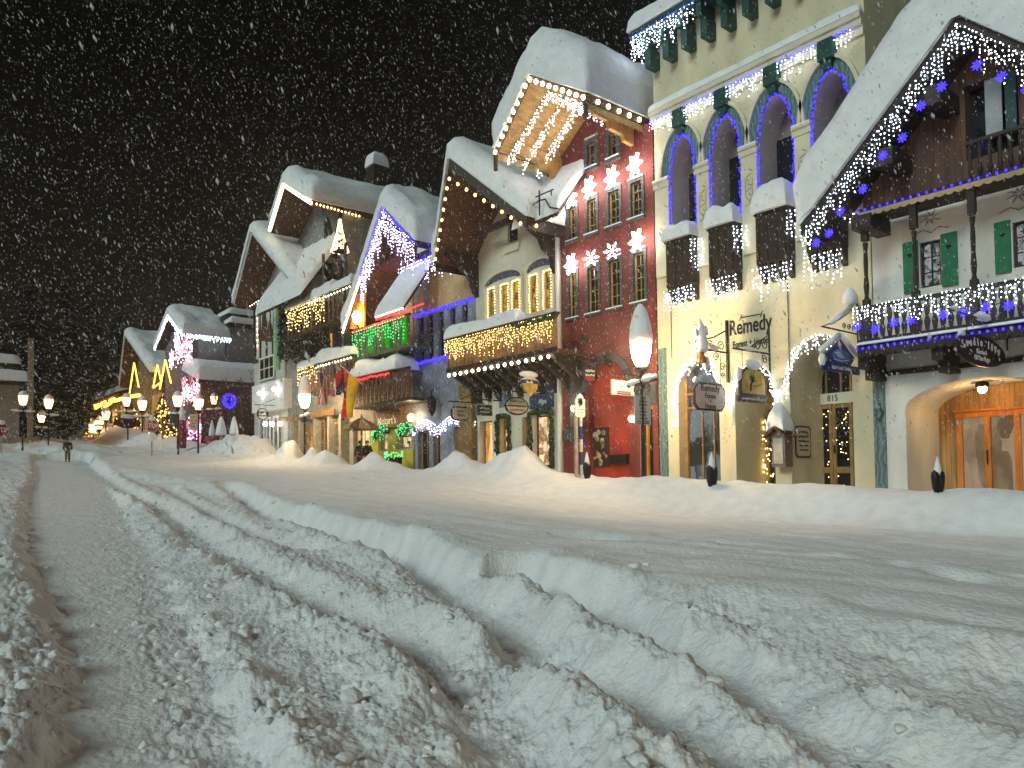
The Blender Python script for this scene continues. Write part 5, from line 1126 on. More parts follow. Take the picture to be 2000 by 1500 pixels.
# ================================================================== house with the lit balcony and creeper
def tannen():
    root = thing('creeper_house', 'house with light-edged hood, creeper and icicle-lit balconies behind the flags', 'building', (-46.5, 24, .8))
    ye, yp = 20.0, 19.6
    L, A, Rr = G(530, 452, ye), G(565, 350, yp), G(611, 384, ye); A = ((L[0] + Rr[0]) / 2, A[1]); zz = (L[1] + Rr[1]) / 2; L, Rr = (L[0], zz), (Rr[0], zz)
    roof, fr, bz = gable_roof(root, L, A, Rr, ye, yp, 34, th=.25, snow=1.3, r=.7, rm=BROWN, fm=BROWN, fw=.35, sn=.12)
    zr = lambda x: bz(x) - .26
    XL, XR = P(562, 800, Y0).x, P(672, 800, Y0).x - .004
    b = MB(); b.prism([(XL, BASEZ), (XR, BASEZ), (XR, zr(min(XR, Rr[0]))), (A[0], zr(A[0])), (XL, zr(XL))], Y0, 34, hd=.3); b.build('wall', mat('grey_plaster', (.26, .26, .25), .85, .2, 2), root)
    # side wall with timber bracing
    b = MB(); x0, x1, z1, z0 = P(640, 420, Y0).x, XR, P(660, 415, Y0).z, P(660, 540, Y0).z
    b.beam((x0, Y0 - .05, z1), (x1, Y0 - .05, z0), .1, .3); b.beam((x1, Y0 - .1, z1), (x0, Y0 - .1, z0), .1, .3); b.box(x0 - .1, x1, Y0 - .14, Y0 - .004, z0 - .3, z0 + .1); b.box(x0 - .25, x0, Y0 - .14, Y0 - .004, z0, z1); split_build(b, 'timber', DARK, root)
    yb = 20.3
    rows = []
    for nm, (xa, xb, yt, yl) in (('upper', (560, 690, 580, 640)), ('lower', (585, 692, 706, 760))):
        x0, x1 = P(xa, yl, yb).x, P(xb, yl, yb).x; zt, zb = P((xa + xb) / 2, yt, yb).z, P((xa + xb) / 2, yl, yb).z
        b = MB(); b.box(x0, x1, yb, Y0 - .004, zb, zb + .2); bo = b.build('balcony', DARK, root); b = MB(); b.box(x0, x1, yb - .04, yb + .12, zt - .14, zt); b.build('handrail', DARK, bo)
        k = 16
        for i in range(k): x = x0 + .05 + (x1 - x0 - .35) * i / (k - 1); MB().box(x, x + .26, yb + .02, yb + .06, zb + .2, zt - .14).build('slat', BROWN, bo)
        for s0, s1, t in ((0, .38, .5), (.36, .72, .75), (.7, 1.0, .6)): snow_slab(bo, x0 + (x1 - x0) * s0, x0 + (x1 - x0) * s1, yb - .2, yb + .9, lambda x, y: zt + .005, t, .45, nx=14, ny=8, noise=.3)
        icicle('warm icicle lights over the %s balcony of the creeper house' % nm, [(x0, yb - .1, zt - .1), (x0 + (x1 - x0) * (.62 if nm == 'upper' else .4), yb - .1, zt - .1)], B_WARM, (.5, 2.1 if nm == 'upper' else 1.4), .27, .2, .029, 'warm icicle lights')
        string_lights('row of small white bulbs along the %s balcony of the creeper house' % nm, [(x0 + (x1 - x0) * .4, yb - .12, zt - .2), (x1, yb - .12, zt - .2)], .38, B_WWHITE, .045, 'small white bulb rows')
        rows.append((x0, x1, zt, zb))
    # creeper mass
    b = MB(); 
    for k in range(2600):
        q = P(rnd.uniform(545, 642), rnd.uniform(600, 700), 20.6 + rnd.random() * 1.3); q = q + Vector((rnd.gauss(0, .2), 0, rnd.gauss(0, .2))); a = Vector((rnd.gauss(0, 1), rnd.gauss(0, 1), rnd.gauss(0, 1))).normalized() * .16; c = Vector((rnd.gauss(0, 1), rnd.gauss(0, 1), rnd.gauss(0, 1))).normalized() * .12
        b.add([q - a, q + c, q + a, q - c], [(0, 1, 2, 3)])
    b.build('creeper', mat('creeper_leaves', (.03, .032, .025), .9, .5, 4, 0), root)
    # ground floor
    z1 = P(620, 830, Y0).z
    for i, (xa, xb, pm) in enumerate(((575, 586, 0), (590, 604, 1), (606, 616, 0), (622, 638, 2), (652, 666, 1))):
        x0, x1 = P(xa, 860, Y0 - .05).x, P(xb, 860, Y0 - .05).x
        window(root, x0, x1, BASEZ, z1 + .2 * (i % 2), Y0 - .42, OAK, (litpane('amber_door', (.3, .12, .02), (.9, .5, .12), .8, (1, 1, .5)), litpane('doorway_dim', (.03, .03, .03), (.5, .38, .2), .5, (2, 1, 1)), litpane('doorway_brick', (.1, .03, .015), (.45, .2, .1), .5, (2, 1, 2)))[pm], fw=.12, inset=.3, mull=(0, 1))
    for x in (572, 588, 618, 645, 668):
        xx = P(x, 860, Y0 - .4).x; MB().box(xx - .14, xx + .14, Y0 - .55, Y0 - .005, BASEZ, z1 + .4).build('pier', mat('pale_pier_paint', (.40, .37, .28), .8, .15, 2), root)
    MB().box(XL, XR, Y0 - .7, Y0 - .56, z1 + .4, z1 + .75).build('fascia_board', mat('fascia_wood', (.30, .16, .05), .6, .3, 2), root)
    c = P(622, 690, 21); 
    x = P(650, 660, Y0 - .2); MB().box(x.x - .2, x.x + .2, Y0 - .3, Y0 - .005, x.z - 1.2, x.z + 1.0).build('niche', mat('grey_niche', (.25, .25, .25), .8), root); MB().box(x.x - .12, x.x + .12, Y0 - .33, Y0 - .302, x.z - 1.0, x.z + .7).build('niche_light', emit('niche_glow', (1, .48, .08), .75), root)
    # snowy lean-to towards the half-timbered neighbour
    lx0, lx1 = P(516, 560, 20).x, P(604, 560, 20).x; lz0, lz1 = P(545, 592, 19.5).z, P(575, 512, 22.5).z
    b = MB(); b.add([(lx0, 19.5, lz0), (lx1, 19.5, lz0), (lx1, 22.5, lz1), (lx0, 22.5, lz1), (lx0, 19.5, lz0 - .25), (lx1, 19.5, lz0 - .25), (lx1, 22.5, lz1 - .25), (lx0, 22.5, lz1 - .25)], [(0, 1, 2, 3), (7, 6, 5, 4), (0, 4, 5, 1), (1, 5, 6, 2), (2, 6, 7, 3), (3, 7, 4, 0)]); lo = b.build('lean_to_roof', DARK, root)
    snow_slab(lo, lx0 - .1, lx1, 19.4, 22.5, lambda x, y: lz0 + (lz1 - lz0) * (y - 19.5) / 3.0 + .004, .9, .6, nx=24, ny=14)
    b = MB(); 
    for k in range(14): x = lx0 + rnd.random() * 3; b.lathe((x, 19.55, lz0 - .25), [(.05, 0), (.03, -.4), (.005, -.5 - .7 * rnd.random())], 5)
    split_build(b, 'icicle', mat('ice', (.75, .78, .8), .15, .05, 5, .1), lo)
    # lights
    e = Vector((0, -.12, -.18)); PL, PA, PR = Vector((L[0], ye, L[1])), Vector((A[0], yp, A[1])), Vector((Rr[0], ye, Rr[1]))
    for a, c, w in ((PL, PA, 'long'), (PA, PR, 'short')):
        b = MB(); b.tube([a + e, c + e], .11, 8); tag(b.build('light_tube', emit('warm_tube', (1, .86, .5), 9)), 'glowing warm tube light along the %s rake of the creeper house' % w, 'tube light')
    string_lights('warm bulbs along the side eave of the creeper house', [(Rr[0] + .1, ye + .2, Rr[1] - .2), (Rr[0] + .1, 23.2, Rr[1] - .35)], .24, B_WARM, .06, None)
    # cone of lights on the balcony
    c = P(664, 492, 20.9); tp = P(666, 428, 20.9); t = thing('light_tree', 'cone-shaped tree of coloured lights standing on the timber-braced balcony', 'light tree', c); b1, b2, w = MB(), MB(), MB(); H = tp.z - c.z
    w.lathe(c, [(.02 + .55 * (1 - u) ** 1.4 * .8, u * H) for u in np.linspace(0, 1, 8)], 8)
    for k in range(420):
        u = rnd.random() ** 1.3; r = (.03 + .46 * (1 - u) ** 1.4) + .03; a = rnd.uniform(0, 6.28); (b2 if rnd.random() < .35 and u < .6 else b1).bulb((c.x + r * math.cos(a), c.y + r * math.sin(a), c.z + u * H), .04)
    w.build('cone', FOLI, t); b1.build('warm_lights', B_WARM, t, kind='stuff'); b2.build('pink_lights', emit('pink_bulb', (1, .2, .45), 6), t, kind='stuff')
    for k in range(2):
        xx = c.x + (-1.6, 1.3)[k]; b = MB(); b.tube([(xx, 20.6, c.z - 3.5), (xx, 20.6, c.z + .2)], .1, 6); b.build('balcony_post', GREY, root)
    b = MB(); xa = P(640, 500, 20.8).x; b.box(xa, XR + .5, 20.8, Y0, c.z - .35, c.z - .06); b.build('balcony_floor', GREY, root)
tannen()

# ================================================================== half-timbered corner house
def timber():
    root = thing('half_timbered_house', 'half-timbered corner house with steep snowy gable at the side street', 'building', (-52, 24, 1.2))
    ye, yp = 20.2, 19.6
    L, A, Rr = G(457, 592, ye), G(499, 447, yp), G(578, 560, ye); A = ((L[0] + Rr[0]) / 2 - .3, A[1])
    roof, fr, bz = gable_roof(root, L, A, Rr, ye, yp, 32, th=.25, snow=.95, r=.55, rm=BROWN, fm=WHITEP, fw=.2, sn=.1)
    XL, XR = P(497, 760, Y0).x, P(562, 760, Y0).x - .004; zr = lambda x: bz(x) - .26
    b = MB(); b.prism([(XL, BASEZ), (XR, BASEZ), (XR, zr(XR)), (A[0], zr(A[0])), (XL, zr(XL))], Y0, 31); b.build('wall', mat('pale_infill', (.55, .53, .48), .85, .1, 1.5), root)
    b = MB(); zz = [P(520, y, Y0).z for y in (700, 600)]
    for z in zz: b.box(XL, XR, Y0 - .1, Y0 - .004, z - .12, z + .12)
    for k in range(6): x = XL + .12 + (XR - XL - .24) * k / 5; b.box(x - .1, x + .1, Y0 - .09, Y0 - .004, zz[0] + .12, zz[1] - .12)
    for k in (0, 3): x = XL + .12 + (XR - XL - .24) * k / 5; b.beam((x, Y0 - .05, zz[0]), (x + 1.2, Y0 - .05, zz[1]), .08, .18)
    split_build(b, 'timber', DARK, root)
    x0, x1 = P(497, 780, Y0 - .4).x, P(560, 780, Y0 - .4).x; zt = P(520, 735, Y0).z
    w = RC(507, 696, 536, 742, Y0 - .1); window(root, *w, Y0 - .4, WHITEP, GLASS, fw=.12, inset=.3, mull=(2, 1))
    w = RC(538, 745, 560, 800, Y0); window(root, *w, Y0 - .5, DARK, GLASS, fw=.12, inset=.4, mull=(0, 1))
    p = RC(536, 600, 546, 722, Y0 - .7); b = MB(); b.tube([((p[0] + p[1]) / 2, Y0 - .7, p[2]), ((p[0] + p[1]) / 2, Y0 - .7, p[3])], .26, 8); b.build('green_post', mat('pale_green_post', (.25, .48, .30), .6), root)
    q = RC(500, 752, 545, 800, Y0); MB().box(x0, x1, Y0 - .6, Y0 - .005, q[2] - .2, q[3]).build('sign_band', WHITEP, root)
    for i, (xa, xb) in enumerate(((512, 522), (526, 534), (540, 550))):
        a, c = P(xa, 860, Y0).x, P(xb, 860, Y0).x; window(root, a, c, BASEZ, P(530, 815, Y0).z, Y0 - .5, WHITEP, litpane('cool_shop', (.04, .05, .05), (.5, .55, .5), .45, (2, 1, 1)), fw=.13, inset=.3, mull=(0, 1))
    b = MB()
    for x in (518, 531, 547): q = P(x, 828, Y0 - .9); b.ball(q, .17, 8)
    for x in (506, 534): q = P(x, 760 if x > 520 else 768, Y0 - .9); b.ball(q, .14, 8)
    split_build(b, 'spotlight', emit('spot_white', (1, .95, .85), 22), root)
    # wooden oriel with coloured lights
    q = RC(512, 605, 534, 662, 21.2); b = MB(); b.box(q[0], q[1], 21.0, Y0 - .005, q[2], q[3]); 
    for k in range(5): x = q[0] + (q[1] - q[0]) * k / 4; b.box(x - .06, x + .06, 20.92, 20.999, q[2], q[3])
    oo = b.build('oriel', BROWN, root)
    b = MB()
    for k in range(26): 
        t = k / 25; b.bulb((q[0] - .15, 20.9, q[2] - .6 + (q[3] - q[2] + 1.2) * t), .05, k=k % 3)
    o = tag(b.build('string_lights', [B_RED, B_GREEN, B_WWHITE]), 'multicoloured light string slanting down the half-timbered oriel', 'string lights')
    string_lights('faint warm bulbs along the eave edge of the half-timbered house', [(L[0] + 1.4, 20.9, P(505, 590, 20.9).z), (L[0] + 4.5, 20.9, P(520, 578, 20.9).z)], .4, B_WWHITE, .03, None)
timber()
# ================================================================== beyond the side street
def far_side():
    # gabled corner building edged with blue-white lights
    root = thing('corner_building', 'tall corner building with roof edge outlined in blue-white lights', 'building', (-77, 23.5, 3.5))
    xr, xl = -72.4, -81.8; ye = 21.0
    zE = P(348, 656, 21).z; zA = P(332, 622, 21.2).z
    L, A, Rr = (xl, zE), ((xl + xr) / 2, zA + .4), (xr, zE)
    gable_roof(root, L, A, Rr, ye, ye, 25.2, th=.25, snow=1.0, r=.5, rm=DARK, fm=DARK, fw=.25)
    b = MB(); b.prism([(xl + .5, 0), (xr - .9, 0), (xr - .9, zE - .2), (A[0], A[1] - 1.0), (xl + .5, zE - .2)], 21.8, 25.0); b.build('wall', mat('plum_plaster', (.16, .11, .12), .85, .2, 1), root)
    b = MB(); q0, q1 = PX(387, 670, xr - .85), PX(441, 690, xr - .85); b.box(xr - .89, xr - .80, q0.y, 25.0, P(400, 712, 24).z, zE - .25); b.build('grey_panel', mat('grey_siding', (.25, .26, .26), .85, .12, 1.5), root)
    b = MB(); b.box(xr - .9, xr - .6, 21.75, 21.95, 0, zE - .4); b.build('corner_post', mat('pinkish_trim', (.55, .45, .45), .7, .1), root)
    bl = B_ICE
    for a, c, w in (((xr + .1, 21, zE - .1), (xr + .1, 25.2, zE - .1), 'eave'), ((xl, 20.9, zE - .1), (A[0], 20.9, A[1] - .1), 'street-side rake'), ((A[0], 20.9, A[1] - .1), (xr, 20.9, zE - .1), 'short rake')):
        icicle('blue-white light fringe along the %s of the tall corner building' % w, [a, c], bl, (.15, .55), .12, .12, .06, 'blue-white fringes')
    # lit picture panels with snowflakes
    for (x0, x1, y0, y1, col, w) in ((343, 375, 663, 703, (1, .86, .92), 'upper display of white-pink lights on the tall corner building'), (355, 389, 745, 786, (1, .80, .86), 'lower display of white-pink lights above the lamps'), (366, 393, 818, 860, (.75, .55, 1.0), 'violet light display at snow level beneath the lamps')):
        t = thing('light_display', w, 'light display', P((x0 + x1) / 2, (y0 + y1) / 2, 20.9), 'light displays at the corner'); b = MB(); fr = MB()
        for k in range(170 if y0 < 800 else 80): b.bulb(P(rnd.uniform(x0, x1), rnd.gauss((y0 + y1) / 2, (y1 - y0) / 3.6), 20.7 + rnd.random() * .3), rnd.uniform(.045, .085))
        for k in range(26): a, q = rnd.uniform(0, 6.28), P(rnd.uniform(x0, x1), rnd.uniform(y0, y1), 20.6); fr.beam(q, q + Vector((math.cos(a), 0, math.sin(a))) * .7, .05, .05)
        b.build('bulb_cluster', emit('pinkwhite_%d' % y0, col, 4), t, kind='stuff'); fr.build('wire_figures', emit('red_figures', (1, .15, .25), 2.5), t)
    me = flake_mesh(.95, emit('ice_flake', (.88, .85, 1), 4), .05, 8)
    for x, y, w in ((345, 662, 'upper'), (335, 702, 'lower')):
        o = link('snowflake_ornament', me); o.location = P(x, y, 20.5); tag(o, 'large white starburst light, the %s one on the tall corner building' % w, 'ornament', 'starburst lights')
    # grey block with layered snowy roofs behind
    root = thing('grey_block', 'plain grey building with layers of flat snowy roof beyond the side street', 'building', (-73, 30, 4))
    zt = P(468, 655, 28).z; b = MB(); b.box(-80, -73.2, 25.3, 45, 0, zt); b.build('wall', mat('grey_siding', (.25, .26, .26), .85, .12, 1.5), root)
    for k, (ya, yb) in enumerate(((650, 637), (632, 620))):
        z0, z1 = P(468, ya, 28).z, P(468, yb, 28).z
        b = MB(); b.box(-80, -73.0 - k * .4, 25.3, 45, z0 - .45, z0); b.build('roof', DARK, root); snow_slab(root, -80, -72.9 - k * .4, 25.3, 45, lambda x, y: z0 + .003, z1 - z0, .5, 'roof_snow', nx=10, ny=20)
    # brown shop with deep snowy canopy and bare tree
    root = thing('brown_shop', 'dark brown shop with a deep snow-covered canopy at the side street', 'building', (-69, 26, 3))
    zc = P(440, 742, 23).z; zt = P(440, 704, 23).z
    b = MB(); b.box(-72.3, -70, 21.4, 38, 0, zc - .2); b.build('wall', mat('maroon_wall', (.10, .05, .045), .85, .25, 1.5), root)
    b = MB(); b.box(-72.35, -68.2, 20.9, 38, zc - .25, zc); ro = b.build('canopy', DARK, root); snow_slab(ro, -72.35, -68.1, 20.8, 38, lambda x, y: zc + .3 * (-68.1 - x) + .003, zt - zc - .5, .6, nx=14, ny=26)
    MB().tube([(-68.6, 21.2, 0), (-68.6, 21.2, zc - .25)], .16, 8).build('canopy_post', mat('pinkish_trim', (.55, .45, .45), .7, .1), root)
    bare_tree('bare brown street tree in front of the dark brown shop', (P(448, 830, 21.5).x, 21.5), P(448, 730, 21.5).z)
    c = P(448, 783, 21.0); t = thing('light_ball', 'glowing ball of blue lights hanging in the bare tree', 'light ball', c); b, w = MB(), MB(); w.ball(c, .36, 10)
    for k in range(260):
        a, u = rnd.uniform(0, 6.28), rnd.uniform(-1, 1); s_ = math.sqrt(1 - u * u); b.bulb(c + Vector((s_ * math.cos(a), s_ * math.sin(a), u * 1.15)) * .48, .035)
    w.build('frame', IRON, t); b.build('bulb_shell', B_BLUE, t, kind='stuff')
    # amber-lit inn further up
    root = thing('amber_inn', 'amber-lit inn further up the street with triangular light frames', 'building', (-89, 24, 5))
    zE, zA = P(325, 702, 21.5).z, P(260, 655, 21).z
    b = MB(); xa, xb = -95.5, -82.6
    gable_roof(root, (xa, zE - 1.0), ((xa + xb) / 2 - 2.2, zA), (xb, zE - 1.0), 20.8, 20.4, 34, th=.25, snow=1.0, r=.6, rm=BROWN, fm=BROWN, fw=.3)
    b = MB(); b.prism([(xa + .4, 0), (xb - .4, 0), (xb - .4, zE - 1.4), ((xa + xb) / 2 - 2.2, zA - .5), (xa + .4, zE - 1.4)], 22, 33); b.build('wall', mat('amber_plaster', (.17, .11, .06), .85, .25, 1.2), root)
    for k in range(5):
        x = xa + 1.2 + (xb - xa - 3) * k / 4; zb = P(300, 830, 22).z; window(root, x, x + 1.2, zb - 2, zb + 1.6, 21.9, OAK, litpane('amber_far', (.4, .15, .02), (1, .6, .15), 1.3, (.8, 1, .6)), fw=.15, inset=.05)
    q0, q1 = P(299, 800, 21.7), P(318, 800, 21.7); b = MB(); b.box(q0.x, q1.x, 21.6, 21.99, P(308, 860, 21.7).z, P(308, 770, 21.7).z); b.build('bay', mat('yellow_bay', (.50, .30, .08), .8, .2, 1), root)
    for x, y0, y1, hw, w in ((262, 709, 768, 9, 'tallest, far side of the inn'), (307, 713, 758, 8, 'wide base-lit one in the middle of the inn'), (323, 703, 760, 11, 'open-based one beside the white-pink lights')):
        a, l, r = P(x, y0, 21.2), P(x - hw, y1, 21.2), P(x + hw, y1 - 12, 21.2); b = MB(); b.tube([l, a, r], .08, 6)
        if x == 307: b.tube([l, r], .08, 6)
        tag(b.build('light_triangle', emit('yellow_tube', (1, .66, .10), 3.5)), 'triangular yellow light frame, the ' + w, 'light triangle', 'triangular light frames')
    # string of low lit shops in the distance
    root = thing('distant_shops', 'low row of distant brown shops with yellow-lit awning edges', 'building', (-112, 24, 6.5))
    z0 = P(215, 800, 22).z; b = MB(); b.box(-150, -96, 22, 30, 2, z0 + 1.5); b.build('wall', mat('amber_plaster', (.17, .11, .06), .85, .25, 1.2), root)
    b = MB(); b.add([(-150, 20.5, z0 + 1.2), (-96, 20.5, z0 + 1.2), (-96, 30, z0 + 4), (-150, 30, z0 + 4)], [(0, 1, 2, 3)]); b.box(-150, -96, 20.5, 22, z0 + .9, z0 + 1.19); b.build('roof', BROWN, root); 
    snow_slab(root, -150, -96, 20.4, 30, lambda x, y: z0 + 1.21 + 2.8 * (y - 20.5) / 9.5, .7, .5, 'roof_snow')
    for k in range(12):
        x = -149 + k * 4.4; tag(MB().box(x + .2, x + 2.8, 20.6, 20.8, z0 + .45, z0 + .75).build('light_strip', emit('golden_strip', (1, .55, .12), 3), None), 'golden light strip under the awning of the distant shops', 'light strip', 'golden awning strips') if k > 6 else None; window(root, x, x + 3, z0 - 3.2, z0, 21.95, OAK, litpane('amber_far', (.4, .15, .02), (1, .6, .15), 1.3, (.8, 1, .6)), fw=.2, inset=.03)
    for k, (xa, ya, xb, yb) in enumerate(((186, 797, 198, 790), (201, 797, 218, 785), (224, 783, 240, 778), (250, 775, 272, 772))):
        b = MB(); b.tube([P(xa, ya, 20.3), P(xb, yb, 20.3)], .2, 6); tag(b.build('light_tube', emit('yellow_tube', (1, .66, .10), 3.5)), 'short yellow awning light on the distant shops', 'tube light', 'distant awning lights')
    # low building across the road
    root = thing('tan_building', 'low tan building with layered snowy flat roofs at the edge of the road', 'building', (-82, 0, 2))
    X = -78; ly = [PX(20, y, X).z for y in (840, 752, 748, 722, 718, 708, 690)]
    tan = mat('tan_wall', (.36, .31, .25), .85, .12, 1)
    b = MB(); b.box(-92, X, -22, PX(38, 800, X).y, 0, ly[1]); b.build('wall', tan, root)
    b = MB(); b.box(-92, X + .8, -22, PX(61, 735, X).y, ly[1] + .01, ly[2] + .1); ro = b.build('lower_roof', DARK, root); snow_slab(ro, -92, X + .85, -22, PX(61, 735, X).y, lambda x, y: ly[2] + .11, ly[3] - ly[2] - .1, .5)
    b = MB(); b.box(-92, X - .6, -22, PX(42, 712, X).y, ly[3] - .3, ly[5]); ro = b.build('upper_roof', DARK, root); snow_slab(ro, -92, X - .5, -22, PX(44, 700, X).y, lambda x, y: ly[5] + .003, ly[6] - ly[5], .5)
    b = MB(); q = PX(59, 700, X + 1); b.box(X + .85, X + 1.15, q.y - .15, q.y + .25, 0, PX(58, 662, X + 1).z); tag(b.build('wooden_pole', mat('pole_wood', (.30, .24, .16), .8, .2)), 'tall wooden pole beside the low tan building', 'pole')
B_ICE = emit('ice_bulb', (.66, .85, 1.0), 5)
def bare_tree(label, xy, ztop, seed=5, m=None, h=None):
    r = random.Random(seed); x, y = xy; z0 = gz(x, y) - .3; H = ztop - z0
    t = thing('bare_tree', label, 'tree', (x, y, z0)); tr, br = MB(), MB()
    p = [(x, y, z0), (x + .1, y, z0 + H * .3), (x - .05, y + .1, z0 + H * .62)]; tr.tube(p, [.2, .16, .1], 8)
    def go(a, d, l, rad, dep):
        b = a + d * l; br.tube([a, a + d * l * .5 + Vector((r.gauss(0, .05), r.gauss(0, .05), 0)), b], [rad, rad * .8, rad * .6], 5)
        if dep == 0: return
        for _ in range(3):
            nd = (d + Vector((r.gauss(0, .55), r.gauss(0, .55), r.gauss(.1, .4)))).normalized(); go(a + d * l * r.uniform(.6, 1), nd, l * r.uniform(.55, .8), rad * .6, dep - 1)
    for k in range(6): go(Vector(p[1]).lerp(Vector(p[2]), k / 5), Vector((r.gauss(0, .8), r.gauss(0, .8), .7)).normalized(), H * .26, .06, 3)
    bk = m or mat('bark', (.10, .065, .045), .9, .3, 5, .4); tr.build('trunk', bk, t); br.build('crown', bk, t); return t
far_side()

# ------------------------------------------------------------------ conifers standing behind the town
def conifer(label, h=18, seed=1):
    r = random.Random(seed); t = thing('conifer', label, 'tree', (0, 0, 0), 'dark conifers behind the town')
    MB().tube([(0, 0, 0), (0, 0, h * .5), (0, 0, h * .96)], [.35, .22, .04], 7).build('trunk', mat('bark', (.10, .065, .045), .9, .3, 5, .4), t)
    b, sn = MB(), MB()
    for k in range(1500):
        u = r.random() ** .8; z = h * (1 - .94 * u); R_ = .15 + h * .2 * u * (1 + .25 * math.sin(z * 2.4)) ; a = r.uniform(0, 6.28); q = r.uniform(.3, 1.05) * R_
        p = Vector((q * math.cos(a), q * math.sin(a), z - q * .28)); d = Vector((math.cos(a), math.sin(a), -.35)); s_ = Vector((-math.sin(a), math.cos(a), 0)); l, w = r.uniform(.45, .95), r.uniform(.15, .32)
        b.add([p - d * l * .4, p + s_ * w, p + d * l, p - s_ * w], [(0, 1, 2, 3)], 1 if r.random() < .10 else 0)
    b.build('crown', [PINEM, mat('dim_snow', (.5, .5, .5), .9, .1)], t)
    return t
con = [conifer('dark conifer lost in the falling snow behind the town', 18, 1), conifer('dark conifer lost in the falling snow behind the town', 15, 2)]
spots = [(-96, 12), (-102, 17), (-108, 20), (-112, 14), (-118, 19), (-124, 12), (-104, 9), (-97, 6.5), (-112, 8), (-120, 5), (-128, 17), (-135, 10), (-90, 36), (-84, 40), (-96, 40), (-104, 38), (-112, 40), (-76, 50), (-66, 48), (-60, 46), (-92, 48), (-120, 36), (-130, 28), (-142, 20)]
for i, (x, y) in enumerate(spots):
    z = gz(x, y) - 1.2 + (6 if y > 30 else 0); o = con[i % 2]
    if i < 2: o.location = (x, y, z); o.rotation_euler = (0, 0, i * 1.7)
    else: dup(o, (x, y, z), i * 1.7, scale=rnd.uniform(.8, 1.25))

# ------------------------------------------------------------------ street lamps
LAMPSNOW = mat('lamp_snow', (.86, .86, .87), .7, .04, 3, .2, 20); _b = LAMPSNOW.node_tree.nodes['Principled BSDF']; _b.inputs['Subsurface Weight'].default_value = .5; _b.inputs['Subsurface Radius'].default_value = (.5, .34, .18); _b.inputs['Subsurface Scale'].default_value = .22
def lamp(gm):
    t = thing('street_lamp', '', 'street lamp', (0, 0, 0), 'globe street lamps')     # origin at the globe's centre
    b = MB(); b.lathe((0, 0, 0), [(.13, -6.2), (.13, -3.9), (.10, -3.7), (.055, -3.4), (.045, -1.0), (.08, -.95), (.05, -.85), (.07, -.62), (.17, -.52), (.2, -.44), (.13, -.36)], 12); b.build('post', IRON, t)
    b = MB(); b.tube([(-.75, 0, -.86), (.75, 0, -.86)], .03, 6); b.ball((-.75, 0, -.86), .06, 6); b.ball((.75, 0, -.86), .06, 6); scroll(b, (-.32, 0, -1.05), .18, 1.2, 'y', 1, .018); scroll(b, (.32, 0, -1.05), .18, 1.2, 'y', -1, .018); b.build('cross_arm', IRON, t)
    b = MB(); b.lathe((0, 0, 0), [(.10, -.42), (.17, -.34), (.22, -.2), (.27, .0), (.285, .15), (.29, .3)], 16); b.build('globe', gm, t, True)
    if gm is GLOBE_DIM: b = MB(); b.lathe((0, 0, 0), [(.30, .28), (.28, .4), (.2, .56), (.08, .64), (.01, .66)], 14, jit=.06); b.build('snow_cap', LAMPSNOW, t, True)
    else: b = MB(); b.lathe((0, 0, 0), [(.31, .28), (.325, .36), (.32, .5), (.29, .75), (.23, 1.0), (.15, 1.22), (.07, 1.34), (.01, 1.37)], 16, jit=.05); b.build('snow_cone', LAMPSNOW, t, True)
    b = MB(); 
    for x0, x1, h in ((-.72, -.12, .12), (.1, .74, .2)):
        for k in range(5): x = x0 + (x1 - x0) * k / 4; b.ball((x, 0, -.82 + h * .25), .075 + h * .25 * (k in (1, 2)), 8, sq=(1.6, .9, .9))
    b.build('arm_snow', SNOW, t, True); return t
lp, lf = lamp(GLOBE), lamp(GLOBE_DIM)
LAMPS = [(1252, 688, 19.0, 1.16, 'nearest glowing street lamp, tall snow cone on its globe, in front of the red house'), (595, 782, 19.3, 1.12, 'snow-coned street lamp in front of the creeper house'),
         (388, 789, 19.3, 1.25, 'street lamp below the white-pink light displays'), (347, 783, 17.5, 1.2, 'street lamp between amber inn and beige notice boards'), (418, 781, 22.5, 1.0, 'street lamp beside the brown shop canopy'),
         (278, 791, 19, 1.35, 'bright street lamp right above the stop sign'), (247, 784, 19, 1.3, 'street lamp in front of the amber inn, far side of the stop sign'), (207, 811, 18, 1.3, 'distant street lamp before the yellow awnings'), (194, 829, 17.5, 1.3, 'distant street lamp, second from the end of the row'), (182, 836, 17, 1.3, 'most distant street lamp at the end of the row'),
         (45, 781, 8, 1.05, 'street lamp with violet wreath beside the tan building'), (95, 788, 10, 1.1, 'higher of two street lamps under the dark conifers'), (81, 816, 11, 1.1, 'lower of two street lamps under the dark conifers')]
for i, (x, y, Y, s_, w) in enumerate(LAMPS):
    c = P(x, y, Y)
    if i in (0, 2): o = lp if i == 0 else lf; o.location = c; o['label'] = w; o.rotation_euler = (0, 0, R(-20)); o.scale = (s_,) * 3
    else: o = dup(lp if i == 1 else lf, c, R(-20 + 13 * i), w, s_)
for i, (x, y) in enumerate(((10, 1.0), (-30, -7))):  # lamps out of view, added as warm fill for the near snow
    dup(lp, (x, y, gz(x, y) + 4.1), R(20 * i), 'unseen street lamp added on the near pavement for warm fill light', 1)

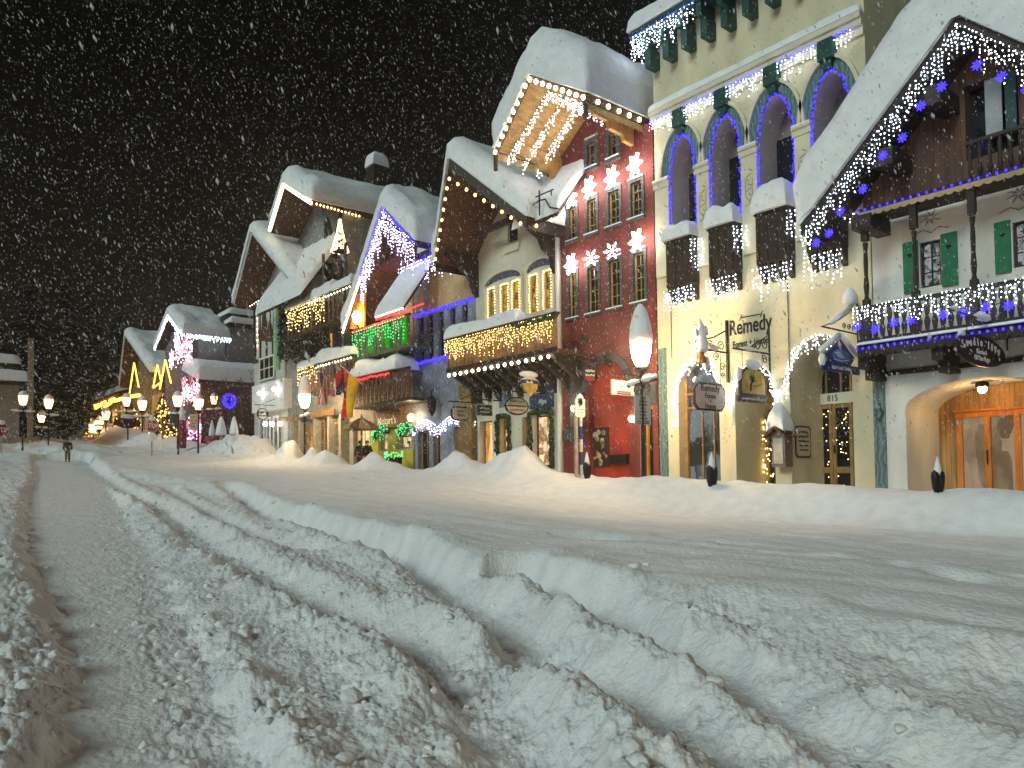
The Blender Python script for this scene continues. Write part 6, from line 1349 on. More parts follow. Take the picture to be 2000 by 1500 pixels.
# ------------------------------------------------------------------ hanging signs and boards (facing along the street)
def xplane(x0, y0, x1, y1, Yc):
    X = P((x0 + x1) / 2, (y0 + y1) / 2, Yc).x; a, b = PX(x0, (y0 + y1) / 2, X).y, PX(x1, (y0 + y1) / 2, X).y
    return X, a, b, PX((x0 + x1) / 2, y1, X).z, PX((x0 + x1) / 2, y0, X).z
def ell(cy, cz, ry, rz, n=28): return [(cy + ry * math.cos(6.2832 * k / n), cz + rz * math.sin(6.2832 * k / n)) for k in range(n)]
def squiggle(parent, X, y0, y1, z, h, m, t=.008, seed=0, face='x', name='lettering'):
    r = random.Random(seed); b = MB(); n = max(6, int((y1 - y0) / (h * .35))); pts = []
    for k in range(n + 1):
        u = y0 + (y1 - y0) * k / n; v = z + h * .5 * (-1 if k % 2 else 1) * r.uniform(.3, 1); pts.append((X, u, v) if face == 'x' else (u, X, v))
    b.tube(pts, t, 4); return b.build(name, m, parent)
def bracket(b, X, Yw, Yt, z, drop=.0, rise=.5, t=.022):
    b.tube([(X, Yw - .01, z), (X, Yt, z)], t, 6); b.tube([(X, Yw - .02, z - .6), (X, Yw - .02, z + rise)], t, 6)
    b.tube([(X, Yw - .03, z + rise * .9), (X, (Yw + Yt) / 2, z + rise * .35), (X, Yt + .1, z + .02)], t * .7, 5)
    for k in range(3): scroll(b, (X, Yw - .25 - .28 * k, z + .15), .1, 1.4, 'x', 1, t * .6)
def hang(b, X, ys, z0, z1, t=.01):
    for y in ys: b.tube([(X, y, z0), (X, y, z1)], t, 4)
PALE = mat('pale_lettering', (.85, .78, .70), .6, .05, 5, 0); MAROON = mat('maroon_board', (.030, .006, .008), .45, .15, 4, .05); SIGNBLUE = mat('sign_blue', (.015, .03, .16), .4, .1, 4, .05); GOLD = mat('gold_paint', (.50, .33, .05), .45, .3, 4, .05)
def signs():
    # oval studio sign
    X, a, b_, z0, z1 = xplane(1866, 655, 1963, 715, 20.1); cy, cz, ry, rz = (a + b_) / 2, (z0 + z1) / 2, (b_ - a) / 2, (z1 - z0) / 2
    t = thing('hanging_sign', 'oval dark maroon sign with curved pale lettering under the chalet balcony', 'sign', (X, cy, cz), 'hanging shop signs')
    b = MB(); b.prism(ell(cy, cz, ry, rz, 36), X - .06, X, plane='yz'); bo = b.build('board', MAROON, t)
    for i, ch in enumerate('Studio 1890'):
        u = (i - 5) / 5.6; text(ch, rz * .70, PALE, bo, (X + .006, cy + u * ry * .80, cz + rz * (.52 - .46 * u * u)), 'x', rot=-u * .62, sx=.95, off=.008)
    text('Bavarian &', rz * .40, PALE, bo, (X + .006, cy, cz - rz * .08), 'x', off=.004); text('Old Time Photos', rz * .44, PALE, bo, (X + .006, cy + .02, cz - rz * .50), 'x', sx=.84, off=.004)
    b = MB(); zz = z1 + .42; bracket(b, X - .03, 22, a - .25, zz, rise=.7); hang(b, X - .03, (cy - ry * .5, cy + ry * .5), z1 - .05, zz); b.build('bracket', IRON, t)
    b = MB()
    for y, r_, h in ((a - .1, .05, .8), (a + .15, .08, .9), (cy - .1, .07, .9), (cy + .15, .11, 1.1), (cy + .4, .1, .9), (b_, .07, .9), (b_ + .35, .05, .8)): b.ball((X - .03, y, zz + r_ * .6), r_, 10, sq=(1, 2.6, h))
    b.ball((X - .03, a + ry * .3, z1 - .05), .08, 8, sq=(.9, 2, 1)); split_build(b, 'snow', SNOW, t, True)
    # blue clothing sign
    X, a, b_, z0, z1 = xplane(1606, 662, 1678, 727, 20.9); cy, w, h = (a + b_) / 2, b_ - a, z1 - z0
    t = thing('hanging_sign', 'blue diamond-shaped clothing sign with snow on its edges', 'sign', (X, cy, z0), 'hanging shop signs')
    b = MB(); b.prism(rect(a, b_, z0, z0 + h * .24), X - .07, X, plane='yz'); b.prism([(cy - w * .38, z0 + h * .5), (cy - w * .26, z0 + h * .245), (cy + w * .26, z0 + h * .245), (cy + w * .38, z0 + h * .5), (cy, z1)], X - .06, X - .005, plane='yz'); bo = b.build('board', SIGNBLUE, t)
    b = MB(); b.prism(ell(cy, z0 + h * .48, w * .24, h * .2), X - .004, X + .004, plane='yz'); b.build('emblem', mat('sky_blue_paint', (.06, .22, .60), .5, .3, 6), bo)
    b = MB()
    for k in range(4): b.tube([(X + .008, cy - w * .17 + k * .06, z0 + h * .56 - .03 * k), (X + .008, cy - w * .02 + k * .07, z0 + h * .60 - .05 * k)], .016, 4)
    b.tube([(X + .008, cy - w * .2, z0 + h * .36), (X + .008, cy, z0 + h * .34), (X + .008, cy + w * .2, z0 + h * .4)], .012, 4); b.build('ice_strokes', WHITEP, bo)
    text('Icicle Creek Clothing', h * .17, WHITEP, bo, (X + .008, cy, z0 + h * .12), 'x', sx=.8)
    b = MB(); zz = z1 + .25; bracket(b, X - .03, 22, a + .05, zz, rise=.9); hang(b, X - .03, (cy,), z1 - .05, zz); b.build('bracket', IRON, t)
    b = MB(); b.beam((X - .03, cy - w * .52, z0 + h * .55), (X - .03, cy - .02, z1 + .12), .1, .14); b.beam((X - .03, cy + .02, z1 + .12), (X - .03, cy + w * .45, z0 + h * .6), .1, .12); b.ball((X - .03, a + .05, z0 + h * .3), .13, 8, sq=(.7, 1, 1.5)); split_build(b, 'snow', SNOW, t, True)
    b = MB(); c = Vector((X - .03, 21.6, zz + .9)); b.lathe(c, [(.1, -.1), (.22, -.02), (.2, .2), (.1, .36), (.01, .42)], 10); b.beam(c + Vector((0, .1, -.1)), c + Vector((0, -1.2, -.75)), .1, .12); b.build('bracket_snow', SNOW, t, True)
    # Remedy sign
    X, a, b_, z0, z1 = xplane(1357, 748, 1417, 802, 20.9); cy, w, h = (a + b_) / 2, b_ - a, z1 - z0; q = .12 * w
    oct_ = lambda g: [(a + q - g * .4, z0 - g), (b_ - q + g * .4, z0 - g), (b_ + g, z0 + q - g * .4), (b_ + g, z1 - q + g * .4), (b_ - q + g * .4, z1 + g), (a + q - g * .4, z1 + g), (a - g, z1 - q + g * .4), (a - g, z0 + q - g * .4)]
    t = thing('hanging_sign', 'cream sign with four lines of dark lettering on an ornate iron bracket', 'sign', (X, cy, cz), 'hanging shop signs')
    b = MB(); b.prism(oct_(.0), X - .08, X - .012, plane='yz'); bo = b.build('board', MAROON, t); b = MB(); b.prism(oct_(-.06), X - .011, X - .002, plane='yz'); b.build('face', mat('cream_pink_board', (.62, .52, .46), .6, .08, 4, .05), bo)
    for s_, zz, k in (('Remedy', .80, .36), ('Forest', .52, .26), ('+', .34, .2), ('Home', .15, .26)): text(s_, h * k, IRON, bo, (X + .002, cy, z0 + h * zz), 'x', off=.003, sx=.95)
    b = MB(); zz = P(1420, 690, 22).z; b.box(X - .07, X - .0, 21.9, 21.99, zz - 1.0, zz + 1.1); b.tube([(X - .03, 21.9, zz), (X - .03, 20.2, zz)], .03, 6); b.tube([(X - .03, 21.9, zz + .75), (X - .03, 21.2, zz + .45), (X - .03, 20.6, zz + .3)], .025, 5)
    for k, (yy, dz, r_) in enumerate(((21.6, .2, .18), (21.3, -.2, .16), (21.0, .18, .16), (20.6, -.15, .17), (20.35, .15, .15), (21.65, -.5, .15), (21.7, -.8, .12))): scroll(b, (X - .03, yy, zz + dz), r_, 1.4, 'x', 1 if k % 2 else -1, .018)
    hang(b, X - .03, (a + .2, b_ - .2), z1, zz, .014); b.tube([(X - .03, 20.5, zz), (X - .03, 20.5, zz + .9)], .02, 5); b.tube([(X - .03, 20.2, zz + .75), (X - .03, 20.8, zz + .75)], .016, 5); b.build('bracket', IRON, t)
    b = MB(); b.lathe((X - .03, 20.5, zz - .1), [(.22, .0), (.24, .1), (.2, .45), (.12, .85), (.01, 1.1)], 12); b.ball((X - .03, 21.2, zz + .1), .13, 8, sq=(.8, 2.4, .8)); b.ball((X - .03, 20.75, zz - .45), .16, 8, sq=(.8, 1, 1.5)); b.lathe((X - .03, 20.25, zz + .4), [(.09, 0), (.05, .2), (.01, .3)], 8); b.lathe((X - .03, 20.8, zz + .5), [(.08, 0), (.05, .2), (.01, .3)], 8); b.ball((X - .03, a + .12, z1 + .05), .12, 8, sq=(.7, 1.2, 1)); split_build(b, 'snow', SNOW, t, True)
    b = MB(); b.lathe((X - .03, 20.5, zz - .45), [(.18, 0), (.16, .1), (.1, .3), (.03, .36)], 10); b.build('bell', mat('copper', (.30, .11, .05), .4, .3, 5, .1, metal=.6), t)
    # gold emblem sign
    X, a, b_, z0, z1 = xplane(1443, 716, 1500, 786, 21.0); cy, w, h = (a + b_) / 2, b_ - a, z1 - z0
    t = thing('hanging_sign', 'arched gold sign with a dark tree emblem and a name strip', 'sign', (X, cy, z0), 'hanging shop signs')
    b = MB(); b.prism(rect(a - .02, b_ + .02, z0, z0 + h * .17), X - .08, X, plane='yz'); b.prism(arch(a + w * .04, b_ - w * .04, z0 + h * .172, z0 + h * .62, z1), X - .07, X - .01, plane='yz'); bo = b.build('board', DARK, t)
    b = MB(); b.prism(arch(a + w * .11, b_ - w * .11, z0 + h * .24, z0 + h * .62, z1 - h * .06), X - .009, X - .001, plane='yz'); b.build('gold_field', GOLD, bo)
    b = MB(); r = random.Random(4); b.tube([(X + .006, cy - w * .12, z0 + h * .3), (X + .006, cy - w * .1, z0 + h * .5), (X + .006, cy, z0 + h * .62)], .03, 5)
    for k in range(16): yy, zz = cy - .05 + r.gauss(0, w * .13), z0 + h * .72 + r.gauss(0, h * .08); b.tube([(X + .006, cy - w * .06, z0 + h * .56), (X + .006, yy, zz)], .009, 4)
    b.tube([(X + .006, cy, z0 + h * .45), (X + .006, cy + w * .15, z0 + h * .47), (X + .006, cy + w * .27, z0 + h * .55)], .014, 4); b.build('tree_emblem', IRON, bo)
    squiggle(bo, X + .008, a + w * .08, b_ - w * .08, z0 + h * .085, h * .08, PALE, .010, 3)
    b = MB(); zz = P(1470, 688, 21.2).z; xx = X - .03; b.tube([(xx, 21.98, zz - .9), (xx, 21.98, zz + .8)], .028, 6); b.tube([(xx, 21.98, zz), (xx, 20.0, zz)], .028, 6); b.tube([(xx, 21.95, zz + .6), (xx, 21.4, zz + .35), (xx, 20.9, zz + .12)], .018, 5)
    for k, (yy, dz, r_) in enumerate(((21.7, .28, .2), (21.35, .2, .16), (21.7, -.2, .15), (21.1, .14, .1))): scroll(b, (xx, yy, zz + dz), r_, 1.5, 'x', 1 if k % 2 else -1, .016)
    hang(b, xx, (a + .25, b_ - .25), z1 - .1, zz, .012); b.build('bracket', IRON, t)
    b = MB(); b.ball((xx, cy, z1 + .06), .22, 10, sq=(.6, 2.0, .8)); b.ball((xx, 20.8, zz + .05), .09, 8, sq=(.8, 4, .8)); b.ball((xx, a + .05, z0 + h * .75), .14, 8, sq=(.7, .8, 1.6)); split_build(b, 'snow', SNOW, t, True)
    # house-shaped notice box on the pillar
    Yf = 21.55; x0, x1 = P(1507, 870, Yf).x, P(1533, 870, Yf).x; zb, zt_, za = P(1520, 912, Yf).z, P(1520, 852, Yf).z, P(1520, 838, Yf).z
    t = thing('notice_box', 'little house-shaped wooden notice box under a tall snow cap on the yellow pillar', 'notice box', (x0, Yf, zb)); xm = (x0 + x1) / 2
    b = MB(); b.prism([(x0, zb), (x1, zb), (x1, zt_), (xm, za), (x0, zt_)], Yf, 21.99); bo = b.build('box', mat('purple_brown_wood', (.20, .14, .13), .7, .25, 4), t)
    b = MB(); b.box(x0 + .07, x1 - .07, Yf - .02, Yf - .003, zb + .1, zt_ - .06); b.build('paper', mat('paper', (.52, .46, .40), .8, .15, 4, 0), bo)
    b = MB()
    for sg in (-1, 1): b.beam((xm, Yf + .15, za + .06), (xm + sg * ((x1 - x0) / 2 + .12), Yf + .15, zt_ - .02), .75, .05)
    b.build('roof', BROWN, t)
    snow_slab(t, x0 - .07, x1 + .07, Yf - .2, 21.98, lambda x, y: za + .1 - abs(x - xm) * .55, .85, .5, nx=14, ny=8)
    # plaque on the door reveal
    a0 = P(1545, 850, 22).x; ya, yb2 = PX(1554, 862, a0 + .03).y, PX(1584, 862, a0 + .03).y; z0, z1 = PX(1568, 894, a0 + .03).z, PX(1568, 832, a0 + .03).z; cy = (ya + yb2) / 2; q = .1
    pl = lambda g: [(ya + q + g, z0 + g), (yb2 - q - g, z0 + g), (yb2 - g, z0 + q + g), (yb2 - g, z1 - q - g), (yb2 - q - g, z1 - g), (ya + q + g, z1 - g), (ya + g, z1 - q - g), (ya + g, z0 + q + g)]
    t = thing('wall_plaque', 'beige plaque with dark rim and script beside the oak door', 'plaque', (a0, cy, z0)); b = MB(); b.prism(pl(0), a0 + .004, a0 + .03, plane='yz'); bo = b.build('rim', MAROON, t); b = MB(); b.prism(pl(.05), a0 + .031, a0 + .04, plane='yz'); fo = b.build('face', BEIGE, bo)
    for k in range(5): squiggle(fo, a0 + .045, ya + .16 + .05 * (k > 2), yb2 - .16 - .05 * (k > 2), z1 - .2 - (z1 - z0 - .3) * k / 5, .12 if k < 2 else .05, IRON, .009, k)
    # cream house signs
    def board(px, Yc, label, shape, m, m2, lines, sm_, brk=True, wall=22):
        X, a, b_, z0, z1 = xplane(*px, Yc); cy, cz, w, h = (a + b_) / 2, (z0 + z1) / 2, b_ - a, z1 - z0
        t = thing('hanging_sign', label, 'sign', (X, cy, cz), 'hanging shop signs'); b = MB()
        f = {'ell': lambda g: ell(cy, cz, w / 2 - g, h / 2 - g), 'oct': lambda g: [(a + w * .14, z0 + g), (b_ - w * .14, z0 + g), (b_ - g, z0 + w * .14), (b_ - g, z1 - w * .14), (b_ - w * .14, z1 - g), (a + w * .14, z1 - g), (a + g, z1 - w * .14), (a + g, z0 + w * .14)], 'rect': lambda g: rect(a + g, b_ - g, z0 + g, z1 - g)}[shape]
        b.prism(f(0), X - .08, X - .01, plane='yz'); bo = b.build('board', m2, t); b = MB(); b.prism(f(.06), X - .009, X, plane='yz'); fo = b.build('face', m, bo)
        for i, (s_, zz, k, sxx) in enumerate(lines):
            if s_: text(s_, h * k, sm_, fo, (X + .006, cy, z0 + h * zz), 'x', sx=sxx)
            else: squiggle(fo, X + .008, a + w * .2, b_ - w * .2, z0 + h * zz, h * k, sm_, .018, i + int(w * 100))
        b = MB(); zz = z1 + .22
        if brk: b.tube([(X - .04, wall, zz), (X - .04, a - .15, zz)], .03, 5); b.tube([(X - .04, wall, zz + .7), (X - .04, cy, zz + .1)], .02, 5); scroll(b, (X - .04, wall - .4, zz + .22), .16, 1.3, 'x', 1, .02)
        hang(b, X - .04, (cy - w * .3, cy + w * .3), z1 - .03, zz, .015); b.build('bracket', IRON, t); return t, X, cy, cz, w, h
    board((882, 794, 917, 821), 20.6, 'cream octagonal sign with two lines by the brown pier', 'oct', BEIGE, MAROON, [('Creation', .68, .3, .8), ('Makers', .38, .3, .8)], IRON)
    board((931, 790, 962, 812), 20.9, 'small black rectangular sign with pale script beside the cream octagon', 'rect', mat('black_board', (.03, .03, .028), .5), mat('dim_frame', (.2, .19, .15), .6), [(None, .65, .25, 1), (None, .32, .25, 1)], PALE)
    t, X, cy, cz, w, h = board((987, 775, 1033, 811), 20.6, 'oval two-tone green and cream sign with an iron band across it', 'ell', mat('sage_board', (.33, .34, .24), .6), IRON, [(None, .74, .16, 1), (None, .28, .16, 1)], IRON)
    b = MB(); b.box(X + .001, X + .02, cy - w * .5, cy + w * .5, cz - h * .03, cz + h * .03); b.build('band', IRON, t)
    b = MB(); e = [p for p in ell(cy, cz, w / 2 - .08, h / 2 - .08, 40) if p[1] < cz - h * .05]; b.prism(e, X + .001, X + .005, plane='yz'); b.build('cream_half', mat('cream_half_board', (.60, .52, .40), .6, .05), t)
    t, X, cy, cz, w, h = board((1012, 733, 1056, 760), 20.2, 'blue oval sign with a gold leaf ornament below the white bulbs', 'ell', mat('navy_board', (.035, .055, .11), .5, .2, 5), DARK, [], IRON, wall=22)
    b = MB(); b.prism([(cy - w * .33, cz - h * .1), (cy - w * .05, cz - h * .12), (cy + w * .05, cz - h * .12), (cy + w * .33, cz - h * .1), (cy + w * .3, cz - h * .5), (cy, cz - h * 1.05), (cy - w * .3, cz - h * .5)], X + .002, X + .06, plane='yz'); b.build('gold_leaf', mat('bright_gold', (.62, .45, .10), .4, .3, 4), t)
    b = MB(); b.prism([(cy - w * .42, cz + h * .12), (cy - w * .2, cz + h * .34), (cy + w * .2, cz + h * .34), (cy + w * .42, cz + h * .12), (cy + w * .15, cz + h * .2), (cy - w * .15, cz + h * .2)], X + .002, X + .012, plane='yz'); b.prism([(cy - w * .15, cz - h * .08), (cy - w * .12, cz + h * .14), (cy, cz - h * .02), (cy + w * .1, cz + h * .16), (cy + w * .16, cz - h * .08)], X + .002, X + .012, plane='yz'); b.build('white_motif', WHITEP, t)
    b = MB(); b.ball((X - .04, cy, cz + h * .56), .16, 10, sq=(.8, 3.2, .9)); split_build(b, 'snow', SNOW, t, True)
    # red house signs
    t, X, cy, cz, w, h = board((1137, 713, 1167, 749), 20.7, 'round black and red sign hanging by the arched red door', 'ell', mat('black_board', (.03, .03, .028), .5), IRON, [(None, .68, .16, 1), (None, .45, .16, 1)], PALE)
    b = MB(); b.prism([p for p in ell(cy, cz, w / 2 - .12, h / 2 - .1) if p[1] < cz - h * .14], X + .001, X + .006, plane='yz'); b.build('red_field', mat('sign_red', (.4, .02, .04), .5), t)
    b = MB(); 
    for k in range(4): scroll(b, (X - .04, 21.8 - .3 * k, cz + h * .7 + .1 * (k % 2)), .2, 1.4, 'x', 1 if k % 2 else -1, .025)
    b.build('scrollwork', IRON, t)
    board((1196, 743, 1240, 772), 20.7, 'white rectangular sign behind the nearest street lamp', 'rect', WHITEP, BEIGE, [('KW       ', .55, .3, 1), (None, .22, .06, 1), (None, .1, .05, 1)], mat('sign_red_dark', (.25, .05, .05), .5))
    q = xplane(1155, 700, 1230, 740, 21)
    # Loft
    t, X, cy, cz, w, h = board((502, 797, 524, 820), 20.5, 'round white sign with a black band on the half-timbered house', 'ell', WHITEP, DARK, [], IRON)
    b = MB(); b.box(X + .001, X + .02, cy - w * .5, cy + w * .5, cz - h * .2, cz + h * .2); bo = b.build('band', IRON, t); text('Loft', h * .36, emit('loft_letters', (1, 1, .95), .9), bo, (X + .026, cy, cz), 'x', off=.01)
    # restaurant umbrella
    c = P(706, 835, 19.9); t = thing('patio_umbrella', 'brown striped patio umbrella by the restaurant door', 'umbrella', (c.x, c.y, gz(c.x, c.y))); b = MB()
    for k in range(10):
        a0_, a1_ = 6.2832 * k / 10, 6.2832 * (k + 1) / 10; pr = [(.04, .55), (.5, .32), (.95, .05), (.99, -.12)]
        for (r0, h0), (r1, h1) in zip(pr, pr[1:]): b.add([c + Vector((r0 * math.cos(a0_), r0 * math.sin(a0_), h0)), c + Vector((r0 * math.cos(a1_), r0 * math.sin(a1_), h0)), c + Vector((r1 * math.cos(a1_), r1 * math.sin(a1_), h1)), c + Vector((r1 * math.cos(a0_), r1 * math.sin(a0_), h1))], [(0, 1, 2, 3)], k % 2)
    b.build('canopy', [mat('umbrella_brown', (.17, .08, .03), .8), mat('umbrella_tan', (.42, .26, .10), .8)], t); MB().tube([(c.x, c.y, -.3), (c.x, c.y, c.z + .7)], .05, 6).build('pole', BROWN, t)
signs()

# ------------------------------------------------------------------ notice posts, stop signs, parking meters
def posts():
    # stone-white notice on the lamp-side pole
    X, a, b_, z0, z1 = xplane(1240, 773, 1271, 830, 19.0); cy, w, h = (a + b_) / 2, b_ - a, z1 - z0
    t = thing('parking_notice', 'tall pale parking notice with many lines on a pale pole by the nearest lamp', 'sign', (X, cy, -.3), 'parking notices')
    b = MB(); b.prism(rect(a, b_, z0, z1), X - .03, X, plane='yz'); bo = b.build('board', mat('grey_white_sheet', (.55, .60, .58), .5, .05), t)
    for i, (s_, k) in enumerate((('2 HOUR', .085), ('PARKING', .085), ('REGULATIONS', .075), ('IN EFFECT', .075), ('NO PARKING', .075), ('ALL STREETS', .075), ('2 AM TO 7 AM', .075))): text(s_, h * k * 1.25, IRON, bo, (X + .004, cy, z1 - h * (.09 + i * .115)), 'x', sx=.62 if len(s_) > 8 else .8)
    for k in range(2): squiggle(bo, X + .004, a + .1, b_ - .1, z0 + h * (.06 + .06 * k), .03, IRON, .006, k)
    b = MB(); b.box(X - .10, X - .035, cy - .05, cy + .05, -1.2, z1 - .05); b.build('pole', mat('pale_pole', (.42, .38, .28), .6, .2, 5), t)
    X, a, b_, z0, z1 = xplane(1124, 777, 1143, 815, 19.3); cy, w, h = (a + b_) / 2, b_ - a, z1 - z0
    t = thing('parking_sign', 'white parking sign on a blue and white banded pole before the red house', 'sign', (X, cy, -.2), 'parking notices')
    b = MB(); q = w * .15; b.prism([(a + q, z0), (b_ - q, z0), (b_, z0 + q), (b_, z1 - q), (b_ - q, z1), (a + q, z1), (a, z1 - q), (a, z0 + q)], X - .03, X, plane='yz'); bo = b.build('board', mat('pale_sheet', (.70, .74, .70), .5, .04), t)
    b = MB(); b.lathe((X + .004, cy, z1 - h * .22), [(w * .22, 0), (w * .22, .004), (w * .3, .004), (w * .3, 0)], 16, axis='x'); b.build('symbol', mat('sign_green_grey', (.25, .42, .35), .5), bo)
    for k in range(3): squiggle(bo, X + .005, a + .1, b_ - .1, z0 + h * (.12 + .14 * k), .04, mat('sign_green_grey', (.25, .42, .35), .5), .008, k)
    b = MB(); zt = z1 - .1; n = 8
    for k in range(n):
        u0, u1 = -1.0 + (zt + 1.0) * k / n, -1.0 + (zt + 1.0) * (k + 1) / n; b.box(X - .11, X - .035, cy + .02, cy + .13, u0, u1 - .001, k % 2)
    b.build('pole', [mat('pole_white', (.7, .7, .68), .5), mat('pole_blue', (.04, .06, .22), .5)], t)
    b = MB(); b.box(X - .14, X - .05, cy - .2, cy - .09, -1.0, zt); b.build('rear_pole', mat('pale_pole', (.42, .38, .28), .6, .2, 5), t)
    b = MB(); b.lathe((X - .02, cy, z1), [(w * .3, -.01), (w * .2, .08), (.01, .16)], 8); split_build(b, 'snow', SNOW, t, True)
    # stop signs, facing down the street
    for (x, y, Y, r_, lab) in ((297, 832, 13.8, .44, 'red octagonal stop sign topped with snow below the bright lamp'), (3, 840, 5.8, .44, 'red stop sign standing beside the low tan building')):
        c = P(x, y, Y); t = thing('stop_sign', lab, 'stop sign', (c.x, c.y, gz(c.x, c.y)), 'stop signs'); oc = lambda g: [(c.y + (r_ - g) * math.cos(math.pi / 8 + k * math.pi / 4), c.z + (r_ - g) * math.sin(math.pi / 8 + k * math.pi / 4)) for k in range(8)]
        b = MB(); b.prism(oc(0), c.x - .03, c.x - .004, plane='yz'); bo = b.build('plate', WHITEP, t); b = MB(); b.prism(oc(.03), c.x - .003, c.x, plane='yz'); fo = b.build('face', mat('stop_red', (.32, .02, .035), .5, .1), bo)
        text('STOP', .42, WHITEP, fo, (c.x + .004, c.y, c.z), 'x', sx=.72, off=.006); b = MB(); b.box(c.x - .09, c.x - .035, c.y - .04, c.y + .04, gz(c.x, c.y) - .5, c.z); b.build('pole', mat('pale_pole', (.42, .38, .28), .6, .2, 5), t)
        b = MB(); b.ball((c.x - .03, c.y, c.z + r_ + .05), .16, 8, sq=(.8, 1.3, 1)); b.ball((c.x - .02, c.y, c.z - r_ - .28), .32, 8, sq=(.5, 1, 1)) if x > 100 else None; split_build(b, 'snow', SNOW, t, True)
    # far notice boards
    for (px, Yc, lab, m) in (((331, 808, 347, 834), 15.5, 'grey notice board on a dark post near the amber inn', GREY), ((370, 809, 386, 840), 16.5, 'beige notice board with dots near the violet lights', BEIGE)):
        X, a, b_, z0, z1 = xplane(*px, Yc); t = thing('notice_board', lab, 'sign', (X, a, gz(X, a)), 'far notice boards'); b = MB(); b.prism(rect(a, b_, z0, z1), X - .04, X, plane='yz'); bo = b.build('board', m, t)
        for k in range(4): squiggle(bo, X + .006, a + .1, b_ - .1, z1 - (z1 - z0) * (.18 + .2 * k), .06, IRON, .014, k)
        MB().box(X - .12, X - .04, b_ + .01, b_ + .12, gz(X, a) - .5, z1).build('post', IRON, t)
    # snow-capped parking meters along the berm
    def meter():
        t = thing('parking_meter', '', 'parking meter', (0, 0, 0), 'snow-capped parking meters')
        MB().lathe((0, 0, 0), [(.04, -1.2), (.04, 0), (.08, .03), (.06, .07)], 8).build('post', IRON, t)
        b = MB(); b.lathe((-.075, 0, 0), [(.05, -.06), (.095, .1), (.125, .38), (.11, .52), (.03, .6)], 10); b.lathe((.075, 0, 0), [(.05, -.06), (.095, .1), (.125, .38), (.11, .52), (.03, .6)], 10); b.build('head', IRON, t, True)
        b = MB(); b.lathe((0, 0, 0), [(.095, .46), (.11, .54), (.09, .68), (.06, .84), (.02, .97), (.004, 1.0)], 10, jit=.12); b.build('snow_cone', SNOW, t, True); return t
    mt = meter()
    for i, (x, y, h_, Y, lab) in enumerate(((1833, 968, 66, 18.9, 'snow-capped parking meter in front of the arched entrance'), (1391, 957, 64, 18.8, 'snow-capped parking meter before the tall arched shop window'), (1147, 941, 51, 18.9, 'snow-capped parking meter by the banded pole'), (967, 923, 36, 18.9, 'snow-capped parking meter between the two tallest snow heaps'))):
        c = P(x, y, Y); s_ = (P(x, y - h_, Y).z - c.z) / 1.0; c.z += .16 * s_
        if i == 0: o = mt; o.location = c; o['label'] = lab; o.scale = (s_,) * 3; o.rotation_euler = (0, 0, R(50))
        else: dup(mt, c, R(50 + 25 * i), lab, s_)
    # covered patio umbrellas at the corner
    for i, (x, y0, y1, hw, lab) in enumerate(((432, 813, 850, 11, 'closed patio umbrella wearing a tall snow cone, the wide one near the red planter'), (457, 813, 848, 9, 'closed patio umbrella wearing a tall snow cone, nearest the half-timbered house'), (414, 820, 852, 6, 'leaning snow cone of a closed umbrella beside the violet lights'))):
        Y = 19.2; a, b_ = P(x, y0, Y), P(x, y1, Y); w = hw * b_.dot(FWD) / FOC; t = thing('covered_umbrella', lab, 'umbrella', (b_.x, b_.y, gz(b_.x, b_.y)), 'snow-covered umbrellas'); H = a.z - b_.z; b = MB(); b.lathe(b_, [(w * .9, 0), (w, H * .06), (w * .85, H * .35), (w * .55, H * .7), (w * .25, H * .93), (.01, H)], 12, jit=.06); b.build('snow_cone', SNOW, t, True)
        b = MB(); 
        for k in (-1, 1): b.tube([(b_.x + k * w * .5, b_.y, b_.z - 1.6), (b_.x + k * w * .5, b_.y, b_.z + .1)], .05, 5)
        b.build('pole', BEIGE, t)
    c = P(418, 862, 19.0); b = MB(); b.lathe((c.x, c.y, c.z - .6), [(.5, 0), (.62, .9), (.55, 1.0)], 10); tag(b.build('planter', mat('red_tub', (.25, .03, .05), .6)), 'red planter half buried between the snow cones', 'planter')
    c = P(355, 860, 17.2); b = MB(); b.lathe((c.x, c.y, c.z - .6), [(.3, 0), (.34, 1.0), (.22, 1.9), (.1, 2.3)], 10); o = tag(b.build('wrapped_post', mat('red_wrap', (.22, .03, .06), .7)), 'dark red wrapped post capped with snow by the grey notice board', 'post'); b = MB(); b.lathe((c.x, c.y, c.z + 1.5), [(.26, 0), (.2, .5), (.1, 1.0), (.01, 1.3)], 10); split_build(b, 'snow', SNOW, o, True)
posts()

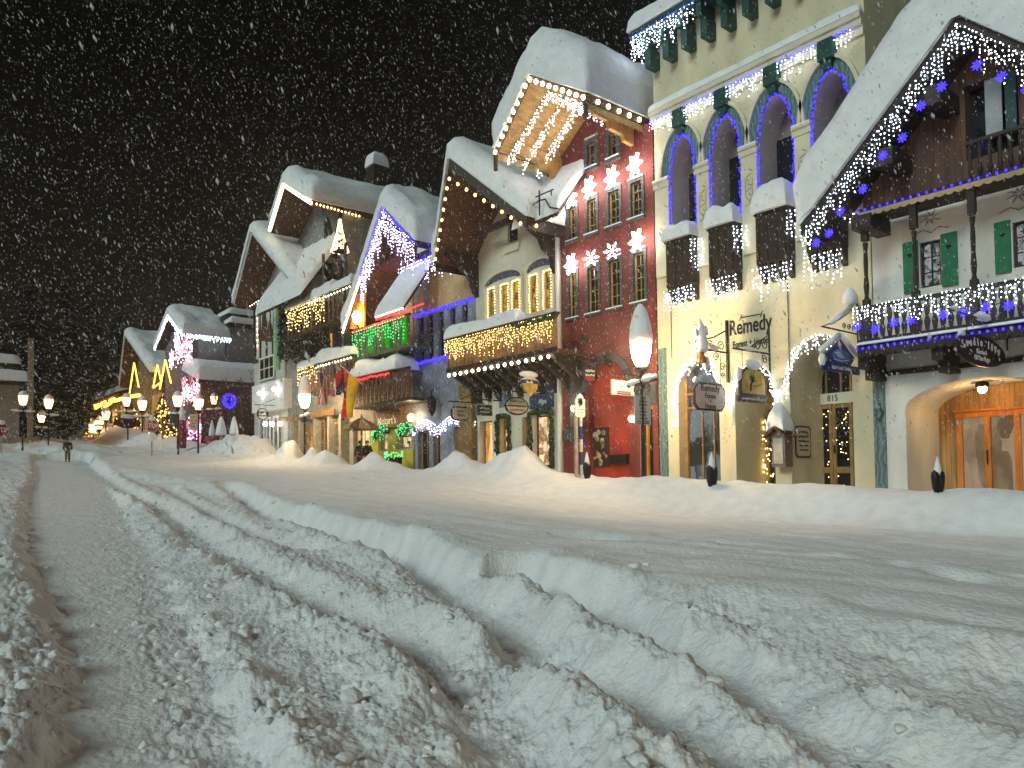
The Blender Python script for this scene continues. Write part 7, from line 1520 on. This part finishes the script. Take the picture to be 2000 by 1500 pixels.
# ------------------------------------------------------------------ flags
def flags():
    def flag(lab, base, tip, Y, mats, bands, canton=None, w=1.0, drop=2.1, horiz=False):
        A, B = P(*base, Y + .9), P(*tip, Y - .9); t = thing('flag', lab, 'flag', A, 'flags on slanting poles')
        MB().tube([A, B], .035, 6).build('pole', WHITEP, t)
        n, m = 12, 20; v = []; e0 = B.lerp(A, .03); e1 = B.lerp(A, .55)
        for j in range(m + 1):
            for i in range(n + 1):
                u, d = i / n, j / m; p = e0.lerp(e1, u * (1 - .35 * d)); p = p + Vector((.12 * math.sin(u * 9 + d * 3) * (.3 + d), .15 * math.sin(u * 8 + d * 2) * (.3 + d), -drop * d * (1 - .25 * u))); v.append(p)
        b = MB()
        f = [[], []]; fs, mi = [], []
        for j in range(m):
            for i in range(n):
                o = j * (n + 1) + i; fs.append((o, o + 1, o + n + 2, o + n + 1)); u = (i + .5) / n
                k = bands(u, (j + .5) / m); mi.append(k)
        b.v = [tuple(p) for p in v]; b.f = fs; b.mi = mi; b.build('cloth', mats, t, True)
    c = lambda n, col: mat(n, col, .8, .1, 4, .1)
    flag('black, red and gold striped flag on a slanting pole at the restaurant', (728, 768), (664, 713), 20.2, [c('flag_black', (.02, .02, .02)), c('flag_red', (.70, .02, .02)), c('flag_gold', (.92, .58, .01))], lambda u, d: 0 if u < .12 else (1 if u < .5 else 2), drop=3.0)
    flag('red and white striped flag with a blue canton beside the snow-coned lamp', (662, 760), (622, 724), 20.0, [c('flag_red', (.70, .02, .02)), c('flag_white', (.7, .68, .62)), c('flag_blue', (.03, .05, .2))], lambda u, d: 2 if (u < .5 and d < .4) else int(u * 11) % 2, drop=2.0)
    flag('blue and white flag hanging between the striped flag and the gold one', (690, 742), (648, 708), 20.4, [c('flag_blue', (.03, .05, .2)), c('flag_white', (.7, .68, .62)), c('flag_red', (.70, .02, .02))], lambda u, d: int(u * 3 + d * 2) % 3, drop=1.9)
flags()

# ------------------------------------------------------------------ people
def skin(name, pts, edges, m, parent, sub=1):
    me = bpy.data.meshes.new(name); me.from_pydata([p for p, r in pts], edges, []); o = bpy.data.objects.new(name, me); COL.objects.link(o)
    sk = o.modifiers.new('s', 'SKIN'); sv = me.skin_vertices[0].data if me.skin_vertices else None
    if sv is None:
        bpy.context.view_layer.objects.active = o
    for i, (p, r) in enumerate(pts): me.skin_vertices[0].data[i].radius = r if isinstance(r, tuple) else (r, r)
    me.skin_vertices[0].data[0].use_root = True
    s2 = o.modifiers.new('b', 'SUBSURF'); s2.levels = sub; s2.render_levels = sub
    dg = bpy.context.evaluated_depsgraph_get(); ev = bpy.data.meshes.new_from_object(o.evaluated_get(dg)); bpy.data.objects.remove(o)
    ev.materials.clear(); ev.materials.append(m); ev.name = name
    ev.polygons.foreach_set('use_smooth', [True] * len(ev.polygons)); return link(name, ev, parent)
SKINM = mat('skin', (.45, .28, .20), .6, .05, 5, 0)
def person(label, loc, rz, jm, tm, stride=.12, group=None, hat=None, lean=0):
    t = thing('person', label, 'person', (0, 0, 0), group); H = 1.74; s_ = stride      # faces +Y in its own frame
    hip = .92
    bp = [((0, 0, 1.0), (.11, .09)), ((0, .01, 1.25), (.12, .09)), ((0, 0, 1.43), (.13, .08)), ((0, 0, 1.50), .05), ((0, .01, 1.56), .055), ((0, .015, 1.65), (.075, .092)), ((0, .01, 1.725), .05)]
    ed = [(0, 1), (1, 2), (2, 3), (3, 4), (4, 5), (5, 6)]
    def add(p, r, a): bp.append((p, r)); ed.append((a, len(bp) - 1)); return len(bp) - 1
    for sx in (-1, 1):
        k = add((sx * .17, 0, 1.43), .06, 2); k = add((sx * .22, -.03, 1.18), .045, k); k = add((sx * .21, .08, .95), .035, k); k = add((sx * .205, .12, .86), (.03, .018), k); k = add((sx * .20, .14, .79), (.022, .012), k)
        f = sx * s_; k = add((sx * .09, 0, .90), .09, 0); k = add((sx * .095, f * .6 + .03, .5), .065, k); k = add((sx * .095, f * .9 - (.06 if f < 0 else 0), .10), .045, k); add((sx * .1, f * .9 + .14, .04), .04, k)
    skin('body', bp, ed, SKINM, t)
    jp = [((0, 0, .84), (.185, .15)), ((0, 0, 1.05), (.175, .14)), ((0, .0, 1.28), (.19, .145)), ((0, 0, 1.44), (.15, .11)), ((0, 0, 1.525), (.075, .075))]; je = [(0, 1), (1, 2), (2, 3), (3, 4)]
    for sx in (-1, 1):
        n = len(jp); jp += [((sx * .2, 0, 1.42), .085), ((sx * .265, -.03, 1.18), .075), ((sx * .25, .08, .93), .06)]; je += [(3, n), (n, n + 1), (n + 1, n + 2)]
    skin('jacket', jp, je, jm, t)
    tp = [((0, 0, .93), (.15, .12))]; te = []
    for sx in (-1, 1):
        f = sx * s_; n = len(tp); tp += [((sx * .09, 0, .82), .105), ((sx * .1, f * .6 + .03, .48), .085), ((sx * .1, f * .9 - (.05 if f < 0 else 0), .14), .075)]; te += [(0, n), (n, n + 1), (n + 1, n + 2)]
    skin('trousers', tp, te, tm, t)
    b = MB()
    for sx in (-1, 1): f = sx * s_ * .9; b.ball((sx * .1, f + .05, .07), .075, 10, sq=(.85, 1.75, 1))
    b.build('boots', IRON, t, True)
    b = MB(); b.ball((0, -.005, 1.70), .108, 12, sq=(.92, 1.02, .95)); b.build('knit_hat' if hat else 'hair', hat or mat('dark_hair', (.02, .015, .012), .7), t, True)
    b = MB(); b.ball((0, .105, 1.645), .018, 6, sq=(.8, 1, 1.3)); b.ball((-.082, .01, 1.645), .022, 6, sq=(.5, 1, 1.4)); b.ball((.082, .01, 1.645), .022, 6, sq=(.5, 1, 1.4)); b.build('nose_and_ears', SKINM, t, True)
    b = MB(); b.ball((-.03, .095, 1.665), .011, 6); b.ball((.03, .095, 1.665), .011, 6); b.box(-.025, .025, .094, .103, 1.605, 1.612); b.build('face_features', IRON, t)
    t.location = loc; t.rotation_euler = (lean, 0, rz); return t
BLK = mat('black_coat', (.012, .012, .014), .8, .3, 6, .2)
for x, Y, lab, hm, rz in ((703, 20.6, 'person in a black coat walking close on the doorway side of a companion', None, 1.3), (717, 20.9, 'person in a dark coat beside the snow heap, close to a companion', None, 1.55)):
    c = P(x, 862, Y); person(lab, (c.x, c.y, c.z - 1.74), R(90), BLK, BLK, .14, 'pair walking by the restaurant')
_x, _y = gpx(132, 903, .25); _z0 = gz(_x, _y); c = P(132, 903, _y); g = P(132, 856, _y); c.z = max(c.z, float(ground(np.array([_x]), np.array([_y]))[0])); o = person('person in dark jacket and olive trousers walking up the snowy road', (c.x, c.y, c.z), R(80), mat('dark_jacket', (.035, .028, .024), .8, .3, 6, .2), mat('olive_trousers', (.13, .11, .055), .8, .2, 6, .2), .04, None, mat('dark_hat', (.03, .022, .02), .8)); o.scale = ((g.z - c.z) / 1.8,) * 3

# ------------------------------------------------------------------ loose clods thrown up beside the ruts
def clods():
    import bmesh
    bm = bmesh.new(); bmesh.ops.create_icosphere(bm, subdivisions=2, radius=1); base = np.array([v.co[:] for v in bm.verts]); F = np.array([[v.index for v in f.verts] for f in bm.faces]); bm.free()
    r = np.random.RandomState(21); pts = []
    for L, w0, dp in RUTS:
        for i in range(len(L) - 1):
            (ax, ay), (bx, by) = L[i], L[i + 1]; l = math.hypot(bx - ax, by - ay)
            for _ in range(int(min(l, 14) * 8)):
                t = r.rand(); x, y = ax + (bx - ax) * t, ay + (by - ay) * t
                if math.hypot(x, y) < 26: q = r.normal(0, .55) + r.choice([-1, 1]) * w0 * 1.5; nx, ny = -(by - ay) / l, (bx - ax) / l; pts.append((x + nx * q, y + ny * q))
    for i in range(len(PATH) - 1):
        (ax, ay), (bx, by) = PATH[i], PATH[i + 1]; l = math.hypot(bx - ax, by - ay)
        for _ in range(int(min(l, 12) * 14)):
            t = r.rand(); x, y = ax + (bx - ax) * t, ay + (by - ay) * t; w = PATHW[i] + abs(r.normal(.15, .35)); s_ = r.choice([-1, 1]); nx, ny = -(by - ay) / l, (bx - ax) / l; pts.append((x + s_ * nx * w, y + s_ * ny * w))
    p = np.array(pts); p = p[np.hypot(p[:, 0], p[:, 1]) > 2.6]; z = ground(p[:, 0], p[:, 1]); n = len(p); s = .018 * np.exp(r.normal(0, .55, n)); s = np.minimum(s, .06)
    V = []
    for k in range(n):
        q = base * (1 + .38 * r.randn(3)[None] * base[:, [1, 2, 0]] + .10 * r.randn(len(base), 1)) * s[k] * np.array([r.uniform(.8, 1.4), r.uniform(.8, 1.4), r.uniform(.55, .95)]); V.append(q + np.array([p[k, 0], p[k, 1], z[k] + s[k] * .25]))
    v = np.concatenate(V); f = (F[None] + (np.arange(n) * len(base))[:, None, None]).reshape(-1, 3); me = bpy.data.meshes.new('snow_clods'); me.vertices.add(len(v)); me.vertices.foreach_set('co', v.ravel()); me.loops.add(f.size); me.loops.foreach_set('vertex_index', f.ravel().astype(np.int32)); me.polygons.add(len(f)); me.polygons.foreach_set('loop_start', np.arange(0, f.size, 3, dtype=np.int32)); me.polygons.foreach_set('loop_total', np.full(len(f), 3, dtype=np.int32)); me.polygons.foreach_set('use_smooth', np.ones(len(f), dtype=bool)); me.update(); me.materials.append(GSNOW)
    link('snow_clods', me, None, kind='stuff', label='loose snow clods scattered along the wheel ruts')
clods()

# ------------------------------------------------------------------ falling snow
def falling():
    r = np.random.RandomState(13); n = 110000
    a = math.atan2(FWD.y, FWD.x) + r.uniform(-R(52), R(52), n); el = R(1.8) + R(36) * r.rand(n) ** 1.1; d = 5 + 45 * r.rand(n) ** .68
    d[:260] = r.uniform(.8, 5, 260); X, Y, Z = d * np.cos(a), d * np.sin(a), d * np.tan(el)
    g = ground(X, Y, False); ok = (Z > g + .25) & ~((Y > 21.2) & (X > -57) & (Z < 17)) & (Z < 29); X, Y, Z, d = X[ok], Y[ok], Z[ok], d[ok]; n = len(X)
    s = .0034 * np.exp(r.normal(0, .45, n)) * (1 + d / 30) * np.where(d < 5, .55, 1)
    e = s * r.uniform(1.6, 3.6, n); tx, ty = r.normal(-.10, .12, n), r.normal(-.22, .12, n)
    base = np.array([[1, 0, 0], [0, 1, 0], [-1, 0, 0], [0, -1, 0], [0, 0, 1], [0, 0, -1]], float)
    v = base[None] * s[:, None, None]; v[:, 4:, 2] = base[4:, 2][None] * e[:, None]; v[:, 4, 0] = tx * e * 1.4; v[:, 5, 0] = -tx * e * 1.4; v[:, 4, 1] = ty * e * 1.4; v[:, 5, 1] = -ty * e * 1.4
    v += np.stack([X, Y, Z], -1)[:, None]; F = np.array([(0, 1, 4), (1, 2, 4), (2, 3, 4), (3, 0, 4), (1, 0, 5), (2, 1, 5), (3, 2, 5), (0, 3, 5)])
    f = (F[None] + (np.arange(n) * 6)[:, None, None]).reshape(-1, 3)
    me = bpy.data.meshes.new('falling_snow'); me.vertices.add(n * 6); me.vertices.foreach_set('co', v.ravel()); me.loops.add(f.size); me.loops.foreach_set('vertex_index', f.ravel().astype(np.int32)); me.polygons.add(len(f)); me.polygons.foreach_set('loop_start', np.arange(0, f.size, 3, dtype=np.int32)); me.polygons.foreach_set('loop_total', np.full(len(f), 3, dtype=np.int32)); me.update()
    fm = mat('flake_snow', (.80, .81, .82), .9, .02, 2, 0); nt = fm.node_tree; tl = nt.nodes.new('ShaderNodeBsdfTranslucent'); tl.inputs[0].default_value = (.8, .81, .82, 1); mx = nt.nodes.new('ShaderNodeMixShader'); mx.inputs[0].default_value = .5; nt.links.new(nt.nodes['Principled BSDF'].outputs[0], mx.inputs[1]); nt.links.new(tl.outputs[0], mx.inputs[2]); nt.links.new(mx.outputs[0], nt.nodes['Material Output'].inputs[0]); me.materials.append(fm); link('falling_snow', me, None, kind='stuff', label='thick snowflakes falling through the night air')
falling()

def lit_tree(label, px, py0, py1, Y):
    b0, t0 = P(px, py1, Y), P(px, py0, Y); H = t0.z - b0.z; t = thing('lit_tree', label, 'tree', b0, 'trees wrapped in golden lights'); w, b = MB(), MB()
    MB().tube([b0 - Vector((0, 0, 1)), b0 + Vector((0, 0, H * .9))], .08, 6).build('trunk', BROWN, t)
    for k in range(260):
        u = rnd.random() ** .7; a = rnd.uniform(0, 6.28); rr = H * .3 * u * rnd.uniform(.3, 1); q = Vector((b0.x + rr * math.cos(a), b0.y + rr * math.sin(a), t0.z - u * H)); l = .28; w.add([q, q + Vector((l * math.cos(a), l * math.sin(a), -.1)), q + Vector((.1, -.1, .2))], [(0, 1, 2)])
    for k in range(90): u = rnd.random() ** .7; a = rnd.uniform(0, 6.28); rr = H * .32 * u; b.bulb((b0.x + rr * math.cos(a), b0.y + rr * math.sin(a), t0.z - u * H), .06)
    w.build('crown', FOLI, t); b.build('fairy_lights', emit('golden_bulb', (1, .55, .12), 7), t, kind='stuff')
for q in (('golden-lit tree nearest the stop sign', 318, 770, 850, 18.5), ('golden-lit tree between two street lamps before the inn', 262, 795, 850, 20), ('golden-lit tree at the foot of the inn doorway', 336, 805, 856, 19.5), ('small golden-lit tree below the yellow awnings', 228, 815, 852, 19), ('farthest golden-lit tree under the conifers', 178, 818, 852, 17)): lit_tree(*q)
c = P(250, 826, 17.5); t = thing('hanging_sign', 'dark oval board standing before the golden-lit trees', 'sign', c, 'hanging shop signs'); MB().prism(ell(c.y, c.z, 1.1, .5), c.x - .08, c.x, plane='yz').build('board', MAROON, t); b = MB(); b.tube([c - Vector((.05, 0, 2.5)), c + Vector((-.05, 0, 1.0))], .07, 6); b.build('post', IRON, t); b = MB(); b.ball(c + Vector((0, 0, .6)), .3, 8, sq=(.5, 2.2, .7)); b.build('snow', SNOW, t, True)
def haze():
    b = MB(); b.box(-160, 40, -80, 90, -12, 30); m = bpy.data.materials.new('snowy_air'); m.use_nodes = True; nt = m.node_tree; nt.nodes.remove(nt.nodes['Principled BSDF'])
    v = nt.nodes.new('ShaderNodeVolumePrincipled'); v.inputs['Color'].default_value = (.9, .9, .9, 1); v.inputs['Density'].default_value = .0013; v.inputs['Anisotropy'].default_value = .8; nt.links.new(v.outputs[0], nt.nodes['Material Output'].inputs['Volume'])
    b.build('haze', m, None, kind='stuff', label='thin air full of fine snow')
haze()
# ------------------------------------------------------------------ night sky and the street's floodlight
w = bpy.data.worlds.new('World'); S.world = w; w.use_nodes = True; nt = w.node_tree
bg = nt.nodes['Background']; tc = nt.nodes.new('ShaderNodeTexCoord'); sp = nt.nodes.new('ShaderNodeSeparateXYZ'); rp = nt.nodes.new('ShaderNodeValToRGB')
nt.links.new(tc.outputs['Generated'], sp.inputs[0]); nt.links.new(sp.outputs['Z'], rp.inputs[0]); nt.links.new(rp.outputs[0], bg.inputs[0])
e = rp.color_ramp.elements; e[0].position = 0; e[0].color = (.011, .0095, .006, 1); e[1].position = .45; e[1].color = (.0012, .0011, .0009, 1); bg.inputs[1].default_value = 1
sun = bpy.data.lights.new('street_floodlight', 'SUN'); sun.energy = 1.7; sun.angle = R(24); sun.color = (.83, 1.0, .97); so = bpy.data.objects.new('street_floodlight', sun); COL.objects.link(so)
so.rotation_euler = Vector((-.12, .90, -.48)).to_track_quat('-Z', 'Y').to_euler()
S.view_settings.view_transform = 'Standard'; S.view_settings.look = 'None'; S.view_settings.exposure = 0.0; S.view_settings.gamma = 1
S.render.engine = 'CYCLES'; cy = S.cycles; cy.use_denoising = True
try: cy.denoiser = 'OPENIMAGEDENOISE'; cy.denoising_input_passes = 'RGB_ALBEDO_NORMAL'
except Exception: pass
cy.max_bounces = 5; cy.diffuse_bounces = 3; cy.glossy_bounces = 2; cy.sample_clamp_indirect = 3; cy.sample_clamp_direct = 0; cy.use_light_tree = True; cy.caustics_reflective = False; cy.caustics_refractive = False; S.cycles.pixel_filter_type = 'BLACKMAN_HARRIS'
